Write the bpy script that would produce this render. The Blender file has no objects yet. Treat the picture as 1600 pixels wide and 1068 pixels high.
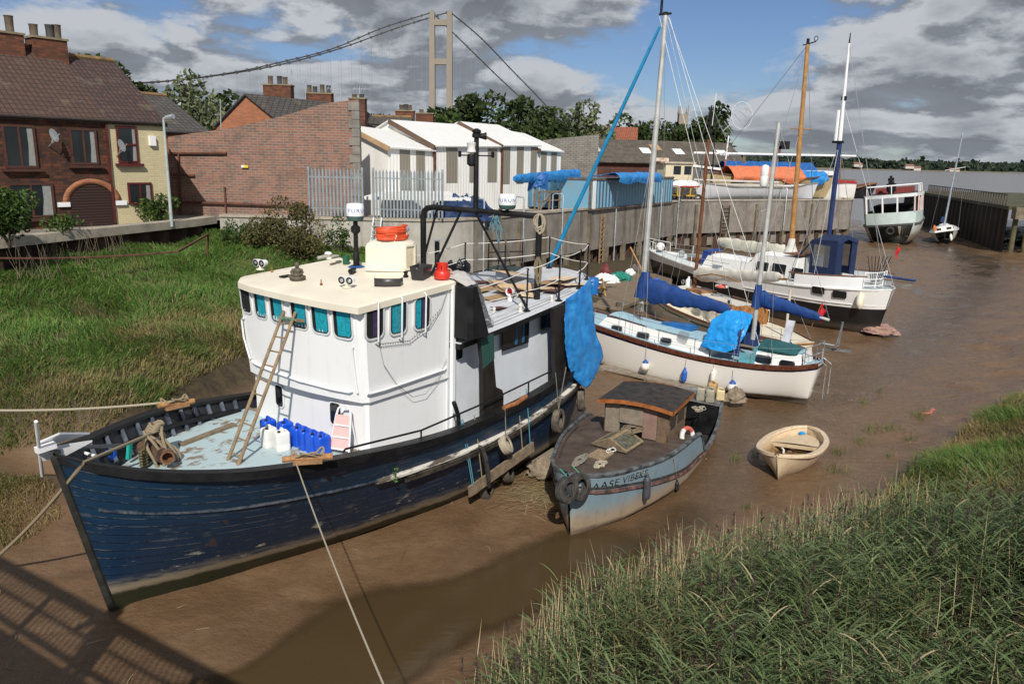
import bpy,bmesh,math,random
import numpy as np
from mathutils import Vector,Matrix,noise as mnoise
random.seed(7);RNG=np.random.default_rng(7)
PI=math.pi;R=math.radians
SC=bpy.context.scene;COL=SC.collection
# ------------------------------------------------------------------ camera
FPX,CX,CY,EYE=1210.0,800.0,534.0,8.0
PITCH,ROLL=R(13.3),R(1.3)
_c,_s=math.cos(ROLL),math.sin(ROLL)
_U=Vector((0,math.sin(PITCH),math.cos(PITCH)));_X=Vector((1,0,0));_Fw=Vector((0,math.cos(PITCH),-math.sin(PITCH)))
cam_right=_X*_c+_U*_s;cam_up=_U*_c-_X*_s
cd=bpy.data.cameras.new('camera');cam=bpy.data.objects.new('camera',cd);COL.objects.link(cam)
cd.sensor_width=36;cd.lens=36*FPX/1600;cd.clip_start=.1;cd.clip_end=12000
m=Matrix((cam_right,cam_up,-_Fw)).transposed().to_4x4();m.translation=(0,0,EYE)
cam.matrix_world=m;SC.camera=cam
def ray(px,py):
 u=(px-CX)/FPX;v=-(py-CY)/FPX
 return cam_right*u+cam_up*v+_Fw
def at_z(px,py,z):
 r=ray(px,py);return Vector((0,0,EYE))+r*((z-EYE)/r.z)
def at_y(px,py,y):
 r=ray(px,py);return Vector((0,0,EYE))+r*(y/r.y)
# ------------------------------------------------------------------ sun, sky, exposure
SUN_EL=R(41);SUN_AZ=R(182)
sd=bpy.data.lights.new('sun','SUN');sun=bpy.data.objects.new('sun',sd);COL.objects.link(sun)
sd.energy=5.0;sd.angle=R(.55);sd.color=(1,.94,.85)
_L=Vector((-.03,math.cos(SUN_EL),-math.sin(SUN_EL))).normalized()
sun.rotation_euler=_L.to_track_quat('-Z','Y').to_euler()
world=bpy.data.worlds.new('World');SC.world=world;world.use_nodes=True
def build_world():
 nt=world.node_tree;N=nt.nodes;Lk=nt.links;N.clear()
 def n(t,**k):
  o=N.new(t)
  for a,b in k.items():setattr(o,a,b)
  return o
 def mth(op,a,b=None,c=None,clamp=False):
  o=n('ShaderNodeMath',operation=op,use_clamp=clamp)
  for i,x in enumerate((a,b,c)):
   if x is None:continue
   if isinstance(x,(int,float)):o.inputs[i].default_value=x
   else:Lk.new(x,o.inputs[i])
  return o.outputs[0]
 out=n('ShaderNodeOutputWorld');bg=n('ShaderNodeBackground');Lk.new(bg.outputs[0],out.inputs[0])
 sky=n('ShaderNodeTexSky',sky_type='NISHITA',sun_disc=False,sun_elevation=SUN_EL,sun_rotation=SUN_AZ)
 sky.air_density=1.0;sky.dust_density=.3;sky.ozone_density=1.0
 tc=n('ShaderNodeTexCoord');sep=n('ShaderNodeSeparateXYZ');Lk.new(tc.outputs['Generated'],sep.inputs[0])
 x,y,z=sep.outputs
 az=mth('ARCTAN2',x,y)
 el=mth('ARCSINE',mth('MAXIMUM',z,-.05))
 def comb(a,b,c=0.0):
  o=n('ShaderNodeCombineXYZ')
  for i,q in enumerate((a,b,c)):
   if isinstance(q,(int,float)):o.inputs[i].default_value=q
   else:Lk.new(q,o.inputs[i])
  return o.outputs[0]
 ev=mth('POWER',mth('MAXIMUM',mth('ADD',el,.03),.001),.62)
 def field(dv,seed,sc=1.0):
  v=mth('ADD',ev,dv)
  p=comb(mth('MULTIPLY',az,6.2*sc),mth('MULTIPLY',v,12.0*sc),seed)
  t=n('ShaderNodeTexNoise',noise_dimensions='3D');t.inputs['Scale'].default_value=1.0
  t.inputs['Detail'].default_value=7;t.inputs['Roughness'].default_value=.56;t.inputs['Distortion'].default_value=.15
  Lk.new(p,t.inputs['Vector']);return t.outputs['Fac']
 def blob(a0,e0,ra,re,amp):
  da=mth('DIVIDE',mth('SUBTRACT',az,a0),ra);de=mth('DIVIDE',mth('SUBTRACT',el,e0),re)
  q=mth('ADD',mth('MULTIPLY',da,da),mth('MULTIPLY',de,de))
  return mth('MULTIPLY',mth('POWER',2.718,mth('MULTIPLY',q,-1.0)),amp)
 steer=None
 for b in CLOUD_BLOBS:
  g=blob(*b);steer=g if steer is None else mth('ADD',steer,g)
 d0=mth('ADD',field(0,CLOUD_SEED),steer);d1=mth('ADD',field(.030,CLOUD_SEED),steer)
 ms=n('ShaderNodeMapRange',interpolation_type='SMOOTHSTEP');ms.inputs[1].default_value=.385;ms.inputs[2].default_value=.525
 Lk.new(d0,ms.inputs[0]);mask=ms.outputs[0]
 top=n('ShaderNodeMapRange');top.inputs[1].default_value=-.045;top.inputs[2].default_value=.055
 Lk.new(mth('SUBTRACT',d0,d1),top.inputs[0])
 thick=n('ShaderNodeMapRange');thick.inputs[1].default_value=.52;thick.inputs[2].default_value=.80
 thick.inputs[3].default_value=1.0;thick.inputs[4].default_value=.30
 Lk.new(d0,thick.inputs[0])
 br=mth('MULTIPLY',mth('ADD',mth('MULTIPLY',top.outputs[0],.75),.25),thick.outputs[0])
 cr=n('ShaderNodeValToRGB');e=cr.color_ramp.elements
 e[0].position=0.02;e[0].color=(.20,.22,.255,1);e[1].position=.80;e[1].color=(.76,.80,.86,1)
 q=e.new(.36);q.color=(.40,.435,.49,1)
 Lk.new(br,cr.inputs[0])
 cs=n('ShaderNodeVectorMath',operation='SCALE');Lk.new(cr.outputs[0],cs.inputs[0]);cs.inputs[3].default_value=1/.085*CLOUD_GAIN
 st=n('ShaderNodeVectorMath',operation='MULTIPLY');Lk.new(sky.outputs[0],st.inputs[0]);st.inputs[1].default_value=SKY_TINT
 mx=n('ShaderNodeMix',data_type='RGBA');Lk.new(mask,mx.inputs[0]);Lk.new(st.outputs[0],mx.inputs[6]);Lk.new(cs.outputs[0],mx.inputs[7])
 Lk.new(mx.outputs[2],bg.inputs[0]);bg.inputs[1].default_value=.085
CLOUD_SEED=3.7;CLOUD_GAIN=.76;SKY_TINT=(.62,.74,1.0)
CLOUD_BLOBS=[(-.40,.235,.40,.05,.32),(-.05,.215,.20,.06,.20),(.22,.17,.10,.12,-.30),(-.50,.165,.10,.010,-.14),(-.20,.115,.07,.010,-.10),(.50,.19,.18,.08,.18),(.10,.12,.12,.012,-.06),(.2,.05,.8,.05,.10),(-.35,.10,.25,.03,.10)]
build_world()
SC.view_settings.view_transform='Standard';SC.view_settings.look='None';SC.view_settings.exposure=-.16;SC.view_settings.gamma=1
SC.cycles.max_bounces=6;SC.cycles.diffuse_bounces=3;SC.cycles.glossy_bounces=3;SC.cycles.transparent_max_bounces=12
# ------------------------------------------------------------------ mesh builder
class MB:
 def __init__(s):s.v=[];s.f=[];s.m=[];s.uv=[];s.mi=0
 def add(s,vs,fs,uvs=None):
  o=len(s.v);s.v+=[tuple(p)for p in vs]
  for i,f in enumerate(fs):
   s.f.append(tuple(o+k for k in f));s.m.append(s.mi);s.uv.append(uvs[i]if uvs else None)
  return s
 def box(s,c,d,rz=0,rx=0,ry=0):
  M_=Matrix.Translation(c)@Matrix.Rotation(rz,4,'Z')@Matrix.Rotation(ry,4,'Y')@Matrix.Rotation(rx,4,'X')
  vs=[M_@Vector((a*d[0]/2,b*d[1]/2,e*d[2]/2))for a in(-1,1)for b in(-1,1)for e in(-1,1)]
  return s.add(vs,[(0,1,3,2),(4,6,7,5),(0,4,5,1),(2,3,7,6),(0,2,6,4),(1,5,7,3)])
 def slab(s,lo,hi):return s.box([(a+b)/2 for a,b in zip(lo,hi)],[abs(b-a)for a,b in zip(lo,hi)])
 def bar(s,a,b,w,h=None,up=(0,0,1)):
  a,b=Vector(a),Vector(b);h=h or w;d=(b-a).normalized();upv=Vector(up)
  if abs(d.dot(upv))>.98:upv=Vector((1,0,0))
  sd_=d.cross(upv).normalized();u2=sd_.cross(d)
  vs=[p+sd_*(i*w/2)+u2*(j*h/2)for p in(a,b)for i,j in((-1,-1),(1,-1),(1,1),(-1,1))]
  return s.add(vs,[(0,1,2,3),(7,6,5,4),(0,4,5,1),(1,5,6,2),(2,6,7,3),(3,7,4,0)])
 def cyl(s,a,b,r,r2=None,n=12,cap=True):
  a,b=Vector(a),Vector(b);r2=r if r2 is None else r2
  d=(b-a).normalized();t=Vector((0,0,1))if abs(d.z)<.95 else Vector((1,0,0))
  p=d.cross(t).normalized();q=d.cross(p)
  vs=[c+(p*math.cos(2*PI*i/n)+q*math.sin(2*PI*i/n))*rr for c,rr in((a,r),(b,r2))for i in range(n)]
  fs=[(i,i+n,(i+1)%n+n,(i+1)%n)for i in range(n)]
  if cap:fs+=[tuple(range(n)),tuple(range(2*n-1,n-1,-1))]
  return s.add(vs,fs)
 def tube(s,pts,r,n=6,closed=False,r2=None):
  pts=[Vector(p)for p in pts];k=len(pts);vs=[];prev=None
  for i,p in enumerate(pts):
   d=(pts[(i+1)%k]-pts[i-1])if closed or 0<i<k-1 else(pts[1]-pts[0]if i==0 else pts[-1]-pts[-2])
   d=d.normalized()if d.length>1e-9 else Vector((0,0,1))
   if prev is None:
    t=Vector((0,0,1))if abs(d.z)<.9 else Vector((1,0,0));a=d.cross(t).normalized()
   else:
    a=prev-d*prev.dot(d);a=a.normalized()if a.length>1e-6 else d.orthogonal().normalized()
   prev=a;b=d.cross(a)
   rr=r if r2 is None else r+(r2-r)*i/(k-1)
   vs+=[p+(a*math.cos(2*PI*j/n)+b*math.sin(2*PI*j/n))*rr for j in range(n)]
  fs=[]
  for i in range(k if closed else k-1):
   A,B=i*n,((i+1)%k)*n
   fs+=[(A+j,A+(j+1)%n,B+(j+1)%n,B+j)for j in range(n)]
  if not closed:fs+=[tuple(range(n-1,-1,-1)),tuple((k-1)*n+j for j in range(n))]
  return s.add(vs,fs)
 def lathe(s,prof,c=(0,0,0),n=16,mat=None):
  M_=Matrix.Translation(c)@(mat.to_4x4()if mat else Matrix());vs=[]
  for r,z in prof:vs+=[M_@Vector((r*math.cos(2*PI*j/n),r*math.sin(2*PI*j/n),z))for j in range(n)]
  fs=[(i*n+j,i*n+(j+1)%n,(i+1)*n+(j+1)%n,(i+1)*n+j)for i in range(len(prof)-1)for j in range(n)]
  if prof[0][0]>1e-4:fs.append(tuple(range(n-1,-1,-1)))
  if prof[-1][0]>1e-4:fs.append(tuple((len(prof)-1)*n+j for j in range(n)))
  return s.add(vs,fs)
 def prism(s,poly,vec):
  poly=[Vector(p)for p in poly];vec=Vector(vec);n=len(poly)
  return s.add(poly+[p+vec for p in poly],[tuple(range(n-1,-1,-1)),tuple(range(n,2*n))]+[(i,(i+1)%n,(i+1)%n+n,i+n)for i in range(n)])
 def grid(s,rows,closed=False,uv=None):
  n=len(rows[0]);vs=[p for r in rows for p in r];fs=[];us=[]
  for i in range(len(rows)-1):
   for j in range(n if closed else n-1):
    k=(j+1)%n;fs.append((i*n+j,i*n+k,(i+1)*n+k,(i+1)*n+j))
    if uv:us.append((uv[i][j],uv[i][k],uv[i+1][k],uv[i+1][j]))
  return s.add(vs,fs,us if uv else None)
 def torus(s,c,axis,R0,r,n=20,k=8,squash=1.0):
  ax=Vector(axis).normalized();p=ax.orthogonal().normalized();q=ax.cross(p);c=Vector(c)
  rows=[]
  for i in range(n):
   d=p*math.cos(2*PI*i/n)+q*math.sin(2*PI*i/n)
   rows.append([c+d*(R0+r*math.cos(2*PI*j/k))+ax*(r*squash*math.sin(2*PI*j/k))for j in range(k)])
  rows.append(rows[0]);return s.grid(rows,closed=True)
 def xf(s,M_,start=0):
  for i in range(start,len(s.v)):s.v[i]=tuple(M_@Vector(s.v[i]))
  return s
 def build(s,name,mats,parent=None,smooth=True,bevel=0,ang=32):
  me=bpy.data.meshes.new(name);me.from_pydata(s.v,[],s.f)
  mats=mats if isinstance(mats,(list,tuple))else[mats]
  for q in mats:me.materials.append(q)
  if len(mats)>1:me.polygons.foreach_set('material_index',s.m)
  if any(u is not None for u in s.uv):
   l=me.uv_layers.new(name='UVMap');k=0;arr=np.zeros(len(me.loops)*2)
   for f,u in zip(s.f,s.uv):
    for j in range(len(f)):
     if u:arr[2*k],arr[2*k+1]=u[j]
     k+=1
   l.data.foreach_set('uv',arr)
  b=bmesh.new();b.from_mesh(me);bmesh.ops.remove_doubles(b,verts=b.verts,dist=1e-5)
  bmesh.ops.recalc_face_normals(b,faces=b.faces)
  if bevel:
   bmesh.ops.bevel(b,geom=[e for e in b.edges if len(e.link_faces)==2 and e.calc_face_angle(0)>.6],offset=bevel,segments=2,affect='EDGES',clamp_overlap=True)
  b.to_mesh(me);b.free()
  if smooth:
   me.polygons.foreach_set('use_smooth',[True]*len(me.polygons));me.set_sharp_from_angle(angle=R(ang))
  o=bpy.data.objects.new(name,me);COL.objects.link(o)
  if parent:o.parent=parent
  return o
def tag(o,label,cat,group=None):
 o['label']=label;o['category']=cat
 if group:o['group']=group
 return o
def thing(name,label,cat,loc=(0,0,0),rz=0,group=None,rx=0,ry=0):
 o=bpy.data.objects.new(name,None);COL.objects.link(o);o.empty_display_size=.2
 o.matrix_world=Matrix.Translation(loc)@Matrix.Rotation(rz,4,'Z')@Matrix.Rotation(ry,4,'Y')@Matrix.Rotation(rx,4,'X')
 return tag(o,label,cat,group)
def one(name,mb,mat,label,cat,group=None,**k):return tag(mb.build(name,mat,None,**k),label,cat,group)
def setting(o,kind='structure'):o['kind']=kind;return o
def copy_tree(root,M_=None,label=None):
 c=root.copy();COL.objects.link(c)
 if M_ is not None:c.matrix_world=M_
 if label:c['label']=label
 def rec(a,b):
  for ch in list(a.children):
   d=ch.copy();COL.objects.link(d);d.parent=b;rec(ch,d)
 rec(root,c);return c
class Frame:
 def __init__(s,loc,rz,rx=0,ry=0):
  s.M=Matrix.Translation(loc)@Matrix.Rotation(rz,4,'Z')@Matrix.Rotation(ry,4,'Y')@Matrix.Rotation(rx,4,'X');s.I=s.M.inverted()
 def px(s,a,b,x=None,y=None,z=None):
  d=s.I.to_3x3()@ray(a,b);c=s.I@Vector((0,0,EYE))
  i,v=[(i,v)for i,v in enumerate((x,y,z))if v is not None][0]
  return c+d*((v-c[i])/d[i])
 def w(s,*p):return s.M@Vector(p)
 def loc(s,p):return s.I@Vector(p)
 def thing(s,name,label,cat,at=(0,0,0),rz=0,group=None,rx=0,ry=0):
  o=bpy.data.objects.new(name,None);COL.objects.link(o);o.empty_display_size=.2
  o.matrix_world=s.M@Matrix.Translation(at)@Matrix.Rotation(rz,4,'Z')@Matrix.Rotation(ry,4,'Y')@Matrix.Rotation(rx,4,'X')
  return tag(o,label,cat,group)
def spline(xs,ys):
 xs=np.array(xs,float);ys=np.array(ys,float);d=np.gradient(ys,xs)
 s_=np.diff(ys)/np.diff(xs)
 for i in range(len(s_)):
  if abs(s_[i])<1e-9:d[i]=d[i+1]=0
  else:
   a,b=d[i]/s_[i],d[i+1]/s_[i]
   if a<0:d[i]=0
   if b<0:d[i+1]=0
   q=a*a+b*b
   if q>9:t=3/math.sqrt(q);d[i]=t*a*s_[i];d[i+1]=t*b*s_[i]
 def f(x):
  i=int(np.clip(np.searchsorted(xs,x)-1,0,len(xs)-2));h=xs[i+1]-xs[i];t=min(max((x-xs[i])/h,0),1)
  return float((2*t**3-3*t**2+1)*ys[i]+(t**3-2*t*t+t)*h*d[i]+(-2*t**3+3*t*t)*ys[i+1]+(t**3-t*t)*h*d[i+1])
 return f
def sag(a,b,drop,n=14):
 a,b=Vector(a),Vector(b)
 return[a.lerp(b,i/n)-Vector((0,0,drop*4*(i/n)*(1-i/n)))for i in range(n+1)]
# ------------------------------------------------------------------ materials
_mats={}
class NT:
 def __init__(s,name):
  s.mat=bpy.data.materials.new(name);s.mat.use_nodes=True;s.t=s.mat.node_tree;s.p=s.t.nodes['Principled BSDF'];s.tc=None
 def n(s,t,**k):
  o=s.t.nodes.new(t)
  for a,b in k.items():setattr(o,a,b)
  return o
 def l(s,a,b):s.t.links.new(a,b)
 def co(s,kind='Object'):
  if s.tc is None:s.tc=s.n('ShaderNodeTexCoord')
  return s.tc.outputs[kind]
 def mapped(s,scale,kind='Object'):
  mp=s.n('ShaderNodeMapping');mp.inputs['Scale'].default_value=scale if hasattr(scale,'__len__')else(scale,)*3
  s.l(s.co(kind),mp.inputs['Vector']);return mp.outputs[0]
 def noise(s,scale,detail=4,rough=.55,vec=None,dist=0):
  t=s.n('ShaderNodeTexNoise');t.inputs['Scale'].default_value=scale;t.inputs['Detail'].default_value=detail
  t.inputs['Roughness'].default_value=rough;t.inputs['Distortion'].default_value=dist
  s.l(vec if vec else s.co(),t.inputs['Vector']);return t.outputs['Fac']
 def ramp(s,fac,stops,interp='LINEAR'):
  r=s.n('ShaderNodeValToRGB');e=r.color_ramp.elements;r.color_ramp.interpolation=interp
  while len(e)<len(stops):e.new(.5)
  for q,(p,c)in zip(e,stops):q.position=p;q.color=(*(c if hasattr(c,'__len__')else(c,)*3),1)
  s.l(fac,r.inputs[0]);return r.outputs[0]
 def mix(s,fac,a,b,mode='MIX'):
  x=s.n('ShaderNodeMix',data_type='RGBA',blend_type=mode)
  for i,q in((0,fac),(6,a),(7,b)):
   if isinstance(q,(int,float)):x.inputs[i].default_value=q
   elif isinstance(q,(tuple,list)):x.inputs[i].default_value=(*q,1)
   else:s.l(q,x.inputs[i])
  return x.outputs[2]
 def math(s,op,a,b=None,clamp=False):
  o=s.n('ShaderNodeMath',operation=op,use_clamp=clamp)
  for i,x in enumerate((a,b)):
   if x is None:continue
   if isinstance(x,(int,float)):o.inputs[i].default_value=x
   else:s.l(x,o.inputs[i])
  return o.outputs[0]
 def rng(s,v,a,b,c=0,d=1,smooth=True):
  o=s.n('ShaderNodeMapRange',interpolation_type='SMOOTHSTEP' if smooth else 'LINEAR')
  for i,q in enumerate((a,b,c,d)):o.inputs[i+1].default_value=q
  s.l(v,o.inputs[0]);return o.outputs[0]
 def xyz(s,kind='Object'):
  q=s.n('ShaderNodeSeparateXYZ');s.l(s.co(kind),q.inputs[0]);return q.outputs
 def attr(s,name):o=s.n('ShaderNodeAttribute',attribute_name=name);return o
 def bump(s,h,strength=.3,dist=.02,prev=None):
  b=s.n('ShaderNodeBump');b.inputs['Strength'].default_value=strength;b.inputs['Distance'].default_value=dist
  s.l(h,b.inputs['Height'])
  if prev:s.l(prev,b.inputs['Normal'])
  s.l(b.outputs[0],s.p.inputs['Normal']);return b.outputs[0]
 def base(s,c):
  if isinstance(c,(tuple,list)):s.p.inputs['Base Color'].default_value=(*c,1)
  else:s.l(c,s.p.inputs['Base Color'])
 def rough(s,r):
  if isinstance(r,(int,float)):s.p.inputs['Roughness'].default_value=r
  else:s.l(r,s.p.inputs['Roughness'])
def M(name,c,rough=.6,metal=0,var=.18,vs=2.5,c2=None,dirt=0,dirtc=(.10,.075,.05),bump=.15,bs=40,spec=.5):
 """painted or plain surface with mottling, optional grime and a fine bump"""
 if name in _mats:return _mats[name]
 k=NT(name);nz=k.noise(vs,5)
 a=tuple(min(q*(1-var),1)for q in c);b=c2 or tuple(min(q*(1+var),.9)for q in c)
 col=k.ramp(nz,[(.32,a),(.68,b)])
 if dirt:
  d=k.rng(k.noise(vs*2.3,6,.65),.62-dirt*.25,.74,0,min(1,dirt*1.6));col=k.mix(d,col,dirtc)
 k.base(col);k.p.inputs['Metallic'].default_value=metal;k.p.inputs['Specular IOR Level'].default_value=spec
 k.rough(k.rng(nz,.3,.7,max(rough-.08,.05),min(rough+.1,1)))
 if bump:k.bump(k.noise(bs,3),bump,.01)
 _mats[name]=k.mat;return k.mat
# ------------------------------------------------------------------ the creek bed and its banks: one sheet
def poly_dense(pts,step=1.0):
 out=[]
 for a,b in zip(pts[:-1],pts[1:]):
  k=max(1,int(math.dist(a,b)/step));out+=[tuple(a[j]+(b[j]-a[j])*i/k for j in range(len(a)))for i in range(k)]
 return out+[pts[-1]]
STREAM=[(-9,7),(-4.6,10.2),(-2.5,12.1),(-.3,13.6),(1.6,14.8),(3.4,15.9),(5.2,18.6),(7.0,22.6),(10.2,26.0),(14.0,29.8),(20.0,37.0),(27,46),(34,56),(41,67),(46,85),(50,105),(54,125)]
CTRL=[]
def cp(*p):CTRL.extend(p)
cp(*[(x,y,-.25 if y<15.6 else-.12 if y<18 else-.035 if y<60 else-.08)for x,y in poly_dense(STREAM,1.1)])
cp((-7.6,12.0,.02),(-6,12.6,0),(-4,14.5,0),(-2,17,.05),(1,21,.05),(3,24,.1),(-1.2,14.6,.06),(.6,17,.1),(2,18.5,.1),(2.4,21.5,.1),(5,24,.05),(-4.6,11.4,.05),(-6.4,10.6,.03),(-8.2,9.2,.05))
cp((5,27,.1),(8,25.6,.0),(11,28,.05),(3.5,33,.25),(8,32,.1),(12,38,.05),(16,35,.02),(20,45,.05),(14,52,.25),(22,58,.2),(30,66,.2),(36,80,.05),(42,88,0))
cp((6.5,20.5,.02),(8,20,.02),(9.5,22,.04),(10,19.6,.1),(8,17.3,.1),(13,24,.08),(16,27.5,.08),(20,33,.06),(26,40,.05),(32,48,.08),(40,58,.1),(48,70,.1),(54,84,.1),(57,100,0))
cp((-12,11.5,.1),(-10,13.2,.15),(-9.7,14.6,.25),(-11.5,14.2,.55),(-14,14,.9),(-9.6,15.6,.35),(-11,16.6,.75),(-12.4,15.8,.95))
cp((-12.6,17.3,.75),(-10.9,17.2,.6),(-9.4,17.8,.55),(-8.7,20,.55),(-7.8,23,.6),(-6.4,25.4,.5))
cp((-14.5,17.6,1.7),(-12.2,18.4,1.75),(-10.4,18.6,1.75),(-9.9,20.2,1.8),(-9.7,22.9,1.85),(-9.0,24.8,1.85),(-7.2,27.2,1.6))
cp((-15,21,2.3),(-12.5,22,2.2),(-17,24,3.0),(-13,26,2.75),(-11,27,2.6),(-9,29,2.4),(-17.2,28,3.7),(-15.8,33,3.8),(-12,31,3.2),(-15.0,37,3.85),(-12,36,3.5),(-8,34,2.6),(-10,39.2,3.5),(-6,39,3.0),(-4,36,1.9),(-2,39,1.7))
cp((-22,20,3.0),(-26,24,3.6),(-22,14,1.8),(-20,28,3.8),(0,33,1.0),(1,42,1.3),(3,38,1.0),(4.4,46.5,1.1),(6.8,50,.9),(10,55,.8),(14,64,.7),(22,67.5,.6),(32,73,.5),(36,90,.2))
cp((-1.6,7.4,.1),(-.3,9.4,.16),(.8,11.2,.2),(3.2,12.6,.25),(5.6,13.6,.25),(7.2,15.2,.25),(8.0,16.6,.25),(9.6,18.2,.25),(11.8,20.4,.25),(14.4,23.2,.28),(17.6,26,.3),(21,29.3,.3),(30,40,.3),(42,55,.3),(50,66,.3))
cp((1.6,8.2,.6),(3.6,10,.8),(6.5,12,.9),(9.2,15.2,.95),(11.4,17.6,1.05),(14.2,20.2,1.1),(17.4,23,1.2),(21,26.2,1.2),(4,6,1.2),(7,9,1.5),(10.5,12.5,1.7),(14,16,2.0),(19,20,2.3),(26,25,2.6),(34,36,2.4),(48,52,2.4))
cp((-4,5,.1),(-14,8,.3),(55,128,-.7),(40,125,-.3),(62,120,-.5),(50,140,-1.6),(80,140,-1.6),(20,140,-1),(0,140,1),(-30,140,2),(-30,60,3),(-30,8,1),(85,60,3),(85,100,1.5),(30,5,3),(70,70,2.4))
_C=np.array(CTRL)
def _phi(a,b):
 d=np.sqrt(((a[:,None,:]-b[None,:,:])**2).sum(-1)+.09);return d
_K=_phi(_C[:,:2],_C[:,:2]);_A=np.block([[_K-np.eye(len(_C))*.02,np.ones((len(_C),1))],[np.ones((1,len(_C))),np.zeros((1,1))]])
_Wt=np.linalg.solve(_A,np.append(_C[:,2],0))
def smooth_noise(x,y,seed,f):
 x=x*f;y=y*f;xi=np.floor(x).astype(int);yi=np.floor(y).astype(int);fx=x-xi;fy=y-yi
 fx=fx*fx*(3-2*fx);fy=fy*fy*(3-2*fy)
 def h(a,b):
  v=np.sin(a*127.1+b*311.7+seed*74.7)*43758.5453;return v-np.floor(v)
 return(h(xi,yi)*(1-fx)+h(xi+1,yi)*fx)*(1-fy)+(h(xi,yi+1)*(1-fx)+h(xi+1,yi+1)*fx)*fy
def ground_z(x,y,rough=True):
 P=np.stack([np.atleast_1d(x).astype(float),np.atleast_1d(y).astype(float)],1);out=np.empty(len(P))
 for i in range(0,len(P),20000):out[i:i+20000]=_phi(P[i:i+20000],_C[:,:2])@_Wt[:-1]+_Wt[-1]
 if rough:
  X,Y=P[:,0],P[:,1]
  r=np.clip((out-.2)/.5,.0,1)
  sm=np.clip((seg_dist(X,Y,STREAM[:7])-.4)/1.6,.12,1)
  out+=sm*(smooth_noise(X,Y,1,.7)-.5)*(.05+.34*r)+sm*(smooth_noise(X,Y,2,2.1)-.5)*(.035+.16*r)+(smooth_noise(X,Y,5,5.3)-.5)*(.02+.06*r)
  lm=np.clip((X-10)/8,0,1)*np.clip((out-.02)/.12,0,1)*np.clip((.5-out)/.2,0,1);out+=lm*(np.maximum(smooth_noise(X,Y,21,1.3)-.55,0)*.5+(smooth_noise(X,Y,22,3.7)-.5)*.10)
  ru=np.exp(-((smooth_noise(X+Y*.35,Y-X*.25,9,.55)-.5)/.05)**2);out-=sm*ru*.055*(1-r)
 return out
def gz(x,y,rough=True):return float(ground_z([x],[y],rough)[0])
def seg_dist(X,Y,pts):
 d=np.full(X.shape,1e9)
 for a,b in zip(pts[:-1],pts[1:]):
  ax,ay=a[:2];bx,by=b[:2];t=np.clip(((X-ax)*(bx-ax)+(Y-ay)*(by-ay))/((bx-ax)**2+(by-ay)**2+1e-9),0,1)
  d=np.minimum(d,np.hypot(X-ax-t*(bx-ax),Y-ay-t*(by-ay)))
 return d
def inside(X,Y,poly):
 c=np.zeros(X.shape,bool);n=len(poly);j=n-1
 for i in range(n):
  xi,yi=poly[i];xj,yj=poly[j]
  with np.errstate(divide='ignore',invalid='ignore'):
   c^=((yi>Y)!=(yj>Y))&(X<(xj-xi)*(Y-yi)/(yj-yi+1e-12)+xi)
  j=i
 return c
def fast_mesh(name,verts,faces_n,idx,mat,attrs=None,smooth=True):
 """verts (n,3), faces_n: verts per face array, idx flat loop indices"""
 me=bpy.data.meshes.new(name);me.vertices.add(len(verts));me.vertices.foreach_set('co',np.asarray(verts,np.float32).ravel())
 me.loops.add(len(idx));me.loops.foreach_set('vertex_index',np.asarray(idx,np.int32))
 st=np.concatenate([[0],np.cumsum(faces_n)[:-1]]).astype(np.int32)
 me.polygons.add(len(faces_n));me.polygons.foreach_set('loop_start',st)
 me.update(calc_edges=True)
 if smooth:me.polygons.foreach_set('use_smooth',np.ones(len(faces_n),bool))
 for an,(kind,arr)in(attrs or{}).items():
  a=me.attributes.new(an,kind,'POINT');a.data.foreach_set('color' if kind=='FLOAT_COLOR' else 'value',np.asarray(arr,np.float32).ravel())
 for q in(mat if isinstance(mat,list)else[mat]):me.materials.append(q)
 o=bpy.data.objects.new(name,me);COL.objects.link(o);return o
def mud_material():
 k=NT('creek_mud');g=k.attr('grassy').outputs['Fac'];w=k.attr('wet').outputs['Fac']
 n1=k.noise(.55,6,.6,dist=.6);n2=k.noise(5,6,.65);n3=k.noise(28,4,.6)
 mud=k.ramp(n1,[(.28,(.122,.073,.039)),(.5,(.162,.099,.055)),(.75,(.205,.132,.078))])
 mud=k.mix(k.rng(n2,.35,.7,0,.45),mud,(.105,.063,.035))
 mud=k.mix(k.math('MULTIPLY',w,.55),mud,(.070,.044,.022))
 soil=k.ramp(n2,[(.3,(.035,.026,.014)),(.6,(.075,.058,.032)),(.8,(.05,.06,.02))])
 k.base(k.mix(g,mud,soil))
 r=k.rng(k.math('ADD',k.math('MULTIPLY',n1,.5),k.math('MULTIPLY',n2,.5)),.38,.62,.17,.52);r=k.math('SUBTRACT',r,k.math('MULTIPLY',w,.22));r=k.math('ADD',r,k.math('MULTIPLY',g,.5),True);k.rough(r)
 k.p.inputs['Specular IOR Level'].default_value=.34
 rip=k.noise(1.0,5,.6,k.mapped((2.6,9.0,4)),1.2)
 h=k.math('ADD',k.math('MULTIPLY',n2,.8),k.math('ADD',k.math('MULTIPLY',n3,.28),k.math('MULTIPLY',rip,.22)))
 k.bump(h,.55,.08);return k.mat
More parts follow.
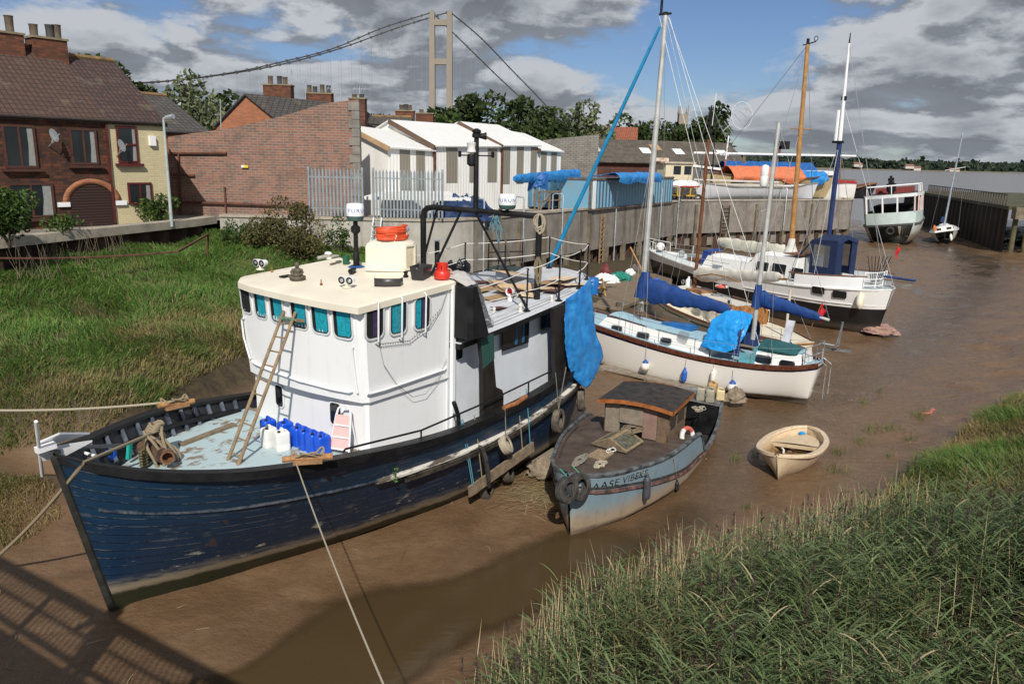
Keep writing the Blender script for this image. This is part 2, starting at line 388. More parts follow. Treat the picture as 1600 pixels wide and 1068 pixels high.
def build_ground():
 ny,nx=330,300
 ys=5*np.exp(np.linspace(0,math.log(140/5),ny));us=np.linspace(-1,1,nx)
 Y=np.repeat(ys,nx);U=np.tile(us,ny);X=np.where(U<0,U*(1.05*Y+7),U*(.85*Y+8))
 Z=ground_z(X,Y)
 gm=np.clip((Z-.42)/.4,0,1);gm*=1-np.clip(.85-seg_dist(X,Y,[(-12.6,17.3),(-9.3,18.0),(-8.6,20),(-7.7,23),(-6,25.6)])/1.0,0,1)
 wet=np.clip(1.25-seg_dist(X,Y,STREAM)/(1.1+Y*.02),0,1)
 i=np.arange(ny-1)[:,None]*nx+np.arange(nx-1)[None,:]
 q=np.stack([i,i+1,i+nx+1,i+nx],-1).reshape(-1)
 o=fast_mesh('mud_ground',np.stack([X,Y,Z],1),np.full((ny-1)*(nx-1),4),q,mud_material(),{'grassy':('FLOAT',gm),'wet':('FLOAT',wet)})
 setting(o)
build_ground()
def water_material():
 k=NT('silty_water');y=k.xyz()[1]
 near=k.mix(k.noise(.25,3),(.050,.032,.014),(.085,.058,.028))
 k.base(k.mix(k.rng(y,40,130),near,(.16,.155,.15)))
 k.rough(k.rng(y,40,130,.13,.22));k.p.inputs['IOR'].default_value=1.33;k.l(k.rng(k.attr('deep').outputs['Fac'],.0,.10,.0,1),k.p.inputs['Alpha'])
 h=k.math('ADD',k.noise(1,4,.6,k.mapped((2.0,5.0,1))),k.math('MULTIPLY',k.noise(1,3,.6,k.mapped((.25,.8,1))),2.0))
 k.bump(h,.16,.03);return k.mat
_x=np.concatenate([np.linspace(-14,16,241),[40,120]]);_y=np.concatenate([np.linspace(4,30,209),[60,118]]);_X,_Y=np.meshgrid(_x,_y);_n=len(_x);_i=(np.arange(len(_y)-1)[:,None]*_n+np.arange(_n-1)[None,:]);_D=np.clip(-.085-ground_z(_X.ravel(),_Y.ravel()),0,1)
_v=np.concatenate([np.stack([_X.ravel(),_Y.ravel(),np.full(_X.size,-.085)],1),[(-40,118,-.085),(120,118,-.085),(4000,2600,-.085),(-1500,2600,-.085)]]);_q=np.stack([_i,_i+1,_i+_n+1,_i+_n],-1).reshape(-1)
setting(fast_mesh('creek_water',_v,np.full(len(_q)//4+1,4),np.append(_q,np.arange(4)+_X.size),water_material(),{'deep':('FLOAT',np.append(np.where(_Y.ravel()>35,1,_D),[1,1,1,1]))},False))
# ------------------------------------------------------------------ grass and reeds
def leaf_material(name,stops,trans=.25,rough=.55):
 k=NT(name);t=k.attr('tone').outputs['Fac'];c=k.ramp(t,stops)
 k.base(c);k.rough(rough);k.p.inputs['Specular IOR Level'].default_value=.25
 if trans:
  tr=k.n('ShaderNodeBsdfTranslucent');k.l(c,tr.inputs[0]);mx=k.n('ShaderNodeMixShader');mx.inputs[0].default_value=trans
  out=[q for q in k.t.nodes if q.type=='OUTPUT_MATERIAL'][0]
  k.l(k.p.outputs[0],mx.inputs[1]);k.l(tr.outputs[0],mx.inputs[2]);k.l(mx.outputs[0],out.inputs[0])
 return k.mat
def blades(name,base,up,lean,length,width,tone,mat,seg=3,face=None):
 """bent tapering blades: base (n,3), up direction (n,3), lean (n,3) the way the tip falls"""
 n=len(base);ts=np.linspace(0,1,seg+1)
 side=np.cross(up,lean)if face is None else face;side/=np.linalg.norm(side,axis=1,keepdims=True)+1e-9
 vs=np.empty((n,2*seg+1,3));tn=np.repeat(tone[:,None],2*seg+1,1)
 for i,t in enumerate(ts):
  c=base+up*(length*(t-.25*t*t))[:,None]+lean*(length*.75*t*t)[:,None]-np.array([0,0,.35])*(length*t**3)[:,None]*np.linalg.norm(lean,axis=1)[:,None]
  w_=(width*(1-t)**.6*(.55+.9*t if i else .6))[:,None]
  if i<seg:vs[:,2*i]=c-side*w_/2;vs[:,2*i+1]=c+side*w_/2
  else:vs[:,2*seg]=c
 o=np.arange(n)[:,None]*(2*seg+1);fl=[];cnt=[]
 for i in range(seg-1):fl.append(o+np.array([2*i,2*i+1,2*i+3,2*i+2]))
 tri=o+np.array([2*seg-2,2*seg-1,2*seg])
 quads=np.stack(fl,1).reshape(-1);idx=np.concatenate([quads,tri.reshape(-1)])
 fn=np.concatenate([np.full(n*(seg-1),4),np.full(n,3)])
 return fast_mesh(name,vs.reshape(-1,3),fn,idx,mat,{'tone':('FLOAT',tn.reshape(-1))})
def rand_in(poly,n):
 poly=np.array(poly);lo,hi=poly.min(0),poly.max(0);X=np.empty(0);Y=np.empty(0)
 while len(X)<n:
  x=RNG.uniform(lo[0],hi[0],n*2);y=RNG.uniform(lo[1],hi[1],n*2);k=inside(x,y,[tuple(p)for p in poly]);X=np.append(X,x[k]);Y=np.append(Y,y[k])
 return X[:n],Y[:n]
GRASS=leaf_material('grass_blade',[(0,(.33,.25,.12)),(.28,(.22,.19,.075)),(.5,(.112,.172,.040)),(.78,(.080,.172,.030)),(1,(.14,.25,.05))])
def grass_field(name,poly,n,hgt,wid,tone_f,keep=None,patch=.55):
 X,Y=rand_in(poly,n)
 nz=smooth_noise(X,Y,3,.6);tf=smooth_noise(X,Y,4,1.9)
 k=RNG.random(n)<np.clip(.35+1.2*tf,0,1)
 if keep is not None:k&=keep(X,Y)
 X,Y,nz,tf=X[k],Y[k],nz[k],tf[k];n=len(X)
 Z=ground_z(X,Y)-.03
 wind=smooth_noise(X,Y,6,.35)*2*PI*1.3
 a=wind+RNG.normal(0,.9,n);ln=RNG.uniform(.25,1.05,n)*(.6+.8*tf)
 lean=np.stack([np.cos(a)*ln,np.sin(a)*ln,np.zeros(n)],1)
 up=np.stack([RNG.normal(0,.12,n),RNG.normal(0,.12,n),np.ones(n)],1)
 L_=hgt*RNG.uniform(.5,1.25,n)*(.55+.8*nz+.35*tf)
 tone=np.clip(tone_f(X,Y)+(nz-.5)*patch+(tf-.5)*.35+RNG.normal(0,.10,n),0,1)
 dr=RNG.random(n)<.08;tone[dr]=RNG.uniform(0,.2,dr.sum())
 fa=RNG.uniform(0,2*PI,n);face=np.stack([np.cos(fa),np.sin(fa)*.5,np.zeros(n)],1)
 return setting(blades(name,np.stack([X,Y,Z],1),up,lean,L_,wid*RNG.uniform(.6,1.3,n),tone,GRASS,3,face),'stuff')
SCAR=[(-14,17.0),(-12.6,17.3),(-10.9,17.35),(-9.3,18.1),(-8.7,20),(-7.7,23),(-6,25.6),(-3,28)]
MARSH=[(-26,15),(-14,16.9),(-12,17.6),(-10.2,17.9),(-9.5,20),(-9.2,22.8),(-8.4,25),(-6.5,27.4),(-3.5,32),(-1.8,37),(-2.4,39.4),(-14.9,39.4),(-15.4,37),(-17.9,27.4),(-28,26)]
def marsh_tone(X,Y):
 d=seg_dist(X,Y,SCAR);return .40+.28*np.clip((d-.8)/4.5,0,1)+.12*np.clip((Y-24)/8,0,1)-.30*np.exp(-(((X+9.3)/2.4)**2+((Y-26.4)/2.6)**2))-.12*np.exp(-(((X+15)/2.0)**2+((Y-29)/2.0)**2))
grass_field('marsh_grass',MARSH,150000,.44,.028,marsh_tone)
grass_field('bank_edge_grass',[(-16,12.2),(-11.5,13.0),(-9.9,14.1),(-9.5,15.2),(-10.2,16.1),(-11.6,16.4),(-13.5,16.3),(-17,16)],26000,.36,.018,lambda X,Y:np.full(len(X),.20),patch=.35)
RB=[(6.6,14.0),(8.0,16.2),(9.6,17.9),(11.8,20.0),(14.4,22.8),(17.6,25.6),(21,28.9),(28,37),(34,36),(26,24),(14,12.6),(9,11)]
def rb_tone(X,Y):
 d=seg_dist(X,Y,RB[:8]);return .22+.18*np.clip(1-np.abs(d-1.0)/1.6,0,1)+.18*smooth_noise(X,Y,12,.45)
grass_field('right_bank_grass',RB,120000,.55,.020,rb_tone,patch=.6)
REED=leaf_material('reed_leaf',[(0,(.55,.45,.28)),(.16,(.26,.21,.10)),(.34,(.105,.125,.048)),(.7,(.115,.175,.068)),(1,(.22,.27,.13))],.22,.5)
def reed_bed():
 poly=[(-1.2,6.4),(-.9,7.7),(-.1,9.2),(1.0,10.8),(2.6,11.9),(4.6,12.7),(6.4,13.6),(8.2,14.4),(9.6,13.4),(12.5,13.2),(11,10),(8,7.2),(5,5),(1,5)]
 n=3900;X,Y=rand_in(poly,n);k=(RNG.random(n)<.35+.9*smooth_noise(X,Y,8,1.1));X,Y=X[k],Y[k];n=len(X)
 Z=ground_z(X,Y);edge=seg_dist(X,Y,poly[1:8])
 H_=RNG.uniform(.95,1.75,n)*(.72+.28*np.clip(edge/1.2,0,1))*(.85+.3*smooth_noise(X,Y,10,.8))
 a=RNG.normal(2.4,.8,n);tl=RNG.uniform(.05,.35,n);tip=np.stack([np.cos(a)*tl,np.sin(a)*tl,np.ones(n)],1)
 B=np.stack([X,Y,Z],1)
 blades_n=11;bs,ups,lns,Ls,Ws,tn=[],[],[],[],[],[]
 rt=np.clip(RNG.normal(.68,.17,n)+(smooth_noise(X,Y,11,.9)-.5)*.5,.30,1)
 for j in range(blades_n):
  f=(.25+.75*(j+RNG.random(n))/blades_n)
  bs.append(B+tip*(H_*f)[:,None]);az=RNG.uniform(0,2*PI,n)*.75+2.0;up=.75+.5*f
  ups.append(np.stack([np.cos(az)*.55,np.sin(az)*.55,up*.55],1));l=RNG.uniform(.15,.55,n)
  lns.append(np.stack([np.cos(az)*l,np.sin(az)*l,np.zeros(n)],1));Ls.append(RNG.uniform(.36,.74,n)*(1.15-.45*f));Ws.append(RNG.uniform(.020,.044,n))
  t=np.clip(rt+RNG.normal(0,.08,n)-.22*(1-f),.25,1);q=RNG.random(n)<.05;t[q]=RNG.uniform(0,.2,q.sum());tn.append(t)
 cat=np.concatenate
 bs.append(B);ups.append(tip);lns.append(np.stack([np.cos(a)*.06,np.sin(a)*.06,np.zeros(n)],1));Ls.append(H_*1.35);Ws.append(np.full(n,.011));tn.append(np.clip(rt-.15,.2,1))
 setting(blades('reed_leaves',cat(bs),cat(ups),cat(lns),cat(Ls),cat(Ws),cat(tn),REED,4),'stuff')
 m_=1250;x,y=rand_in(poly,m_);e=seg_dist(x,y,poly[1:8]);kk=RNG.random(m_)<np.clip(1.25-e/1.6,.10,1);x,y=x[kk],y[kk];m_=len(x)
 ed=poly_dense([(-.3,9.0),(1.0,10.6),(2.6,11.7),(4.6,12.5),(6.2,13.3)],.02);ei=RNG.integers(0,len(ed),330);ex=np.array(ed)[ei]+RNG.normal(0,.28,(330,2))+np.array([.25,-.3]);x=np.append(x,ex[:,0]);y=np.append(y,ex[:,1]);m_=len(x)
 a=RNG.normal(2.0,1.3,m_);l=RNG.uniform(.01,.14,m_)
 up=np.stack([RNG.normal(0,.05,m_),RNG.normal(0,.05,m_),np.ones(m_)],1);ln=np.stack([np.cos(a)*l,np.sin(a)*l,np.zeros(m_)],1)
 fc=np.stack([np.ones(m_),np.zeros(m_),np.zeros(m_)],1)
 setting(blades('dead_reed_canes',np.stack([x,y,ground_z(x,y)],1),up,ln,RNG.uniform(1.6,2.7,m_),RNG.uniform(.012,.020,m_),RNG.uniform(0,.1,m_),REED,4,fc),'stuff')
 m_=330;x,y=rand_in(poly,m_);z=ground_z(x,y)+RNG.uniform(1.2,1.7,m_);c=np.stack([x,y,z],1);kf=40
 c=np.repeat(c,kf,0);nn=len(c);f=RNG.random(nn);c[:,2]+=f*.24;az=RNG.uniform(0,2*PI,nn);sp=(1-f)*.8+.25
 up=np.stack([np.cos(az)*sp*.5,np.sin(az)*sp*.5,np.full(nn,.7)],1);ln=np.stack([np.cos(az)*.3-.25,np.sin(az)*.3+.1,np.full(nn,-.05)],1)
 PL=leaf_material('reed_plume',[(0,(.040,.026,.024)),(1,(.085,.058,.048))],.15,.7)
 setting(blades('reed_plumes',c,up,ln,RNG.uniform(.07,.15,nn),RNG.uniform(.006,.013,nn),RNG.random(nn),PL,2),'stuff')
reed_bed()
def tufts(name,spots,n,hgt,wid,tone):
 bs=[]
 for x,y,r in spots:
  k=int(n*r/.25);bs.append(np.stack([RNG.normal(x,r,k),RNG.normal(y,r,k),np.zeros(k)],1))
 b=np.concatenate(bs);k=len(b);b[:,2]=ground_z(b[:,0],b[:,1])-.02;a=RNG.uniform(0,2*PI,k);l=RNG.uniform(.1,.5,k)
 up=np.stack([RNG.normal(0,.1,k),RNG.normal(0,.1,k),np.ones(k)],1);fc=np.stack([np.cos(a),np.sin(a),np.zeros(k)],1)
 return setting(blades(name,b,up,np.stack([np.cos(a+1)*l,np.sin(a+1)*l,np.zeros(k)],1),hgt*RNG.uniform(.4,1.2,k),np.full(k,wid),np.clip(RNG.normal(tone,.12,k),0,1),GRASS,3,fc),'stuff')
tufts('cordgrass_sprigs',[(p.x,p.y,r)for p,r in[(at_z(a,b,.08),r)for a,b,r in[(1305,735,.2),(1312,705,.16),(1345,690,.13),(1360,672,.16),(1388,672,.2),(1350,625,.1),(1375,608,.08),(1432,648,.16),(1440,655,.12),(1420,690,.1),(1390,715,.07),(1180,712,.08),(1150,715,.1),(1165,785,.07)]]],90,.42,.014,.42)
# ------------------------------------------------------------------ shared shapes
_cr,_cu,_cf=cam_right,cam_up,_Fw
def proj(p):
 d=Vector(p)-Vector((0,0,EYE));q=d.dot(_cf);return CX+FPX*d.dot(_cr)/q,CY-FPX*d.dot(_cu)/q
def depth(p):return(Vector(p)-Vector((0,0,EYE))).dot(_cf)
def z_at(x,y,py):
 lo,hi=-5.0,EYE+(y*math.cos(PITCH)-.5)/math.sin(PITCH)
 for _ in range(50):
  m_=(lo+hi)/2
  if proj((x,y,m_))[1]>py:lo=m_
  else:hi=m_
 return lo
def zl(F,x,y,py):w_=F.w(x,y,0);return z_at(w_.x,w_.y,py)-F.M.translation.z
def rrect(w,h,r,n=5):
 out=[]
 for cx_,cy_,a0 in((w/2-r,h/2-r,0),(-w/2+r,h/2-r,PI/2),(-w/2+r,-h/2+r,PI),(w/2-r,-h/2+r,1.5*PI)):
  out+=[(cx_+r*math.cos(a0+PI/2*i/n),cy_+r*math.sin(a0+PI/2*i/n))for i in range(n+1)]
 return out
def face_m(p,nrm,up=(0,0,1)):
 z=Vector(nrm).normalized();u=Vector(up);x=u.cross(z).normalized();y=z.cross(x)
 m_=Matrix((x,y,z)).transposed().to_4x4();m_.translation=p;return m_
def ring(mb,M_,w,h,r,t,z0,z1,n=5):
 o=rrect(w,h,r,n);i=rrect(w-2*t,h-2*t,max(r-t,.01),n)
 rows=[[M_@Vector((a,b,z))for a,b in pts]for pts,z in((o,z0),(o,z1),(i,z1),(i,z0))]
 return mb.grid(rows,closed=True)
def plate(mb,M_,w,h,r,z0,z1,n=5,dx=0,dy=0):
 return mb.prism([M_@Vector((a+dx,b+dy,z0))for a,b in rrect(w,h,r,n)],(M_.to_3x3()@Vector((0,0,z1-z0))))
GLASS=None
def glass_mat():
 k=NT('window_glass');k.base((.012,.015,.017));k.rough(.06);k.p.inputs['Specular IOR Level'].default_value=.6;k.bump(k.noise(3,2),.03,.02);return k.mat
GLASS=glass_mat()
def clear_glass(name,tint,mixv):
 k=NT(name);k.base(tint);k.rough(.08);tr=k.n('ShaderNodeBsdfTransparent');tr.inputs[0].default_value=(.97,.99,.99,1)
 mx=k.n('ShaderNodeMixShader');mx.inputs[0].default_value=mixv;out=[q for q in k.t.nodes if q.type=='OUTPUT_MATERIAL'][0]
 k.l(tr.outputs[0],mx.inputs[1]);k.l(k.p.outputs[0],mx.inputs[2]);k.l(mx.outputs[0],out.inputs[0]);return k.mat
PANE=clear_glass('clear_pane',(.03,.04,.04),.07)
FILM=clear_glass('vinyl_window',(.22,.23,.23),.35)
def text_flat(s,size,depth_=0.0,space=1.0):
 cu=bpy.data.curves.new('lettering','FONT');cu.body=s;cu.size=size;cu.align_x='CENTER';cu.align_y='CENTER';cu.space_character=space
 o=bpy.data.objects.new('lettering',cu);COL.objects.link(o);bpy.context.view_layer.update()
 me=bpy.data.meshes.new_from_object(o.evaluated_get(bpy.context.evaluated_depsgraph_get()))
 b=bmesh.new();b.from_mesh(me);bmesh.ops.triangulate(b,faces=b.faces);bmesh.ops.subdivide_edges(b,edges=[e for e in b.edges if e.calc_length()>size*.25],cuts=2,use_grid_fill=False)
 bmesh.ops.triangulate(b,faces=b.faces);vs=[v.co.copy()for v in b.verts];b.verts.index_update();fs=[tuple(v.index for v in f.verts)for f in b.faces];b.free()
 bpy.data.objects.remove(o);bpy.data.curves.remove(cu);bpy.data.meshes.remove(me);return vs,fs
class Hull:
 """stations s -> half breadth at the rail (b), half breadth at the mud (w), rail height (zs), section power (p), stem rake (rk)"""
 def __init__(s,S,b,w,zs,p,rake,rfade,tb=-.12,zb=0.0,trk=None):
  s.S=S;s.b=spline(*zip(*b));s.wf=spline(*zip(*w));s.zs=spline(*zip(*zs));s.p=spline(*zip(*p));s.rake=rake;s.rf=rfade;s.tb=tb;s.zb=zb;s.trk=trk or 0
 def pt(s,x,t,side,off=0.0,dz=0.0):
  B,W,p=s.b(x),s.wf(x),s.p(x);q=max(t,0)
  y=W+(B-W)*(q**p if q>0 else 0)if t>=0 else W*max(0,1+t*2.2)
  f=1-min(max((x-s.S[0])/s.rf,0),1);g=min(max((x-s.S[-1]+1.2)/1.2,0),1)
  return Vector((x+s.rake*t*f*f+s.trk*t*g,side*max(y+off,0),s.zb+(s.zs(x)-s.zb)*t+dz))
 def shell(s,nt=14,inner=0.0,t0=None,t1=1.0):
  mb=MB();t0=s.tb if t0 is None else t0;ts=[t0+(t1-t0)*i/nt for i in range(nt+1)]
  for side in(1,-1):
   rows=[[s.pt(x,t,side,-inner)for t in ts]for x in s.S];uv=[[(x,t)for t in ts]for x in s.S];mb.grid(rows,uv=uv)
  k=len(s.S)-1
  if s.b(s.S[-1])>.05:
   a=[s.pt(s.S[-1],t,1,-inner)for t in ts];c=[s.pt(s.S[-1],t,-1,-inner)for t in ts];mb.grid([a,c],uv=[[(s.S[-1],t)for t in ts]]*2)
  return mb
 def deck(s,z,inset,S0,S1,n=40):
  mb=MB();rows=[]
  for i in range(n+1):
   x=S0+(S1-S0)*i/n;zz=z(x)if callable(z)else z;t=min((zz-s.zb)/(s.zs(x)-s.zb),1)
   a=s.pt(x,t,1,-inset);c=s.pt(x,t,-1,-inset)
   if a.y<.02:a.y=.02;c.y=-.02
   rows.append([Vector((a.x,a.y+(c.y-a.y)*j/6,zz+.03*(1-(j/3-1)**2)))for j in range(7)])
  return mb.grid(rows)
 def band(s,sec,S0=None,S1=None,n=70,sides=(1,-1),tf=None,close=True):
  """sweep a small section [(off, dz)] along the line t = tf(s) (1 = rail)"""
  S0=s.S[0]if S0 is None else S0;S1=s.S[-1]if S1 is None else S1;mb=MB()
  for side in sides:
   rows=[]
   for i in range(n+1):
    x=S0+(S1-S0)*i/n;t=tf(x)if tf else 1.0
    rows.append([s.pt(x,t,side,o,dz)for o,dz in sec])
   mb.grid(rows,closed=close)
  return mb
def dense(a,b,n,bow=0.0):
 return[a+(b-a)*(i/n)**(1.6 if i/n<.0 else 1.0)for i in range(n+1)]
def tyre(mb,c,axis,Ro=.32,wd=.20):
 ax=Vector(axis).normalized();p=ax.orthogonal().normalized();q=ax.cross(p);c=Vector(c);n=28
 pr=[(Ro*.56,-wd*.34),(Ro*.60,-wd*.46),(Ro*.80,-wd*.5),(Ro*.95,-wd*.44),(Ro*.985,-wd*.34),(Ro*.97,-wd*.17),(Ro,-wd*.13),(Ro,wd*.13),(Ro*.97,wd*.17),(Ro*.985,wd*.34),(Ro*.95,wd*.44),(Ro*.80,wd*.5),(Ro*.60,wd*.46),(Ro*.56,wd*.34),(Ro*.62,wd*.28),(Ro*.86,wd*.36),(Ro*.9,0),(Ro*.86,-wd*.36),(Ro*.62,-wd*.28)]
 rows=[[c+(p*math.cos(2*PI*i/n)+q*math.sin(2*PI*i/n))*r+ax*h for r,h in pr]for i in range(n)];rows.append(rows[0])
 return mb.grid(rows,closed=True)
def fender_ball(root_name,F,p,r,mats,label,group,hang):
 t=F.thing(root_name,label,'fender',p,group=group)
 MB().lathe([(.0,-r),(r*.5,-r*.87),(r*.87,-r*.5),(r,0),(r*.87,r*.5),(r*.72,r*.75)],n=18).build('ball',mats[0],t)
 MB().lathe([(r*.725,r*.74),(r*.5,r*1.15),(r*.2,r*1.4),(r*.16,r*1.55),(0,r*1.55)],n=18).build('neck',mats[1],t)
 MB().tube([(0,0,r*1.5),tuple(Vector(hang)-Vector(p))],.008,5).build('lanyard',M('lanyard_rope',(.45,.40,.30),.9),t)
 return t
def fender_tube(name,F,p,r,L_,mat,label,group,hang,tilt=(0,0,0),endmat=None):
 t=F.thing(name,label,'fender',p,group=group);e=endmat or mat
 b=MB();b.lathe([(0,-L_/2),(r*.4,-L_/2+.01),(r*.9,-L_/2+r*.8),(r,-L_/2+r*1.5),(r,L_/2-r*1.5),(r*.9,L_/2-r*.8),(r*.45,L_/2-.02)],n=16)
 d=Vector(hang)-Vector(p);d=(d if d.length>.01 else Vector((0,0,1))).normalized()
 q=Vector((0,0,1)).rotation_difference(Vector((d.x*.5+tilt[0],d.y*.5+tilt[1],1)).normalized()).to_matrix().to_4x4()
 b.xf(q);b.build('body',mat,t)
 c=MB();c.lathe([(r*.45,L_/2-.02),(r*.4,L_/2+.03),(r*.2,L_/2+.07),(0,L_/2+.07)],n=12);c.xf(q);c.build('end_eye',e,t)
 MB().tube([q@Vector((0,0,L_/2+.05)),d*(Vector(hang)-Vector(p)).length],.008,5).build('lanyard',M('lanyard_rope',(.45,.40,.30),.9),t)
 return t
def rope_mat(name,c):
 k=NT(name);w_=k.n('ShaderNodeTexWave',wave_type='BANDS',bands_direction='DIAGONAL');w_.inputs['Scale'].default_value=26;w_.inputs['Distortion'].default_value=.6;k.l(k.co(),w_.inputs['Vector'])
 k.base(k.mix(w_.outputs['Fac'],tuple(q*.62 for q in c),c));k.rough(.95);k.bump(w_.outputs['Fac'],.5,.01);return k.mat
ROPE=rope_mat('hemp_rope',(.36,.29,.19));ROPE_PALE=rope_mat('pale_rope',(.52,.46,.34));ROPE_GREY=rope_mat('grey_rope',(.30,.27,.22));ROPE_BLUE=rope_mat('blue_string',(.10,.32,.42));ROPE_GREEN=rope_mat('green_rope',(.08,.42,.30))
STEEL=M('galvanised_steel',(.50,.54,.57),.45,.55,.15,4);BLACK=M('black_paint',(.010,.010,.011),.45,0,.4,3,spec=.3,dirt=.15,dirtc=(.05,.045,.04));WHITE=M('white_paint',(.83,.84,.85),.42,0,.035,1.5,bump=.05,bs=12)
BLK_RUB=M('black_rubber',(.020,.019,.018),.8,0,.5,6,c2=(.06,.055,.05));TYRE_MUD=M('muddy_tyre',(.055,.048,.040),.85,0,.5,5,c2=(.20,.165,.125));WOOD_OLD=M('weathered_wood',(.20,.15,.10),.85,0,.3,7,dirt=.3,bump=.4);VARNISH=M('varnished_wood',(.30,.12,.035),.4,0,.35,6,c2=(.40,.19,.06));CREAM=M('cream_paint',(.76,.70,.57),.5,0,.04,1.4,dirt=.10,dirtc=(.52,.46,.34),bump=.06)
BLUE_TARP=M('blue_tarpaulin',(.012,.17,.52),.36,0,.2,2.2,c2=(.03,.28,.66),bump=.5,bs=9)
NAVY=M('navy_canvas',(.012,.035,.14),.75,0,.25,5,bump=.3,bs=60);ROYAL=M('royal_blue_canvas',(.005,.042,.19),.75,0,.25,5,bump=.3,bs=50)
CHROME=M('stainless_steel',(.62,.64,.66),.25,.85,.1,5)
WIRE=M('rigging_wire',(.30,.31,.32),.5,.5,.1);CORD=M('white_cord',(.75,.74,.70),.8)
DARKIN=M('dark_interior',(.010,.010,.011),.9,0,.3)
def cloth_patch(name,rows,mat,parent=None,thick=.012,amp=.05,sc=2.2,seed=0,folds=None,lin=False):
 """hanging or draped cloth from a coarse net of points: refined, wrinkled, given thickness"""
 rows=[[Vector(p)for p in r]for r in rows]
 def refine(rr,k):
  out=[]
  for r in rr:
   o=[]
   n=len(r)
   for i in range(n-1):
    p0,p1,p2,p3=r[max(i-1,0)],r[i],r[i+1],r[min(i+2,n-1)]
    for j in range(k):
     t=j/k;o.append(p1.lerp(p2,t)if lin else .5*((2*p1)+(p2-p0)*t+(2*p0-5*p1+4*p2-p3)*t*t+(3*p1-p0-3*p2+p3)*t**3))
   o.append(r[-1]);out.append(o)
  return out
 rr=refine(rows,13);rr=[list(c)for c in zip(*refine([list(c)for c in zip(*rr)],13))]
 n,m_=len(rr),len(rr[0]);mb=MB();N_=[]
 for i in range(n):
  o=[]
  for j in range(m_):
   a=rr[min(i+1,n-1)][j]-rr[max(i-1,0)][j];b=rr[i][min(j+1,m_-1)]-rr[i][max(j-1,0)];nn=a.cross(b);o.append(nn.normalized()if nn.length>1e-9 else Vector((0,0,1)))
  N_.append(o)
 for i in range(n):
  for j in range(m_):
   p=rr[i][j];q=p*sc+Vector((seed*7.3,seed*3.1,0));d=.8*mnoise.noise(q)+.7*(.5-abs(mnoise.noise(q*1.7+Vector((3,1,5)))))+.6*(.4-abs(mnoise.noise(q*3.6)))+.25*mnoise.noise(q*8)
   if folds:d+=folds[1]*abs(math.sin(folds[0]*j/(m_-1)*PI+1.2*mnoise.noise(q*.6)))
   rr[i][j]=p+N_[i][j]*d*amp
 mb.grid(rr);o=mb.build(name,mat,parent,ang=60)
 sm=o.modifiers.new('thickness','SOLIDIFY');sm.thickness=thick;sm.offset=0
 return o
# ------------------------------------------------------------------ the blue and white fishing boat
FT=Frame((-7.03,12.38,0),R(54))
def hull_paint(name,upper,lower,tanz,planks=17,scratch=(.32,.33,.32),rust=.35):
 k=NT(name);uvn=k.co('UV');sp=k.n('ShaderNodeSeparateXYZ');k.l(uvn,sp.inputs[0]);v=sp.outputs[1];z=k.xyz()[2]
 nz=k.noise(1.4,5,.6);zz=k.math('ADD',z,k.math('MULTIPLY',k.math('SUBTRACT',nz,.5),.22))
 body=k.ramp(k.rng(v,.1,.95,0,1,False),[(.0,lower),(.60,lower),(.64,upper),(1,upper)])
 body=k.mix(k.rng(k.noise(.8,5),.35,.7,0,.28),body,tuple(q*.45 for q in upper))
 pl=k.math('FRACT',k.math('MULTIPLY',v,planks));line=k.math('LESS_THAN',pl,.10)
 st=k.noise(1.0,6,.7,k.mapped((.9,.9,9)));chip=k.rng(k.math('MULTIPLY',st,k.noise(3.1,4)),.325,.40)
 seam=k.math('MULTIPLY',k.math('LESS_THAN',k.math('ABSOLUTE',k.math('SUBTRACT',pl,.14)),.05),k.rng(k.noise(1.8,5,.7),.47,.60))
 body=k.mix(k.math('MULTIPLY',line,.75),body,(.004,.006,.010))
 body=k.mix(k.math('MULTIPLY',k.math('MAXIMUM',k.math('MULTIPLY',seam,.6),k.math('MULTIPLY',chip,.3)),.5),body,scratch)
 low=k.rng(zz,tanz+.22,tanz+.62,1,0);body=k.mix(k.math('MULTIPLY',chip,low),body,(.45,.42,.36))
 body=k.mix(k.math('MULTIPLY',k.rng(k.noise(2.6,3),.66,.76),rust),body,(.13,.055,.02))
 scuf=k.rng(zz,tanz,tanz+.20,.8,0);body=k.mix(k.math('MULTIPLY',scuf,k.rng(k.noise(1,6,.7,k.mapped((2,2,14))),.35,.6)),body,(.20,.175,.14))
 body=k.mix(k.rng(zz,tanz-.05,tanz+.04,.7,0),body,(.27,.215,.14))
 body=k.mix(k.rng(zz,tanz-.19,tanz-.10,1,0),body,(.020,.022,.010))
 k.base(body);k.rough(k.rng(nz,.3,.7,.36,.58));k.p.inputs['Specular IOR Level'].default_value=.4
 h=k.math('SUBTRACT',k.math('MULTIPLY',k.noise(9,4),.35),line);k.bump(h,.5,.012);return k.mat
TR=FT.thing('fishing_trawler','large blue wooden fishing boat with tall white wheelhouse stranded on mud','boat')
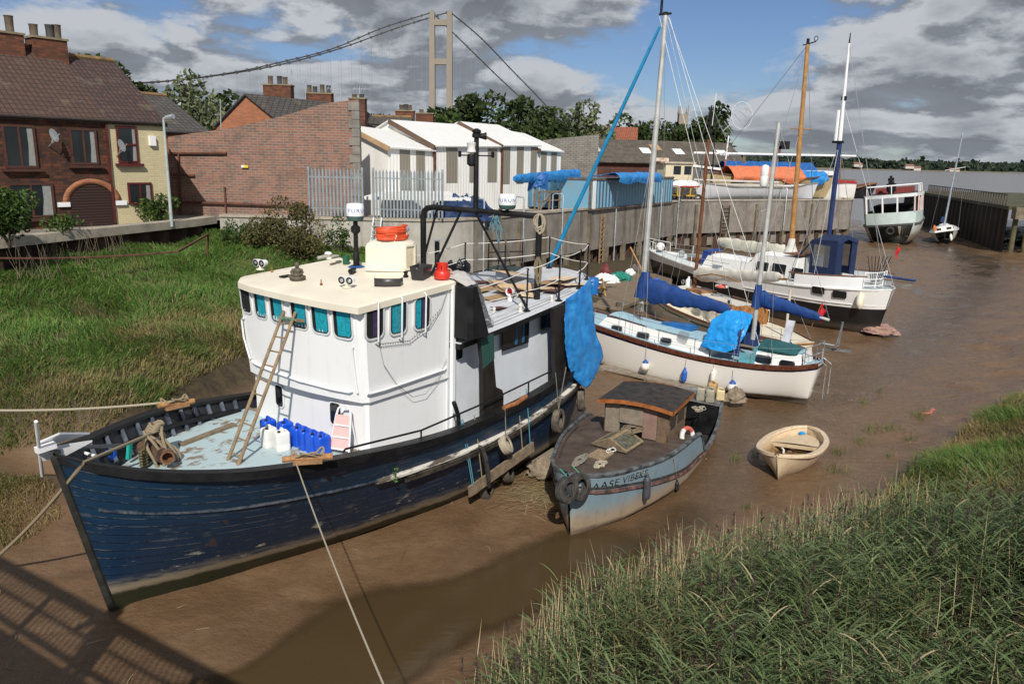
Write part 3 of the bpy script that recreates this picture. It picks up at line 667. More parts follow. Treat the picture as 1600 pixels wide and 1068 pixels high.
HT=Hull([0,0.03,0.1,0.2,0.35,0.534,0.8,1.1,1.5,2,2.5,3,3.6,4.3,5,5.8,6.6,7.4,8.2,9,9.8,10.6,11.4,12.12,12.6,12.96,13.32,13.62,13.86,14.1,14.28,14.4,14.472,14.52],[(0,0.04),(0.1,0.42),(0.25,0.7),(0.534,1.05),(1.356,1.85),(2.178,2.33),(3,2.55),(4,2.65),(5.5,2.69),(8,2.68),(10,2.58),(12,2.36),(12.9,2.02),(13.62,1.5),(14.1,0.95),(14.4,0.42),(14.52,0.02)],[(0,0.03),(0.5,0.14),(1.28,0.4),(2.45,0.74),(3.46,1.06),(5.31,1.42),(7.07,1.77),(9.6,1.82),(12.42,1.45),(13.2,0.9),(13.8,0.3),(14.16,0.05),(14.52,0.02)],[(0,3.1),(0.534,2.86),(1.356,2.68),(2.2,2.6),(3,2.53),(4.3,2.38),(5.2,2.28),(6.5,2.2),(8.1,2.23),(10,2.32),(11.4,2.46),(13.2,2.7),(14.52,2.9)],[(0,1.0),(1,1.0),(2.5,0.88),(4.5,0.68),(7,0.52),(10,0.48),(12.6,0.55),(13.8,0.7),(14.52,0.9)],-.65,3.0)
HT.shell(22).build('hull',hull_paint('trawler_hull_paint',(.008,.034,.074),(.008,.026,.062),.48),TR,ang=50)
HT.band([(.0,-.11),(.045,-.11),(.05,.0),(.05,.05),(-.20,.05),(-.20,-.02),(0,-.04)]).build('cap_rail',BLACK,TR)
HT.shell(3,.10,.74,.985).build('bulwark_lining',M('black_bulwark',(.014,.016,.022),.6,0,.4,4,dirt=.2),TR)
st_=MB();st_.tube([HT.pt(0,t/20,1).lerp(HT.pt(0,t/20,-1),.5)+Vector((-.02,0,0))for t in range(-2,21)],.075,8);st_.build('stem_post',M('dark_stem',(.012,.012,.011),.7,0,.4,4,c2=(.028,.028,.022)),TR)
kp=NT('worn_deck_paint');_a=kp.noise(2.2,7,.68);_b=kp.noise(9,4,.6)
kp.base(kp.mix(kp.rng(kp.math('ADD',_a,kp.math('MULTIPLY',_b,.25)),.655,.75),kp.mix(kp.noise(.9,3),(.36,.46,.49),(.45,.56,.58)),(.20,.16,.12)));kp.rough(.7);kp.bump(_b,.2,.01)
DECKP=kp.mat
HT.deck(2.08,.12,.35,4.6,30).build('foredeck',DECKP,TR)
HT.deck(lambda x:2.06-.14*min(x-4.6,2)+.03*max(x-9,0),.12,4.6,14.3,40).build('side_deck',M('grey_deck',(.30,.31,.31),.7,0,.2,3,dirt=.3),TR)
for side in(1,-1):
 for i in range(11):
  s=.75+i*.36;t=.80
  a,b=HT.pt(s,t,side,-.13),HT.pt(s,.98,side,-.13)
  MB().bar(a,b,.09,.07,(1,0,0)).build('stanchion',M('blue_black_paint',(.05,.065,.10),.6,0,.4,5,c2=(.13,.15,.19)),TR)
HT.band([(-.19,-.04),(-.24,-.04),(-.24,.05),(-.19,.05)],.9,4.4,30,(1,-1),lambda x:.89).build('stringer',BLACK,TR)
k=NT('strake_paint');_n=k.noise(3,6,.65,k.mapped((.6,.6,3)))
k.base(k.mix(k.rng(_n,.45,.56),(.62,.59,.53),(.10,.085,.065)));k.rough(.8);k.bump(_n,.5,.02)
TFS=spline([4,6.2,8.3,10,11.6,13,14.5],[.70,.735,.73,.765,.815,.85,.87])
HT.band([(0,-.07),(.08,-.05),(.085,.0),(.06,.04),(0,.045)],4.2,14.0,50,(1,-1),TFS).build('rubbing_strake',k.mat,TR)
HT.band([(.0,-.22),(.05,-.22),(.085,-.10),(0,-.08)],4.95,14.0,50,(1,-1),TFS).build('rubbing_timber',M('tarred_timber',(.022,.020,.018),.8,0,.5,5,c2=(.09,.075,.055)),TR)
HT.band([(0,-.012),(.03,-.012),(.03,.03),(0,.03)],.15,4.3,40,(1,-1),lambda x:.70).build('hull_moulding',M('scratched_blue',(.012,.035,.075),.5,0,.5,8,c2=(.10,.11,.13)),TR)
# --- wheelhouse: lower house, flared upper house, roof
ZR=lambda x,y:5.17+.06*(x-4.15)+.02*(y+2)
def outline(xf,bulge,hw,xr,ch=.12):
 pts=[(xr,-hw),(xf+ch,-hw),(xf,-hw+ch)]
 pts+=[(xf-bulge*(1-(y/(hw-ch))**2),y)for y in np.linspace(-hw+ch,hw-ch,9)[1:-1]]
 return pts+[(xf,hw-ch),(xf+ch,hw),(xr,hw)]
lo=outline(4.47,.10,1.86,6.95,.06);lb=[(x,y,1.75)for x,y in lo];lt=[(x,y,3.24)for x,y in lo]
k=NT('wheelhouse_white');_s=k.noise(1,6,.7,k.mapped((5,5,.45)));_c=k.mix(k.rng(_s,.52,.78,0,.22),(.83,.84,.85),(.46,.43,.37));_c=k.mix(k.rng(k.noise(2.4,6,.7),.60,.72,0,.16),_c,(.42,.36,.28));k.base(_c);k.rough(.42);k.bump(k.noise(1.7,3),.12,.03);WHW=k.mat
MB().grid([lb,lt],closed=True).build('lower_house',WHW,TR,ang=20)
OB=outline(4.36,.20,1.93,6.9);OT=outline(4.22,.10,2.0,6.86)
uw=MB();uw.grid([[(x+.08,y*.965,3.21)for x,y in OB],[(x,y,3.16)for x,y in OB],[(x,y,ZR(x,y)-.06)for x,y in OT]],closed=True);uw.build('wheelhouse_wall',WHW,TR,ang=20)
rf=[(6.98,-2.06),(4.12,-2.05),(4.02,-1.2),(3.98,0),(4.02,1.2),(4.12,1.75),(4.45,2.12),(7.3,2.12)]
rm=MB();rm.grid([[(x,y,ZR(x,y)-.13)for x,y in rf],[(x,y,ZR(x,y))for x,y in rf],[(6.9+(x-6.9)*.97,y*.97,ZR(x,y)+.035)for x,y in rf]],closed=True)
rm.add([(6.9+(x-6.9)*.97,y*.97,ZR(x,y)+.035)for x,y in rf],[tuple(range(8))]);rm.add([(x,y,ZR(x,y)-.13)for x,y in rf],[tuple(range(8))])
rm.build('wheelhouse_roof',CREAM,TR,ang=25)
WH_RIM=M('window_rim',(.70,.72,.73),.35,.1,.08);RUB=M('rubber_seal',(.015,.015,.016),.6)
CURT=M('teal_curtain',(.006,.40,.52),.85,0,.25,14,bump=.5,bs=18);PURP=M('purple_curtain',(.075,.035,.13),.85,0,.3,10,bump=.5,bs=18)
def house_window(M_,w,h,r,curtain=None,cx_=0,cw=None,rim=True,second=None):
 f=MB();ring(f,M_,w+.09,h+.09,r+.045,.04,-.01,.026);o=f.build('window',WH_RIM if rim else RUB,TR)
 g=MB();ring(g,M_,w+.03,h+.03,r+.015,.035,.0,.020);g.build('seal',RUB,o)
 b=MB();plate(b,M_,w,h,r,-.02,.004);b.build('interior',DARKIN,o)
 if curtain:
  for mt,c0,c1 in((curtain,cx_,cw or w*.86),)+(((second[0],second[1],second[2]),)if second else()):
   q=MB();rows=[]
   for j in range(13):
    u=c0-c1/2+c1*j/12;e=r*.8 if abs(u)>w/2-r*.6 else .01
    rows.append([M_@Vector((u,v,.007+.003*math.sin(j*1.7)))for v in(-h/2+e,0,h/2-e)])
   q.grid(rows);q.build('curtain',mt,o)
 p=MB();plate(p,M_,w-.01,h-.01,r,.0135,.0155);p.build('pane',PANE,o)
 return o
def front_m(px,py,low=False):
 x=4.3
 for _ in range(6):
  q=FT.px(px,py,x=x);t=(q.z-3.16)/2.0;yy=abs(q.y)/1.85
  x=(4.47-.10*(1-yy*yy))if low else(4.36-.20*(1-yy*yy))*(1-t)+(4.22-.10*(1-yy*yy))*t
 sl=.2*q.y/1.85 if low else(.4*(1-t)+.2*t)*q.y/1.85/1.85
 nv=Vector((-1,sl,0 if low else-.07)).normalized();q=FT.px(px,py,x=x);return face_m(q+nv*.004,nv)
for i,(px,py)in enumerate([(385,465),(407.6,473),(433,480),(468,488.5),(501,495.5),(536,502.5)]):
 Mw=front_m(px,py);w_=(.36,.40,.39,.44,.44,.45)[i]
 house_window(Mw,w_,.63,.10,CURT if i else None,(.0,.03,.03,.035,.03,.03)[i],w_*(.7,.76,.72,.74,.78,.80)[i])
for i,(px,py)in enumerate([(584,501.5),(621,495.3),(658.4,488.5)]):
 q=FT.px(px,py,y=-1.985);Mw=face_m(q+Vector((0,-.012,0)),(0,-1,-.03))
 o=house_window(Mw,.44,.66,.11,(PURP,CURT,CURT)[i],(.06,.0,-.11)[i],(.19,.33,.15)[i],second=((DARKIN,-.12,.1),(WOOD_OLD,.0,.02),(PURP,.05,.09))[i])
 t=[Mw@Vector(v)for v in((.02,.44,.05),(.02,.40,.10),(.02,-.40,.10),(.02,-.44,.02))]
 MB().tube(t,.018,7).build('window_bar',WHITE,TR)
for px,py in((437,618),(525,646)):
 Mw=front_m(px,py,True);f=MB();ring(f,Mw,.36,.54,.11,.03,0,.02);o=f.build('porthole',WHITE,TR);b=MB();plate(b,Mw,.31,.49,.09,-.01,.008);b.build('opening',GLASS,o)
def tube_on_front(pts,r,nm):
 MB().tube([front_m(a,b).translation+Vector((-.035,0,0))for a,b in pts],r,7).build(nm,WHITE,TR)
tube_on_front([(396,563),(402,568),(430,580),(470,594),(520,607),(548,612),(552,610)],.026,'ledge_rail')
tube_on_front([(383,496),(380,499),(383,525),(392,557),(394,560)],.02,'grab_rail')
tube_on_front([(554,541),(552.5,545),(556,580),(560,610),(561,613)],.02,'grab_rail')
MB().tube([FT.px(a,b,y=-1.99)for a,b in((574,614),(577,615),(600,609),(650,592),(694,577),(697,573))],.026,7).build('ledge_rail',WHITE,TR)
MB().bar((6.95,-2.0,1.8),(6.90,-2.06,5.28),.09,.09).build('corner_pipe',WHITE,TR)
# --- funnel casing, after house and its roof deck
DZ=lambda x,y:4.08+.088*(x-8)+.015*(y+2)
ah=[(6.9,-1.9),(12.6,-1.72),(13.4,-1.2),(13.4,1.2),(12.6,1.72),(6.9,1.9)]
MB().grid([[(x,y,1.75)for x,y in ah],[(x,y,DZ(x,y)-.08)for x,y in ah]],closed=True).build('after_house',M('bluish_white_paint',(.68,.72,.77),.5,0,.06,1.5,dirt=.08,dirtc=(.4,.4,.38)),TR,ang=20)
ad=[(6.95,-2.22),(9,-2.25),(11,-2.2),(12.6,-2.0),(13.7,-1.6),(14.4,-.9),(14.65,0),(14.4,.9),(13.7,1.6),(12.6,2.0),(11,2.2),(9,2.25),(6.95,2.22)]
am=MB();am.grid([[(x,y,DZ(x,y)-.14)for x,y in ad],[(x,y,DZ(x,y)-.012)for x,y in ad]],closed=True);am.build('roof_edge',BLACK,TR,ang=25)
am=MB();am.add([(x*.998+.02,y*.985,DZ(x,y))for x,y in ad]+[(x,y,DZ(x,y)-.14)for x,y in ad],[tuple(range(13)),tuple(range(25,12,-1))]);am.add([(x*.998+.02,y*.985,DZ(x,y))for x,y in ad]+[(x,y,DZ(x,y)-.013)for x,y in ad],[(i,(i+1)%13,13+(i+1)%13,13+i)for i in range(13)])
am.build('roof_deck',M('pale_grey_deck',(.50,.52,.55),.6,0,.10,1.6,dirt=.3,dirtc=(.36,.36,.36)),TR,ang=30)
for y in(-2.02,-1.86):
 MB().bar((7.9,y,DZ(7.9,y)+.002),(12.3,y+.12,DZ(12.3,y)+.002),.012,.008).build('deck_seam',BLACK,TR)
cs=MB();c0,c1=[(6.90,-1.9),(6.90,-2.46),(6.98,-2.56),(7.56,-2.56),(7.74,-2.3),(7.80,-1.7),(6.90,-1.7)],[(6.90,-1.9),(6.90,-2.46),(6.98,-2.55),(7.14,-2.53),(7.22,-2.3),(7.26,-1.7),(6.90,-1.7)]
cs.grid([[(x,y,4.12)for x,y in c0],[(x,y,5.28)for x,y in c1]],closed=True);cs.add([(x,y,5.28)for x,y in c1]+[(x,y,4.12)for x,y in c0],[tuple(range(7)),tuple(range(13,6,-1))])
cs.build('funnel_casing',BLACK,TR,ang=25)
fin=M('black_fin_paint',(.016,.013,.012),.5,0,.3,3)
for nm,pts in(('fin',[(7.50,4.02),(7.98,4.06),(8.02,3.4),(8.12,2.75),(8.36,2.62),(8.42,2.5),(8.42,1.85),(7.66,1.85),(7.62,2.9),(7.60,3.5)]),('fin',[(10.5,4.30),(11.05,4.34),(11.1,3.4),(11.2,2.85),(11.5,2.72),(11.5,2.1),(10.66,2.1),(10.7,2.6),(10.64,2.8),(10.6,3.5)])):
 MB().prism([(x,-2.36,z)for x,z in pts],(0,.12,0)).build(nm,fin,TR)
MB().prism([(x,-2.372,z)for x,z in[(7.50,4.02),(7.98,4.06),(8.02,3.46),(7.6,3.3)]],(0,.009,0)).build('green_netting',M('green_netting',(.015,.07,.055),.8,0,.4,30),TR)
for q,w_,h_ in((FT.px(805,522,y=-1.9),1.12,.58),(FT.px(854,499,y=-1.85),.52,.44)):
 Mw=face_m(q+Vector((0,-.01,0)),(.03,-1,0));f=MB();ring(f,Mw,w_+.06,h_+.06,.02,.03,0,.02,2);o=f.build('cabin_window',BLACK,TR);b=MB();plate(b,Mw,w_,h_,.01,-.005,.006,2);b.build('pane',GLASS,o)
 for dx in((.02,.34)if w_>.6 else()):MB().box(Mw@Vector((dx,0,.010)),(.10,.012,h_*.9)).build('curtain',M('window_blue_cloth',(.02,.10,.22),.8),o)
MB().prism([(7.2,-1.95,3.52),(7.36,-1.95,3.55),(7.36,-1.95,3.95),(7.2,-1.95,3.92)],(0,.06,0)).build('side_window',GLASS,TR)
# --- hull handrail along the starboard side deck
hr=[FT.px(a,b,y=-2.48)for a,b in((536,706),(540,701),(658,672),(760,628),(862,579))]
b=MB();b.tube(hr,.022,7)
for a,c in((658,690),(745,652),(815,615)):
 pass
b.build('side_handrail',BLACK,TR)
for a,c in((658,673),(826,596)):
 q=FT.px(a,c,y=-2.48);MB().cyl((q.x,q.y,q.z),(q.x,q.y,HT.zs(q.x)+.02),.02,n=7).build('rail_post',BLACK,TR)
MB().tube([FT.px(a,b,y=-2.42)for a,b in((717,669),(716,650),(712,636),(709,628))],.05,8).build('davit_stub',BLACK,TR)
# --- gear built onto the wheelhouse roof
def on_roof(px,py,dz=.04):
 q=FT.px(px,py,z=5.25)
 for _ in range(4):q=FT.px(px,py,z=ZR(q.x,q.y)+dz)
 return q
def on_deck(px,py,dz=.0):
 q=FT.px(px,py,z=4.4)
 for _ in range(6):q=FT.px(px,py,z=DZ(q.x,q.y)+dz)
 return q
BLUE_TXT=M('blue_lettering',(.03,.14,.45),.5)
DOME_B=M('radome_green_grey',(.04,.09,.085),.5)
def radome(c,r,parent,phase):
 d=MB();d.lathe([(r*.93,-.05),(r,.0),(r*1.02,.09),(r*.98,.24),(r*.90,.275),(r*.5,.29),(0,.293)],c,28);o=d.build('radome',WHITE,parent)
 e=MB();e.lathe([(0,-.12),(r*.6,-.12),(r*.88,-.10),(r*.95,-.05),(r*.995,-.004)],c,28);e.build('radome_base',DOME_B,o)
 vs,fs=text_flat('FURUNO',.135,space=1.25);t=MB()
 q=FT.I.to_3x3()@Vector((-c[0],0,0));view=FT.I@Vector((0,0,EYE))-Vector(c);a0=math.atan2(view.y,view.x)+phase
 t.add([(c[0]+(r*1.02+.004)*math.cos(a0+v.x*1.05/r),c[1]+(r*1.02+.004)*math.sin(a0+v.x*1.05/r),c[2]+.12+v.y*.9)for v in vs],fs);t.build('lettering',BLUE_TXT,o,smooth=False)
p1=on_roof(557,417);zt=zl(FT,p1.x,p1.y,345)
b=MB();b.lathe([(.13,0),(.13,.04),(.075,.06),(.075,.32),(.062,.36)],p1,14);b.cyl(p1,(p1.x,p1.y,zt),.055);b.lathe([(.06,0),(.11,.05),(.11,.16),(.06,.2)],(p1.x,p1.y,zt-.30),14);b.build('radar_post',BLACK,TR)
MB().lathe([(.16,0),(.2,.015),(.14,.05)],p1+Vector((0,0,-.01)),16).build('post_collar',M('blue_collar',(.02,.09,.30),.5),TR)
radome((p1.x,p1.y,zt+.12),.205,TR,.75)
q0=on_roof(572,428);cm=MB();w_=depth(FT.w(*q0))/FPX
E_=FT.I.to_3x3()@Vector((1,0,0));N_=FT.I.to_3x3()@Vector((0,1,0))
cc=on_roof(612,421);hw,dp,hh=37*w_,.52,46*w_
def cpt(u,v,z):return cc+E_*u+N_*v+Vector((0,0,z))
base=[(-hw*1.04,-.30),(hw*.62,-.30),(hw*1.0,-.02),(hw*1.0,dp),(-hw*1.0,dp)]
top=[(-hw*.86,-.16),(hw*.40,-.16),(hw*.72,.04),(hw*.72,dp-.1),(-hw*.82,dp-.1)]
cm.grid([[cpt(u,v,0)for u,v in base],[cpt(u,v,hh*.88)for u,v in[(a*.93+c*.07,b*.9+d*.1)for(a,b),(c,d)in zip(base,top)]],[cpt(u,v,hh)for u,v in top]],closed=True);cm.add([cpt(u,v,hh)for u,v in top],[tuple(range(5))])
o=cm.build('companionway',CREAM,TR,bevel=.03,ang=40)
a,c=cpt(hw*.62,-.30,.05),cpt(hw*1.0,-.02,.05);nv=(c-a).cross(Vector((0,0,1))).normalized();Mw=face_m((a+c)/2+Vector((0,0,hh*.40))+nv*.02-Vector((0,0,0)),nv)
f=MB();ring(f,Mw,(c-a).length*.95,hh*.85,.04,.035,-.06,.03);f.build('panel_frame',CREAM,o)
d=MB();plate(d,Mw,(c-a).length*.85,hh*.75,.03,-.05,.0);d.build('panel',M('shaded_cream',(.60,.52,.38),.6),o)
v0=cpt(hw*.55,.2,hh);b=MB();b.cyl(v0,v0+Vector((0,0,.24)),.055);b.build('vent_pipe',CREAM,TR);b=MB();b.lathe([(.09,0),(.10,.02),(.10,.07),(.07,.10),(0,.10)],v0+Vector((0,0,.22)),14);b.build('vent_cap',STEEL,TR)
def searchlight(px,py,ang):
 c=on_roof(px,py);o=MB();o.lathe([(.10,0),(.10,.02),(.03,.04),(.03,.10)],c,12);o=o.build('searchlight',CREAM,TR)
 ax=(FT.I.to_3x3()@Vector((math.sin(ang),-math.cos(ang),-.10))).normalized();sd_=ax.cross(Vector((0,0,1))).normalized()
 for s in(-1,1):
  p=c+Vector((0,0,.16))+sd_*.095*s;b=MB();b.cyl(p-ax*.09,p+ax*.05,.062,.092,16);b.build('lamp_body',WHITE,o);b=MB();b.cyl(p+ax*.045,p+ax*.056,.08,.08,16);b.build('lens',GLASS,o)
  b=MB();b.cyl(p+ax*.05,p+ax*.07,.05,.02,12);b.build('reflector',CHROME,o)
searchlight(407,421,-.5);searchlight(542,449,-.35)
for px,py in((425,425),(502,445)):
 c=on_roof(px,py);MB().lathe([(.03,0),(.03,.03),(.012,.05),(.012,.10),(.02,.11),(0,.12)],c,8).build('bolt_post',VARNISH,TR)
c=on_roof(606,447);b=MB();pts=[(-.30,.06),(-.28,-.04),(0,-.07),(.26,.0),(.30,.16)]
b.grid([[c+E_*u+N_*v+Vector((0,0,z))for u,v in pts]for z in(0,.17)]);b=b.build('wind_deflector',M('smoked_plastic',(.045,.042,.045),.35),TR);sm=b.modifiers.new('t','SOLIDIFY');sm.thickness=.02
c=on_roof(634,433);MB().lathe([(.06,0),(.06,.04),(.04,.06),(.045,.10),(.06,.13),(.03,.14)],c,12).build('roof_vent',BLACK,TR)
c=on_roof(600,445);MB().lathe([(.08,0),(.08,.02),(.03,.03),(.0,.05)],c,12).build('roof_fitting',STEEL,TR)
c=on_deck(683,436);zt=zl(FT,c.x,c.y,378);b=MB();b.cyl(c,(c.x,c.y,zt),.075,n=14);b.build('stove_chimney',M('sooty_steel',(.05,.046,.042),.5,.5,.3),TR);b=MB();b.lathe([(.05,0),(.07,.03),(.12,.05),(.02,.10),(0,.10)],(c.x,c.y,zt),14);b.build('chimney_cowl',STEEL,TR)
# --- gantry over the after roof with mast and second radome
g1=Vector((10.15,1.82,DZ(10.15,1.82)));z1=zl(FT,g1.x,g1.y,323);g2=on_deck(839,467);z2=zl(FT,g2.x,g2.y,338)
b=MB();b.tube([g1,(g1.x,g1.y,z1-.30),(g1.x+.01,g1.y-.03,z1-.12),(g1.x+.04,g1.y-.12,z1-.03),(g1.x+.08,g1.y-.3,z1),(g2.x,g2.y+.0,z2)],.082,10);b.tube([g2,(g2.x,g2.y,z2+.06)],.085,10);b.build('gantry',BLACK,TR)
top=lambda f:Vector((g1.x+.06,g1.y-.2,z1)).lerp(Vector((g2.x,g2.y,z2)),f)
for f,e in((.22,on_deck(668,435)),(.48,on_deck(808,478)),(.60,on_deck(762,440))):
 pass
b=MB();b.bar(top(.0)+Vector((.05,-.2,-.08)),on_deck(655,436)+Vector((0,0,.1)),.05);b.bar(top(.30),Vector((8.9,.9,DZ(8.9,.9))),.05);b.bar(top(.42),on_deck(826,487),.045);b.build('gantry_brace',BLACK,TR)
mb_=top(.43);zt=zl(FT,mb_.x,mb_.y,202)
b=MB();b.cyl(mb_,(mb_.x,mb_.y,zt-.2),.075,.065,10);b.lathe([(.08,0),(.12,.02),(.12,.10),(.09,.12),(.12,.14),(.12,.19),(.04,.24)],(mb_.x,mb_.y,zt-.22),12);b.build('mast',BLACK,TR)
zc=zl(FT,mb_.x,mb_.y,243);dirr=(FT.I.to_3x3()@Vector((1,.15,0))).normalized();MB().bar(mb_-dirr*.42+Vector((0,0,zc-mb_.z)),mb_+dirr*.46+Vector((0,0,zc-mb_.z)),.035).build('mast_crosstree',BLACK,TR)
c=mb_-dirr*.13+Vector((0,0,zc-mb_.z));MB().lathe([(.09,.06),(.13,.09),(.10,.2),(.13,.32),(.04,.36),(0,.36)],c,14).build('mast_lamp',M('lamp_glass',(.7,.7,.68),.3),TR)
MB().lathe([(.06,-.28),(.12,-.22),(.12,-.05),(.1,.04)],c,12).build('lamp_base',BLACK,TR)
for s in(-1,1):
 c=mb_+dirr*.44*s+Vector((0,0,zc-mb_.z));MB().lathe([(.03,-.05),(.045,-.02),(.045,.1),(0,.12)],c,10).build('navigation_lamp',BLACK,TR)
c=mb_+dirr*.14+Vector((0,0,zc-mb_.z+.5));MB().cyl(c-dirr*.15,c+dirr*.12,.03,.10,12).build('horn',BLACK,TR)
c=top(.70);q=FT.px(791,330,y=c.y);c=top(.715);zt=zl(FT,c.x,c.y,327);MB().cyl(c,(c.x,c.y,zt),.05).build('radar_post',BLACK,TR);radome((c.x,c.y,zt+.12),.235,TR,.18)
STN=[(823,486,419),(873,470,398),(905,451,390),(917,437,380)];prev=None;tops=[]
sp=[]
for px,py,pt_ in STN:
 q=on_deck(px,py);zt=zl(FT,q.x,q.y,pt_);sp.append((q,zt))
for x,y in((12.2,2.0),(9.4,2.2),(14.4,.4)):
 q=Vector((x,y,DZ(x,y)));sp.append((q,q.z+1.0))
for q,zt in sp:
 b=MB();b.lathe([(.10,0),(.10,.02),(.04,.05),(.028,.10),(.024,.42),(.04,.45),(.024,.48),(.022,zt-q.z-.06),(.04,zt-q.z-.02),(.02,zt-q.z),(0,zt-q.z)],q,10);b.build('guard_stanchion',BLACK,TR)
order=[sp[i]for i in(0,1,2,3,6,4,5)]
for f in(.97,.48):
 b=MB();pts=[Vector((7.4,-2.1,5.0+(-.2 if f<.9 else .1)))]
 for q,zt in order:pts.append(Vector((q.x,q.y,q.z+(zt-q.z)*f)))
 pts.append(Vector((7.5,2.1,DZ(7.5,2.1)+f)))
 full=[]
 for a,c in zip(pts[:-1],pts[1:]):full+=sag(a,c,.05)[:-1]
 b.tube(full+[pts[-1]],.011,5);b.build('guard_cord',CORD,TR)
fr=[on_deck(a,c)for a,c in((763,424),(789,420),(816,418),(802,414))];zt=zl(FT,fr[0].x,fr[0].y,376)
b=MB();b.tube([fr[0],(fr[0].x,fr[0].y,zt-.1),Vector((fr[0].x,fr[0].y,zt)).lerp(Vector((fr[2].x,fr[2].y,zt)),.04),(fr[2].x,fr[2].y,zt),fr[2]],.026,7);b.tube([fr[1],(fr[1].x,fr[1].y,zt)],.024,6)
for h in(.33,.62):b.bar(Vector((fr[0].x,fr[0].y,fr[0].z+h*(zt-fr[0].z))),Vector((fr[2].x,fr[2].y,fr[0].z+h*(zt-fr[0].z))),.03)
b.build('hatch_rail',BLACK,TR)
c=(fr[0]+fr[2])/2;MB().box(c+Vector((0,0,.03)),(.9,.9,.07),.2).build('hatch',M('dark_green_hatch',(.03,.05,.045),.6),TR)
for px,py,s in((813,487,1),(862,471,.8),(852,482,.0),(772,489,.7)):
 c=on_deck(px,py)
 if s:b=MB();b.lathe([(.075*s,0),(.075*s,.02),(.05*s,.03),(.055*s,.14*s),(.065*s,.16*s),(.05*s,.22*s),(0,.23*s)],c,14);b.build('deck_vent',M('weathered_white',(.66,.64,.58),.5,0,.1,8,dirt=.15),TR)
c=on_deck(797,470);o=MB().cyl(c,c+Vector((0,0,.10)),.075,n=14).cyl(c+Vector((0,0,.10)),c+Vector((0,0,.2)),.05,n=12).build('cowl_vent',WHITE,TR)
ax=(FT.I.to_3x3()@Vector((-.55,-.8,.1))).normalized();p=c+Vector((0,0,.25));MB().lathe([(.02,-.12),(.08,-.09),(.10,-.02),(.12,.05),(.105,.05),(.09,0)],p,16,Vector((0,0,1)).rotation_difference(ax).to_matrix()).build('cowl',WHITE,o);MB().cyl(p+ax*.0,p+ax*.02,.092,n=16).build('cowl_throat',M('red_paint',(.45,.015,.03),.5),o)
b=MB();w1=[FT.px(a,c,y=-2.03)for a,c in((590,534),(594,537),(640,532),(672,510),(690,480),(700,452))];w2=[FT.px(a,c,y=-2.0)for a,c in((592,536),(600,570),(620,600),(645,620),(665,615),(685,590),(698,560))]
for w_ in(w1,w2):b.tube(w_,.006,4)
for i in range(26):q=w1[1].lerp(w1[2],i/12)if i<12 else w1[2].lerp(w1[4],(i-12)/14);b.box(q+Vector((0,-.01,-.012)),(.012,.012,.03))
b.build('light_string',M('green_wire',(.10,.12,.10),.7),TR)
# ------------------------------------------------------------------ loose gear lying on and hanging from the fishing boat
TM=FT.M.to_3x3()
def up_z(F,q,py):return zl(F,q.x,q.y,py)
lf,rfoot=FT.px(356,719,z=2.10),FT.px(372,726.5,z=2.10);ltop=FT.px(441,492,x=4.05);rtop=FT.px(459,494.5,x=4.02)
OLDLAD=M('ladder_wood',(.24,.17,.10),.85,0,.3,8,dirt=.2)
t=tag(thing('wooden_ladder','old wooden ladder leaning against the front of the white wheelhouse','ladder',FT.w(*lf)),'old wooden ladder leaning against the front of the white wheelhouse','ladder')
def rel(F,root):return lambda p:root.matrix_world.inverted()@F.w(*p)
r_=rel(FT,t)
for a,c in((lf,ltop),(rfoot,rtop)):MB().cyl(r_(a),r_(c+(c-a).normalized()*.10),.036,.032,8).build('stile',OLDLAD,t)
for i in range(10):
 f=.055+i*.099;MB().cyl(r_(lf.lerp(ltop,f)),r_(rfoot.lerp(rtop,f)),.017,n=7).build('rung',OLDLAD,t)
MB().bar(r_(ltop.lerp(rtop,-.35)+Vector((.02,0,-.06))),r_(ltop.lerp(rtop,1.7)+Vector((.02,0,-.07))),.07,.05).build('top_board',OLDLAD,t)
MB().tube([r_(ltop.lerp(rtop,f)+Vector((-.05,0,.02*math.sin(f*20)-.05)))for f in np.linspace(-.2,1.2,14)],.012,5).build('lashing',ROPE_GREEN,t)
def jerrycan(px,py,z,mat,label,group,rz=.1,h=.46,w=.29,d=.25,F=None,cap=None):
 F=F or FT;q=F.px(px,py,z=z);t=F.thing('jerrycan',label,'jerrycan',q,rz,group)
 b=MB();b.grid([[(x*k,y*k,zz)for x,y in rrect(w,d,.045)]for k,zz in((.90,0),(.97,.012),(1,.03),(1,h*.30),(.975,h*.34),(1,h*.38),(1,h*.78),(.97,h*.83),(.86,h*.88))],closed=True)
 b.add([(x*.86,y*.86,h*.88)for x,y in rrect(w,d,.045)],[tuple(range(24))]);b.add([(x*.9,y*.9,0)for x,y in rrect(w,d,.045)],[tuple(range(24))]);b.build('body',mat,t,ang=40)
 hb=MB();hb.tube([(w*.05,d*.30,h*.86),(w*.05,d*.28,h*.97),(w*.05,d*.16,h*.995),(w*.05,-d*.10,h*.995),(w*.05,-d*.20,h*.97),(w*.05,-d*.22,h*.86)],.024,7);hb.build('handle',mat,t)
 MB().lathe([(.032,h*.86),(.032,h*.93),(.027,h*.945),(0,h*.945)],(-w*.24,-d*.20,0),12).build('cap',cap or BLACK,t);return t
BLUEP=M('blue_plastic',(.008,.085,.62),.38,0,.10,4,bump=.05);WHITEP=M('white_plastic',(.80,.80,.77),.4,0,.05,4,bump=.05,dirt=.08,dirtc=(.5,.48,.42))
g='jerrycans on the trawler foredeck'
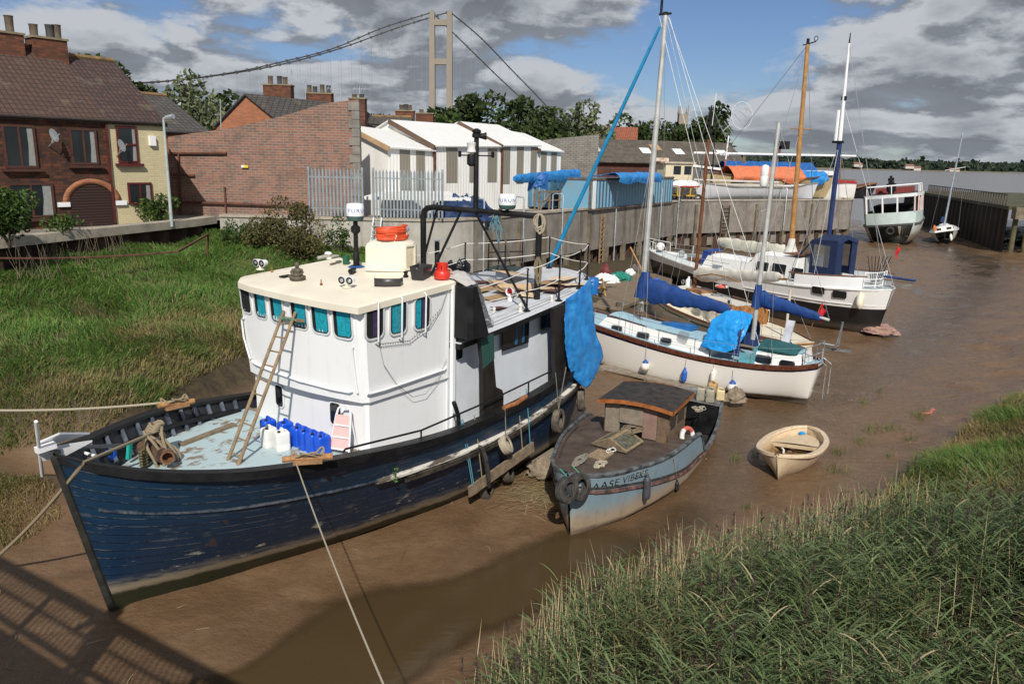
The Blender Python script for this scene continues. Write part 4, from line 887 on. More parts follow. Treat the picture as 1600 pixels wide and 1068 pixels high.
for px,py,lab in((420,683,'blue jerrycan behind the left white jerrycan, nearest the ladder'),(447,687,'blue jerrycan half hidden behind the right white jerrycan'),(467,695,'blue jerrycan at the left end of the row of four by the wheelhouse'),(479,700.5,'second blue jerrycan from the left in the row of four'),(491.5,705.5,'third blue jerrycan from the left in the row of four'),(504,709,'blue jerrycan at the right end of the row, beside the pink stepladder')):
 jerrycan(px,py,2.1,BLUEP,lab,g,random.uniform(-.15,.2)-.1)
jerrycan(421,697,2.1,WHITEP,'white jerrycan standing left of the other white one, in front of blue',g,-.05);jerrycan(441,702.5,2.1,WHITEP,'white jerrycan standing on the open deck, right of the other white one',g,-.3)
a,c=FT.px(514,708,z=2.1),FT.px(545,713,z=2.1);q=(a+c)/2;t=FT.thing('stepladder','small white folding stepladder with three pink steps by the wheelhouse','stepladder',q)
u=(c-a);wv=u.length/2;u.normalize();back=Vector((1,0,0));back=(back-u*back.dot(u)).normalized();zt=zl(FT,q.x+.30,q.y,634)-q.z
for s in(-1,1):
 pass
pth=[u*-wv,u*-wv*.72+back*.22+Vector((0,0,zt*.80)),u*-wv*.60+back*.26+Vector((0,0,zt*.93)),u*-wv*.3+back*.28+Vector((0,0,zt)),u*wv*.3+back*.28+Vector((0,0,zt)),u*wv*.60+back*.26+Vector((0,0,zt*.93)),u*wv*.72+back*.22+Vector((0,0,zt*.80)),u*wv]
MB().tube(pth,.022,8).build('front_frame',WHITE,t)
for s in(-1,1):MB().tube([u*wv*s*.85+back*.40,u*wv*s*.68+back*.24+Vector((0,0,zt*.78))],.016,7).build('rear_leg',WHITE,t)
PINK=M('pink_rubber',(.78,.46,.44),.7,0,.06)
for f in(.14,.38,.62):
 w_=wv*(1-.28*f/.8);c_=back*(.22*f/.8)+Vector((0,0,zt*f));b=MB();b.grid([[c_+u*x*w_+back*y+Vector((0,0,z))for x,y,z in((-1,-.02,-.02),(1,-.02,-.02),(1,-.02,.22*zt*.8),(-1,-.02,.22*zt*.8))]]*2)
 b=MB();b.prism([c_+u*-w_*.95+back*-.03,c_+u*w_*.95+back*-.03,c_+u*w_*.9+back*.03+Vector((0,0,zt*.19)),c_+u*-w_*.9+back*.03+Vector((0,0,zt*.19))],back*.03);b.build('step',PINK,t)
 MB().bar(c_+u*-w_*.98+back*-.03+Vector((0,0,-.01)),c_+u*w_*.98+back*-.03+Vector((0,0,-.01)),.03,.03).build('step_edge',WHITE,t)
def lashed(a,c,label,nm):
 t=FT.thing(nm,label,'timber',(a+c)/2);m_=(a+c)/2;d=(c-a)/2;b=MB();b.tube([-d,-d*.5+Vector((0,0,.012)),d*.4+Vector((0,0,-.008)),d],.055,9,r2=.06);b.build('log',M('bleached_log',(.33,.17,.07),.8,0,.35,9,dirt=.2),t)
 b=MB();b.box((0,0,-.06),(.5,.16,.07),math.atan2(d.y,d.x));b.build('cradle',M('worn_wood_block',(.30,.17,.08),.85,0,.3,8),t)
 dd=d.normalized();sd_=dd.cross(Vector((0,0,1)))
 pts=[dd*(.28*math.sin(k*.9))+sd_*(.11*math.cos(k*1.7))+Vector((0,0,.055+.05*math.cos(k*1.7*2)+.012*k/3))for k in np.linspace(0,11,60)]
 MB().tube(pts,.018,6).build('lashing',ROPE,t);return t
a,c=FT.px(441,718,z=2.78),FT.px(520,712,z=2.80);lashed(a,c,'bleached log lashed with rope on the near rail of the blue boat','rail_timber')
a2,c2=FT.px(247,634,z=2.82),FT.px(303,626,z=2.76);lashed(a2,c2,'bleached log lashed with rope on the far rail near the bow','rail_timber')
A0=HT.pt(0,1,1)+Vector((0,0,.12));t=FT.thing('anchor','white fluke anchor stowed across the stem head of the blue boat','anchor',A0)
WA=M('white_anchor_paint',(.80,.80,.82),.45,0,.06,4,dirt=.12,dirtc=(.35,.32,.28));L_=lambda px,py,x:FT.px(px,py,x=x)-A0
st1,st2=L_(56,658,-.95),L_(66,743,-.62);MB().cyl(st1,st2,.028,n=9).build('stock',WA,t)
cr_=(st1+st2)/2
f1=[L_(58,690,-.78),L_(93,675,-.45),L_(140,675,.18),L_(75,693,-.6)];f2=[L_(61,700,-.78),L_(144,687,.1),L_(104,708,-.35),L_(66,717,-.72)]
for f in(f1,f2):b=MB();b.prism(f,(.0,.0,-.035));b.build('fluke',WA,t)
b=MB();b.bar(cr_+Vector((-.05,0,0)),cr_+Vector((.25,0,.02)),.12,.10);b.build('crown',WA,t)
sh=L_(190,695,.75);MB().bar(cr_,sh,.045,.06).build('shank',M('anchor_shank',(.10,.10,.11),.5,.3),t)
MB().tube([L_(128,706,.2),L_(150,712,.3),L_(139,716,.25)],.03,8).build('bow_chock',WA,t)
W0=FT.px(240,722,z=2.1);t=FT.thing('rope_heap','heap of thick brown rope coiled over a rusty windlass at the bow','rope',W0)
b=MB();hz=zl(FT,W0.x,W0.y,672)-W0.z
for k in range(9):
 ph=k*.35;pts=[]
 for a in np.linspace(-.1,PI*1.05,22):pts.append((-.10+.05*k+.10*math.sin(a*2+k),(.30+.03*math.sin(k*2.1))*math.cos(a),max(hz*(.75+.25*math.sin(k*1.3))*math.sin(a)**.7 if math.sin(a)>0 else 0,.02)))
 b.tube(pts,.028,7)
for k in range(4):b.tube([(.1+.12*math.cos(a)+.03*k,.12+.12*math.sin(a),hz*.9+.04*k+.02*math.sin(3*a))for a in np.linspace(0,2*PI,18)],.027,7)
b.build('rope',ROPE,t)
b=MB();b.cyl((0,-.35,hz*.35),(0,.35,hz*.35),.14,n=16);b.cyl((0,-.12,0),(0,-.12,hz*.8),.06);b.cyl((0,.15,0),(0,.15,hz*.85),.06);b.build('windlass',M('rusty_iron',(.10,.06,.04),.85,.1,.4,8),t)
q=FT.px(262,712,z=2.35)-W0;b=MB();b.lathe([(.10,-.12),(.12,-.10),(.12,.12),(.13,.14),(.10,.14),(.085,.1),(.085,-.05),(0,-.05)],q,18,Vector((0,0,1)).rotation_difference(Vector((-.5,-.85,.1)).normalized()).to_matrix());b.build('warping_drum',M('rust_orange',(.17,.085,.045),.8,.1,.35,8),t)
b=MB();b.tube([(-.25+.07*math.cos(a),-.12+.07*math.sin(a),.03+.009*a)for a in np.linspace(0,38,150)],.022,5);b.build('small_coil',rope_mat('olive_rope',(.17,.15,.07)),t)
q=FT.px(203,716,z=2.2);t=one('crate',MB().box((0,0,.16),(.10,.07,.36),.3,.2),M('turquoise_plastic',(.02,.45,.38),.45),'turquoise plastic box standing in the bow by the rope heap','box',bevel=.012);t.matrix_world=FT.M@Matrix.Translation(q)
q=FT.px(173,716,z=2.25);b=MB();b.lathe([(.11,0),(.13,.22),(.135,.22),(.12,.22),(.10,.03),(0,.03)],n=18);t=one('bucket',b,BLUEP,'blue bucket tucked in the bow behind the anchor','bucket');t.matrix_world=FT.M@Matrix.Translation(q)
a,c=FT.px(282,694,z=2.13),FT.px(366,662,z=2.13);t=one('plank',MB().bar(a,c,.14,.05),WOOD_OLD,'grey plank lying on the pale blue foredeck by the far bulwark','plank');t.matrix_world=FT.M
def rope_thing(pts,r,mat,label,name='mooring_rope',cat='rope',group='mooring ropes'):
 p0=Vector(pts[0]);b=MB().tube([Vector(p)-p0 for p in pts],r,7);o=one(name,b,mat,label,cat,group);o.location=p0;return o
pa=FT.w(*((a2+c2)/2+Vector((0,0,.05))));far=at_z(-260,628,3.6);rope_thing(sag(pa,far,.18,24),.026,ROPE_PALE,'thick pale rope stretched left from the far bow rail')
pb=FT.w(*(HT.pt(.9,1,-1)+Vector((0,0,.06))));pc=FT.w(*HT.pt(.15,1,-1))+Vector((-.02,-.02,.05));pd=at_z(-30,890,.2)
rope_thing([FT.w(*(W0+Vector((0,0,hz*.9))))]+sag(pc,pd,.12,18),.030,ROPE,'thick brown rope running down from the bow to the left mud')
pe=FT.w(*((a+c)/2+Vector((0,0,.0))));q=FT.w(*FT.px(463,724,z=2.72));brg=at_y(602,1075,6.3);brg2=q+(brg-q)*2.4;rope_thing(sag(q,brg,.10,16)+sag(brg,brg2,.0,6)[1:],.011,ROPE_PALE,'thin pale line from the near rail timber up towards the footbridge')
# --- on the wheelhouse roof
q=on_roof(465,437);sc_=depth(FT.w(*q))/FPX;t=FT.thing('garden_statue','small weathered statue of a seated figure on the cream roof','statue',q,-.9)
STONE=M('weathered_bronze',(.10,.085,.06),.75,.1,.4,14,bump=.4);b=MB();s=27*sc_
b.lathe([(s*.42,0),(s*.46,.03),(s*.44,s*.10),(s*.36,s*.12)],n=16);b.lathe([(s*.40,s*.1),(s*.42,s*.18),(s*.33,s*.28),(s*.24,s*.40),(s*.26,s*.54),(s*.20,s*.66),(s*.09,s*.71),(s*.085,s*.74)],n=16)
for k in(-1,1):b.tube([(k*s*.22,0,s*.62),(k*s*.33,-s*.08,s*.45),(k*s*.20,-s*.30,s*.33),(0,-s*.34,s*.30)],s*.085,8,r2=s*.05);b.tube([(k*s*.15,0,s*.2),(k*s*.42,-s*.12,s*.2),(k*s*.22,-s*.38,s*.16),(-k*s*.12,-s*.4,s*.14)],s*.11,8,r2=s*.07)
b.lathe([(0,s*.71),(s*.11,s*.74),(s*.145,s*.85),(s*.13,s*.95),(s*.06,s*1.02),(0,s*1.03)],(0,-s*.02,0),14);b.cyl((0,-s*.15,s*.85),(0,-s*.19,s*.83),s*.03,s*.02,6);b.build('figure',STONE,t)
q=on_roof(447,432);t=one('folded_sheet',MB().box((0,0,.015),(.32,.16,.03),.2),BLACK,'flat black folded sheet lying beside the statue on the roof','sheet',bevel=.01);t.matrix_world=FT.M@Matrix.Translation(q)
q=on_roof(513,404);t=FT.thing('spotlight_wreck','white lamp fitting and crumpled cloth lying on the far roof edge','lamp',q);b=MB();b.lathe([(.09,0),(.09,.03),(.05,.05),(.06,.1),(.10,.12),(.07,.17),(0,.18)],n=12);b.build('fitting',WHITEP,t)
b=MB();b.tube([(-.3,.05,.03),(-.12,0,.06),(.1,-.03,.05),(.35,.05,.02)],.05,7);b.build('cloth',M('grey_cloth',(.38,.36,.31),.9),t)
q=on_roof(541,413);b=MB();b.lathe([(.075,0),(.08,.02),(.085,.22),(.07,.22),(.06,.04),(0,.04)],n=16);t=one('pot',b,M('dark_green_pot',(.012,.10,.05),.5),'dark green cylindrical pot on the roof left of the radar post','pot');t.matrix_world=FT.M@Matrix.Translation(q)
q=on_roof(552,426);t=FT.thing('telescope','short black tube lying on the roof in front of the radar post','tube',q,.6);MB().cyl((-.22,0,.07),(.12,0,.07),.045,n=12).cyl((-.26,0,.07),(-.20,0,.07),.06,n=12).build('barrel',BLACK,t);MB().box((0,0,.015),(.12,.12,.03)).build('foot',BLACK,t)
q=on_roof(523,413);t=FT.thing('hand_tool','grey hand tool with a dark handle lying behind the green pot','tool',q,.3);MB().cyl((-.2,0,.03),(.1,0,.03),.022,n=8).build('handle',WOOD_OLD,t);MB().box((.18,0,.04),(.16,.08,.06)).build('head',M('dull_green_metal',(.10,.14,.11),.5),t)
q=on_roof(658,435);t=FT.thing('tool_box','open black plastic tub with handle at the back corner of the roof','tub',q,.35);w_=38*depth(FT.w(*q))/FPX
b=MB();b.grid([[(x*k,y*k,z)for x,y in rrect(w_,w_*.62,.02,3)]for k,z in((.80,0),(1,w_*.52),(1.04,w_*.54),(.95,w_*.54),(.76,.02))],closed=True);b.add([(x*.78,y*.78,.01)for x,y in rrect(w_,w_*.62,.02,3)],[tuple(range(16))]);b.build('tub',M('black_plastic',(.025,.025,.028),.5),t)
MB().tube([(-w_*.5,0,w_*.5),(-w_*.4,-.1,w_*.3),(w_*.4,-.16,w_*.3),(w_*.5,0,w_*.5)],.008,5).build('handle',CHROME,t);MB().box((w_*.18,-w_*.295,w_*.36),(w_*.3,.012,.05),0,-.2).build('red_label',M('dark_red_print',(.25,.02,.02),.6),t)
q=on_deck(692,440)+Vector((-.1,0,.55));q=on_roof(691,436);s=depth(FT.w(*q))/FPX*13;t=FT.thing('gas_cylinder','bright red gas cylinder standing at the back of the wheelhouse roof','gas cylinder',q)
REDG=M('red_gas_paint',(.62,.035,.02),.4,0,.1);b=MB();b.lathe([(s*.7,0),(s*.95,s*.12),(s,s*.3),(s,s*.75),(s*.85,s*1.0),(s*.45,s*1.18)],n=20);b.build('body',REDG,t)
b=MB();b.grid([[(s*r*math.cos(a),s*r*math.sin(a),z*s)for a in np.linspace(-2.5,2.5,18)]for r,z in((.72,.9),(.70,1.95),(.62,1.95),(.62,.9))]);b.build('valve_shroud',REDG,t);MB().cyl((0,0,s*1.1),(0,0,s*1.6),s*.15).build('valve',BLACK,t)
MB().tube([(0,-s*.2,s*1.5),(s*.5,-s*.9,s*1.2),(s*.9,-s*1.05,s*.5),(s*1.3,-s*1.0,-.1),(s*1.4,-s*1.1,-.4)],.014,6).build('gas_hose',M('pale_orange_hose',(.65,.35,.22),.6),t)
def lump(name,q,rad,hgt,mat,label,cat,seed,F=FT,n=40):
 b=MB();rows=[]
 for i in range(17):
  ph=PI/2*i/16;rows.append([Vector((rad*math.cos(ph)*(1+.22*mnoise.noise(Vector((math.cos(a)*1.6+seed,math.sin(a)*1.6,i*.25))))*math.cos(a),rad*.8*math.cos(ph)*(1+.22*mnoise.noise(Vector((math.cos(a)*1.6+seed,math.sin(a)*1.6,i*.25))))*math.sin(a),hgt*math.sin(ph)*(1+.2*mnoise.noise(Vector((math.cos(a)*2,math.sin(a)*2+seed,i*.4))))))for a in np.linspace(0,2*PI,n,endpoint=False)])
 for i,rw in enumerate(rows):
  for j,p in enumerate(rw):q_=Vector((p.x/rad*2.6+seed,p.y/rad*2.6,p.z/hgt*1.8));f_=1+.22*mnoise.noise(q_)+.30*(.3-abs(mnoise.noise(q_*1.9)))+.12*mnoise.noise(q_*4.5);rw[j]=Vector((p.x*f_,p.y*f_,p.z*f_))
 b.grid(rows,closed=True);t=one(name,b,mat,label,cat,ang=60);t.matrix_world=F.M@Matrix.Translation(q);return t
BIN=M('black_polythene',(.012,.012,.014),.28,0,.3,6,bump=.6,bs=18)
lump('bin_bag',on_deck(722,424),.30,.36,BIN,'full black bin bag on the roof deck, right one of two','bin bag',3);lump('bin_bag',on_deck(704,428),.24,.38,BIN,'black bin bag squeezed behind the red gas cylinder','bin bag',8)
tz=hh;c=cc+E_*.0+N_*.15+Vector((0,0,tz));t=FT.thing('coiled_hose','coil of orange-red hose lying on top of the cream companionway','hose',c);rd=26*depth(FT.w(*c))/FPX
b=MB();a_=np.linspace(0,2*PI*6,170);b.tube([(rd*(1+.06*math.sin(a*2.3))*math.cos(a),rd*.72*(1+.06*math.sin(a*1.7))*math.sin(a),.035+.046*a/(2*PI)+.02*math.sin(a*.9))for a in a_],.038,7);b.build('hose',M('orange_red_hose',(.62,.075,.02),.5,0,.2,6),t)
MB().tube([(-rd*.5,-rd*.65,.0),(-rd*.45,-rd*.8,.12),(-rd*.35,-rd*.5,.22),(-rd*.5,-rd*.3,.1)],.012,5).build('tie',CORD,t)
A=[[(7.0,-2.35,5.30),(7.25,-2.45,5.32),(7.55,-2.40,5.0),(7.8,-2.3,4.6),(8.3,-2.1,4.16)],[(6.95,-1.9,5.42),(7.35,-2.0,5.52),(7.8,-1.9,5.25),(8.2,-1.8,4.7),(8.7,-1.75,4.18)],[(7.0,-1.3,5.36),(7.4,-1.35,5.45),(7.9,-1.3,5.2),(8.3,-1.25,4.7),(8.7,-1.25,4.2)],[(7.05,-.9,4.7),(7.45,-.85,4.8),(7.9,-.85,4.7),(8.3,-.9,4.4),(8.6,-.95,4.18)]]
PLAS=clear_glass('cloudy_polythene',(.62,.60,.58),.62);t=cloth_patch('plastic_sheet',A,PLAS,None,.006,.05,2.6,4);tag(t,'cloudy clear plastic sheet draped over the black funnel casing','plastic sheet');t.matrix_world=FT.M
BOARDS=[M('pale_plywood',(.58,.42,.26),.8,0,.15,6),M('brown_cardboard',(.34,.22,.115),.85,0,.2,6),M('dark_red_board',(.11,.045,.04),.8,0,.3,6),M('bare_ply_edge',(.66,.52,.36),.8,0,.12,6)]
BL=[((765,450),.5,.35,1,.02),((745,458),.5,.28,1,.05),((775,467),.45,.26,1,.03),((752,443),.45,.2,2,.05),((800,440),.8,.45,0,.25),((812,452),.8,.4,0,.06),((838,455),.7,.35,0,.08),((862,444),.9,.4,1,.06),((880,440),.8,.35,3,.10),((900,447),.6,.3,3,.05),((870,452),.9,.25,2,.03),((790,456),.55,.3,1,.09),((825,461),.55,.3,3,.03),((782,482),.45,.16,2,.02),((797,463),.4,.25,1,.12),((775,447),.35,.25,0,.12)]
DESC=['small brown card flap at the left of the heap','brown card sheet near the plastic sheet','brown card scrap in front of the heap','dark red board behind the brown card','large pale plywood sheet propped on the heap','pale plywood sheet lying flat at the middle','pale ply panel under the gantry post','long brown cardboard sheet right of the post','pale bare board at the far right of the heap','short pale board nearest the blue tarpaulin','dark red strip under the right boards','brown card in the middle of the heap','pale offcut lying in front of the gantry post','dark red offcut alone on the bare grey deck','brown card tilted up against the plywood','small pale plywood piece on top of the card']
for(p,L1,L2,mi,dz),ds in zip(BL,DESC):
 q=on_deck(*p);b=MB();b.box((0,0,0),(L1*1.45,L2*1.5,.018));t=one('board_scrap',b,BOARDS[mi],ds+' on the after deck','board','boards and card on the after deck',smooth=False)
 t.matrix_world=FT.M@Matrix.Translation(q+Vector((0,0,dz+.012)))@Matrix.Rotation(random.uniform(-.7,.7),4,'Z')@Matrix.Rotation(random.uniform(-.12,.12)+dz*.5,4,'X')@Matrix.Rotation(random.uniform(-.1,.1)+.05,4,'Y')
def hank(c,w_,h_,n,r,mat,label):
 t=FT.thing('rope_hank',label,'rope',c,group='rope hanks on the gantry');b=MB();vd=FT.I.to_3x3()@Vector((1,0,0));nd=FT.I.to_3x3()@Vector((0,-1,0));pts=[]
 for i in range(n*18):
  a=2*PI*i/18;k=i/18;wv=w_*(.75+.3*math.sin(k*1.9));hv=h_*(.82+.18*math.sin(k*2.7+1));pts.append(vd*(wv*math.sin(a)/2+.02*math.sin(k*3))+nd*(.10+.014*(k%4)+.02*math.cos(a))+Vector((0,0,-hv/2*(1-math.cos(a)))))
 b.tube(pts,r,6);b.build('hank',mat,t);MB().tube([vd*-.05+nd*.02,nd*.16+Vector((0,0,.03)),vd*.06+nd*.02,nd*-.12],r,6).build('hitch',mat,t)
gp=lambda py:Vector((g2.x,g2.y,zl(FT,g2.x,g2.y,py)))
hank(gp(334),.28,.52,7,.016,ROPE_PALE,'pale rope hank hung on top of the black gantry post');hank(gp(402),.16,.75,5,.020,rope_mat('dun_rope',(.28,.23,.15)),'long dun rope hank tied low on the black gantry post')
q=top(.62);t=FT.thing('string_bundle','tangle of blue-green string hanging under the gantry beam','string',q);b=MB()
for i in range(16):
 a=random.uniform(0,6.28);l=random.uniform(.35,.85);p=Vector((random.uniform(-.05,.05),random.uniform(-.05,.05),0));pts=[p]
 for j in range(1,9):pts.append(p+Vector((math.cos(a)*.16*j/8+random.uniform(-.03,.03),math.sin(a)*.16*j/8+random.uniform(-.03,.03),-l*j/8)))
 b.tube(pts,.009,4)
b.build('strands',ROPE_BLUE,t)
for(x0,y0),(x1,y1),lab in(((779,412),(798,338),'long pale pole leaning under the gantry, left one of two'),((798,414),(800,340),'upright pale pole lashed under the gantry beside the string tangle')):
 a=on_deck(x0,y0);c=Vector(top(.64));t=one('pole',MB().cyl((0,0,0),(c-a)+Vector((.0,.0,.1)),.03,.025,8),M('pale_pole',(.42,.38,.27),.8),lab,'pole','poles under the gantry');t.matrix_world=FT.M@Matrix.Translation(a)
TP=[[(884,467,-2.25),(897,458,-2.22),(910,446,-2.15),(921,433,-2.05)],[(881,500,-2.40),(896,490,-2.38),(911,480,-2.34),(924,470,-2.28)],[(883,540,-2.46),(898,534,-2.46),(914,526,-2.44),(929,514,-2.40)],[(887,572,-2.50),(902,572,-2.52),(922,566,-2.52),(942,556,-2.48)],[(896,590,-2.52),(905,599,-2.54),(914,606,-2.54),(928,590,-2.52)]]
t=cloth_patch('tarpaulin',[[FT.px(a,c,y=y)for a,c,y in r]for r in TP],BLUE_TARP,None,.008,.05,1.8,2,folds=(2,.3),lin=True);tag(t,'large bright blue tarpaulin hanging over the stern of the fishing boat','tarpaulin');t.matrix_world=FT.M
b=MB();b.prism([(11.55,-1.86,4.22),(12.75,-1.78,4.3),(12.75,-1.78,2.5),(11.6,-1.86,2.4)],(0,-.02,0));t=one('tarpaulin',b,BLUE_TARP,'blue sheet stretched flat on the after house wall behind the hanging tarpaulin','tarpaulin');t.matrix_world=FT.M
# --- hanging on the starboard side
def hull_at(px,py,off=.1):
 y=-2.6
 for _ in range(8):
  q=FT.px(px,py,y=y);tt=q.z/HT.zs(q.x);y=-(HT.pt(q.x,tt,1).y+off)
 return FT.px(px,py,y=y)
def hang_tyre(px,py,r,axis,label,ropetop,mat=TYRE_MUD,w_=.2):
 q=hull_at(px,py,.20);t=FT.thing('tyre_fender',label,'tyre',q,group='tyres hung over the side of the fishing boat');b=MB();tyre(b,(0,0,0),axis,r,w_);b.build('tyre',mat,t)
 rt=Vector(ropetop)-q;MB().tube(sag((0,0,r*.9),rt,-.02,6),.012,5).build('lanyard',ROPE_GREY,t)
 if label.startswith('worn'):MB().tube(sag((0,0,r*.9),rt+Vector((.5,0,.05)),-.02,6),.012,5).build('lanyard',ROPE_GREY,t)
hang_tyre(872,657,.33,(.25,-1,.05),'worn muddy tyre hung amidships below the pale strake',hull_at(868,582,.02));hang_tyre(908,624,.33,(.55,-1,.05),'muddy tyre hung below the blue tarpaulin near the stern',hull_at(905,590,.02))
hang_tyre(760,762,.30,(.35,-1,.25),'mud-caked tyre on the mud under the hanging plank',hull_at(748,690,.02),M('mud_caked_tyre',(.16,.135,.10),.9,0,.5,6,c2=(.05,.045,.03)));hang_tyre(793,737,.26,(.4,-1,.3),'mud-caked small tyre poking out below the middle of the plank',hull_at(790,660,.02),M('mud_caked_tyre',(.16,.135,.10),.9))
hang_tyre(790,694,.24,(.5,-1,.6),'pale tyre squeezed between hull and the hanging plank',hull_at(789,635,.02),M('pale_worn_tyre',(.36,.31,.24),.9,0,.2,8))
a,c=hull_at(733,768,.36),hull_at(833,697,.30);t=FT.thing('fender_plank','long weathered plank hung on ropes along the side of the blue boat','plank',a);MB().bar((0,0,0),c-a,.06,.26).build('plank',WOOD_OLD,t)
def line(root,p,q,r=.012,mat=ROPE_GREY,n=5):MB().tube([Vector(p),(Vector(p)+Vector(q))/2+Vector((.0,-.01,-.01)),Vector(q)],r,n).build('lanyard',mat,root)
for(u,v),f,mt in(((720,655),.03,ROPE_BLUE),((723,655),.05,ROPE_BLUE),((741,648),.17,ROPE),((810,632),.80,ROPE),((822,607),.93,ROPE_BLUE)):line(t,FT.px(u,v,y=-2.55)-a,(c-a)*f+Vector((0,-.03,.14)),.013,mt)
a,c=FT.px(787,637,y=-2.66),FT.px(822,619,y=-2.66);t=one('fender_board',MB().tube([a-Vector(a),(c-a)*.5+Vector((0,-.03,-.03)),c-a],.055,8),M('orange_wood',(.30,.11,.035),.6,0,.3,9),'short orange-brown wooden fender lying on the rail of the blue boat','fender');t.matrix_world=FT.M@Matrix.Translation(a)
b=MB();pts=[hull_at(x,y,o)for x,y,o in((747,697,.05),(753,699,.16),(759,715,.3),(763,740,.42),(764,760,.45))];b.tube([p-pts[0]for p in pts],.05,8);t=one('rubber_hose',b,BLK_RUB,'black rubber hose hooked over the strake beside the plank','hose');t.matrix_world=FT.M@Matrix.Translation(pts[0])
q=hull_at(614,742,.02);t=FT.thing('weed','small green weed growing out of the hull planking','weed',q);b=MB()
for i in range(40):
 a=random.uniform(0,6.28);p=Vector((random.uniform(-.06,.06),-.02-random.random()*.06,random.uniform(-.12,.2)));b.add([p,p+Vector((math.cos(a)*.05,-.02,math.sin(a)*.05)),p+Vector((math.cos(a+1)*.045,-.03,math.sin(a+1)*.045))],[(0,1,2)])
b.build('leaves',M('weed_green',(.07,.15,.03),.6),t)
# ------------------------------------------------------------------ the small grey-blue workboat
FG=Frame((1.37,15.73,0),R(62))
def faded_hull(name,upper,lower,zsplit,soft=.25,grime=(.16,.12,.08)):
 k=NT(name);z=k.xyz()[2];nz=k.noise(2.2,6,.65);zz=k.math('ADD',z,k.math('MULTIPLY',k.math('SUBTRACT',nz,.5),.30))
 c=k.mix(k.rng(zz,zsplit-soft,zsplit+soft),lower,upper);st=k.noise(1,6,.7,k.mapped((5,5,1.2)))
 c=k.mix(k.rng(st,.50,.75,0,.55),c,grime);c=k.mix(k.rng(k.noise(7,4),.62,.75,0,.5),c,(.30,.27,.22));c=k.mix(k.rng(zz,-.02,.14,.8,0),c,(.13,.095,.065))
 k.base(c);k.rough(k.rng(nz,.3,.7,.45,.7));k.bump(k.noise(12,4),.2,.01);return k.mat
TG=FG.thing('workboat','small grey blue workboat with wooden cabin and dark bare foredeck','boat')
HG=Hull([0,.03,.08,.15,.3,.5,.8,1.1,1.5,2,2.5,3,3.6,4.2,4.6,4.85,4.98,5.08,5.2,5.4,5.7,6.2,6.8,7.3,7.8,8.2,8.5,8.6],[(0,.03),(.08,.22),(.15,.36),(.5,.66),(1.3,1.02),(2.5,1.38),(3.8,1.53),(5.5,1.57),(7,1.50),(8.6,1.27)],[(0,.02),(.4,.30),(.95,.66),(2.2,1.10),(4.4,1.44),(6,1.42),(8.6,1.05)],[(0,1.46),(.5,1.36),(1.3,1.27),(3.8,1.18),(4.75,1.12),(5.0,.85),(5.2,.58),(5.6,.44),(6.6,.54),(7.4,.72),(8.0,1.0),(8.6,1.16)],[(0,.9),(1.5,.8),(4,.6),(8.6,.6)],-.22,1.6)
HG.shell(16).build('hull',faded_hull('grey_blue_hull',(.21,.30,.36),(.36,.28,.20),.42),TG,ang=45)
SZ=spline([0,.3,1,2.5,4.3,5.6,7,8.6],[1.06,.97,.84,.58,.36,.36,.48,.78])
def tz(x):return min(SZ(x)/HG.zs(x),.97)
HG.band([(0,-.035),(.05,-.03),(.05,.03),(0,.035)],.02,8.55,60,(1,-1),tz).build('rubbing_strake',M('strake_dark',(.045,.035,.032),.7,0,.5,6,c2=(.26,.13,.11)),TG)
HG.band([(0,-.02),(.03,-.02),(.03,.02),(0,.02)],.05,5.2,40,(1,-1),lambda x:min((SZ(x)+.10)/HG.zs(x),.97)).build('black_line',BLK_RUB,TG)
HG.band([(.02,-.05),(.035,.0),(.02,.035),(-.06,.035),(-.06,-.02)],0,8.6,60).build('gunwale',M('dark_gunwale',(.05,.05,.05),.6,0,.4,6,c2=(.15,.17,.18)),TG)
kd=NT('rotten_deck');_a=kd.noise(2.2,7,.7);kd.base(kd.ramp(_a,[(.3,(.040,.028,.022)),(.5,(.075,.052,.040)),(.68,(.11,.085,.065)),(.8,(.055,.060,.04))]));kd.rough(.85);kd.bump(kd.noise(9,6,.7),.6,.02);RDECK=kd.mat
HG.deck(lambda x:HG.zs(x)-.035,.04,.04,4.8,30).build('foredeck',RDECK,TG)
HG.deck(lambda x:1.08,.05,7.45,8.58,8).build('after_deck',M('worn_grey_deck',(.10,.10,.10),.8,0,.4,5,c2=(.2,.2,.2)),TG)
HG.deck(.16,.10,4.6,7.6,10).build('cockpit_sole',M('cockpit_dark',(.022,.020,.018),.9,0,.5,4),TG)
HG.shell(4,.07,.25,.96).build('inner_lining',M('dark_lining',(.05,.055,.055),.8,0,.4,4),TG,ang=45)
HG.deck(lambda x:1.08,.09,7.42,7.46,1);b=MB();b.slab((7.40,-1.36,.2),(7.46,1.36,1.06));b.build('after_bulkhead',BLACK,TG)
def gq(px,py,z):return FG.px(px,py,z=z)
CF,CA,CW0,CW1=3.42,4.95,.62,-1.08;CZ=2.02
WOODG=M('silvered_ply',(.23,.19,.145),.85,0,.22,6,dirt=.25,bump=.35);PINKW=M('pinkish_board',(.24,.15,.12),.85,0,.2,6,dirt=.2);FRM=M('cabin_timber',(.14,.095,.06),.8,0,.3,8)
for y0,y1,nm,mt in((CW0,.20,'front_board',WOODG),(.20,-.42,'front_board',WOODG),(-.42,-.80,'front_board',PINKW)):
 zlo=1.2 if y1!=-.42 else 1.52
 b=MB();b.slab((CF-(.035 if y1==-.42 else 0),y1,zlo),(CF+.03,y0,CZ+(.0 if y1!=-.42 else-.05)));b.build(nm,mt,TG)
b=MB();b.slab((CF+.035,-.42,1.2),(CF+.05,.2,1.55));b.build('front_opening',DARKIN,TG)
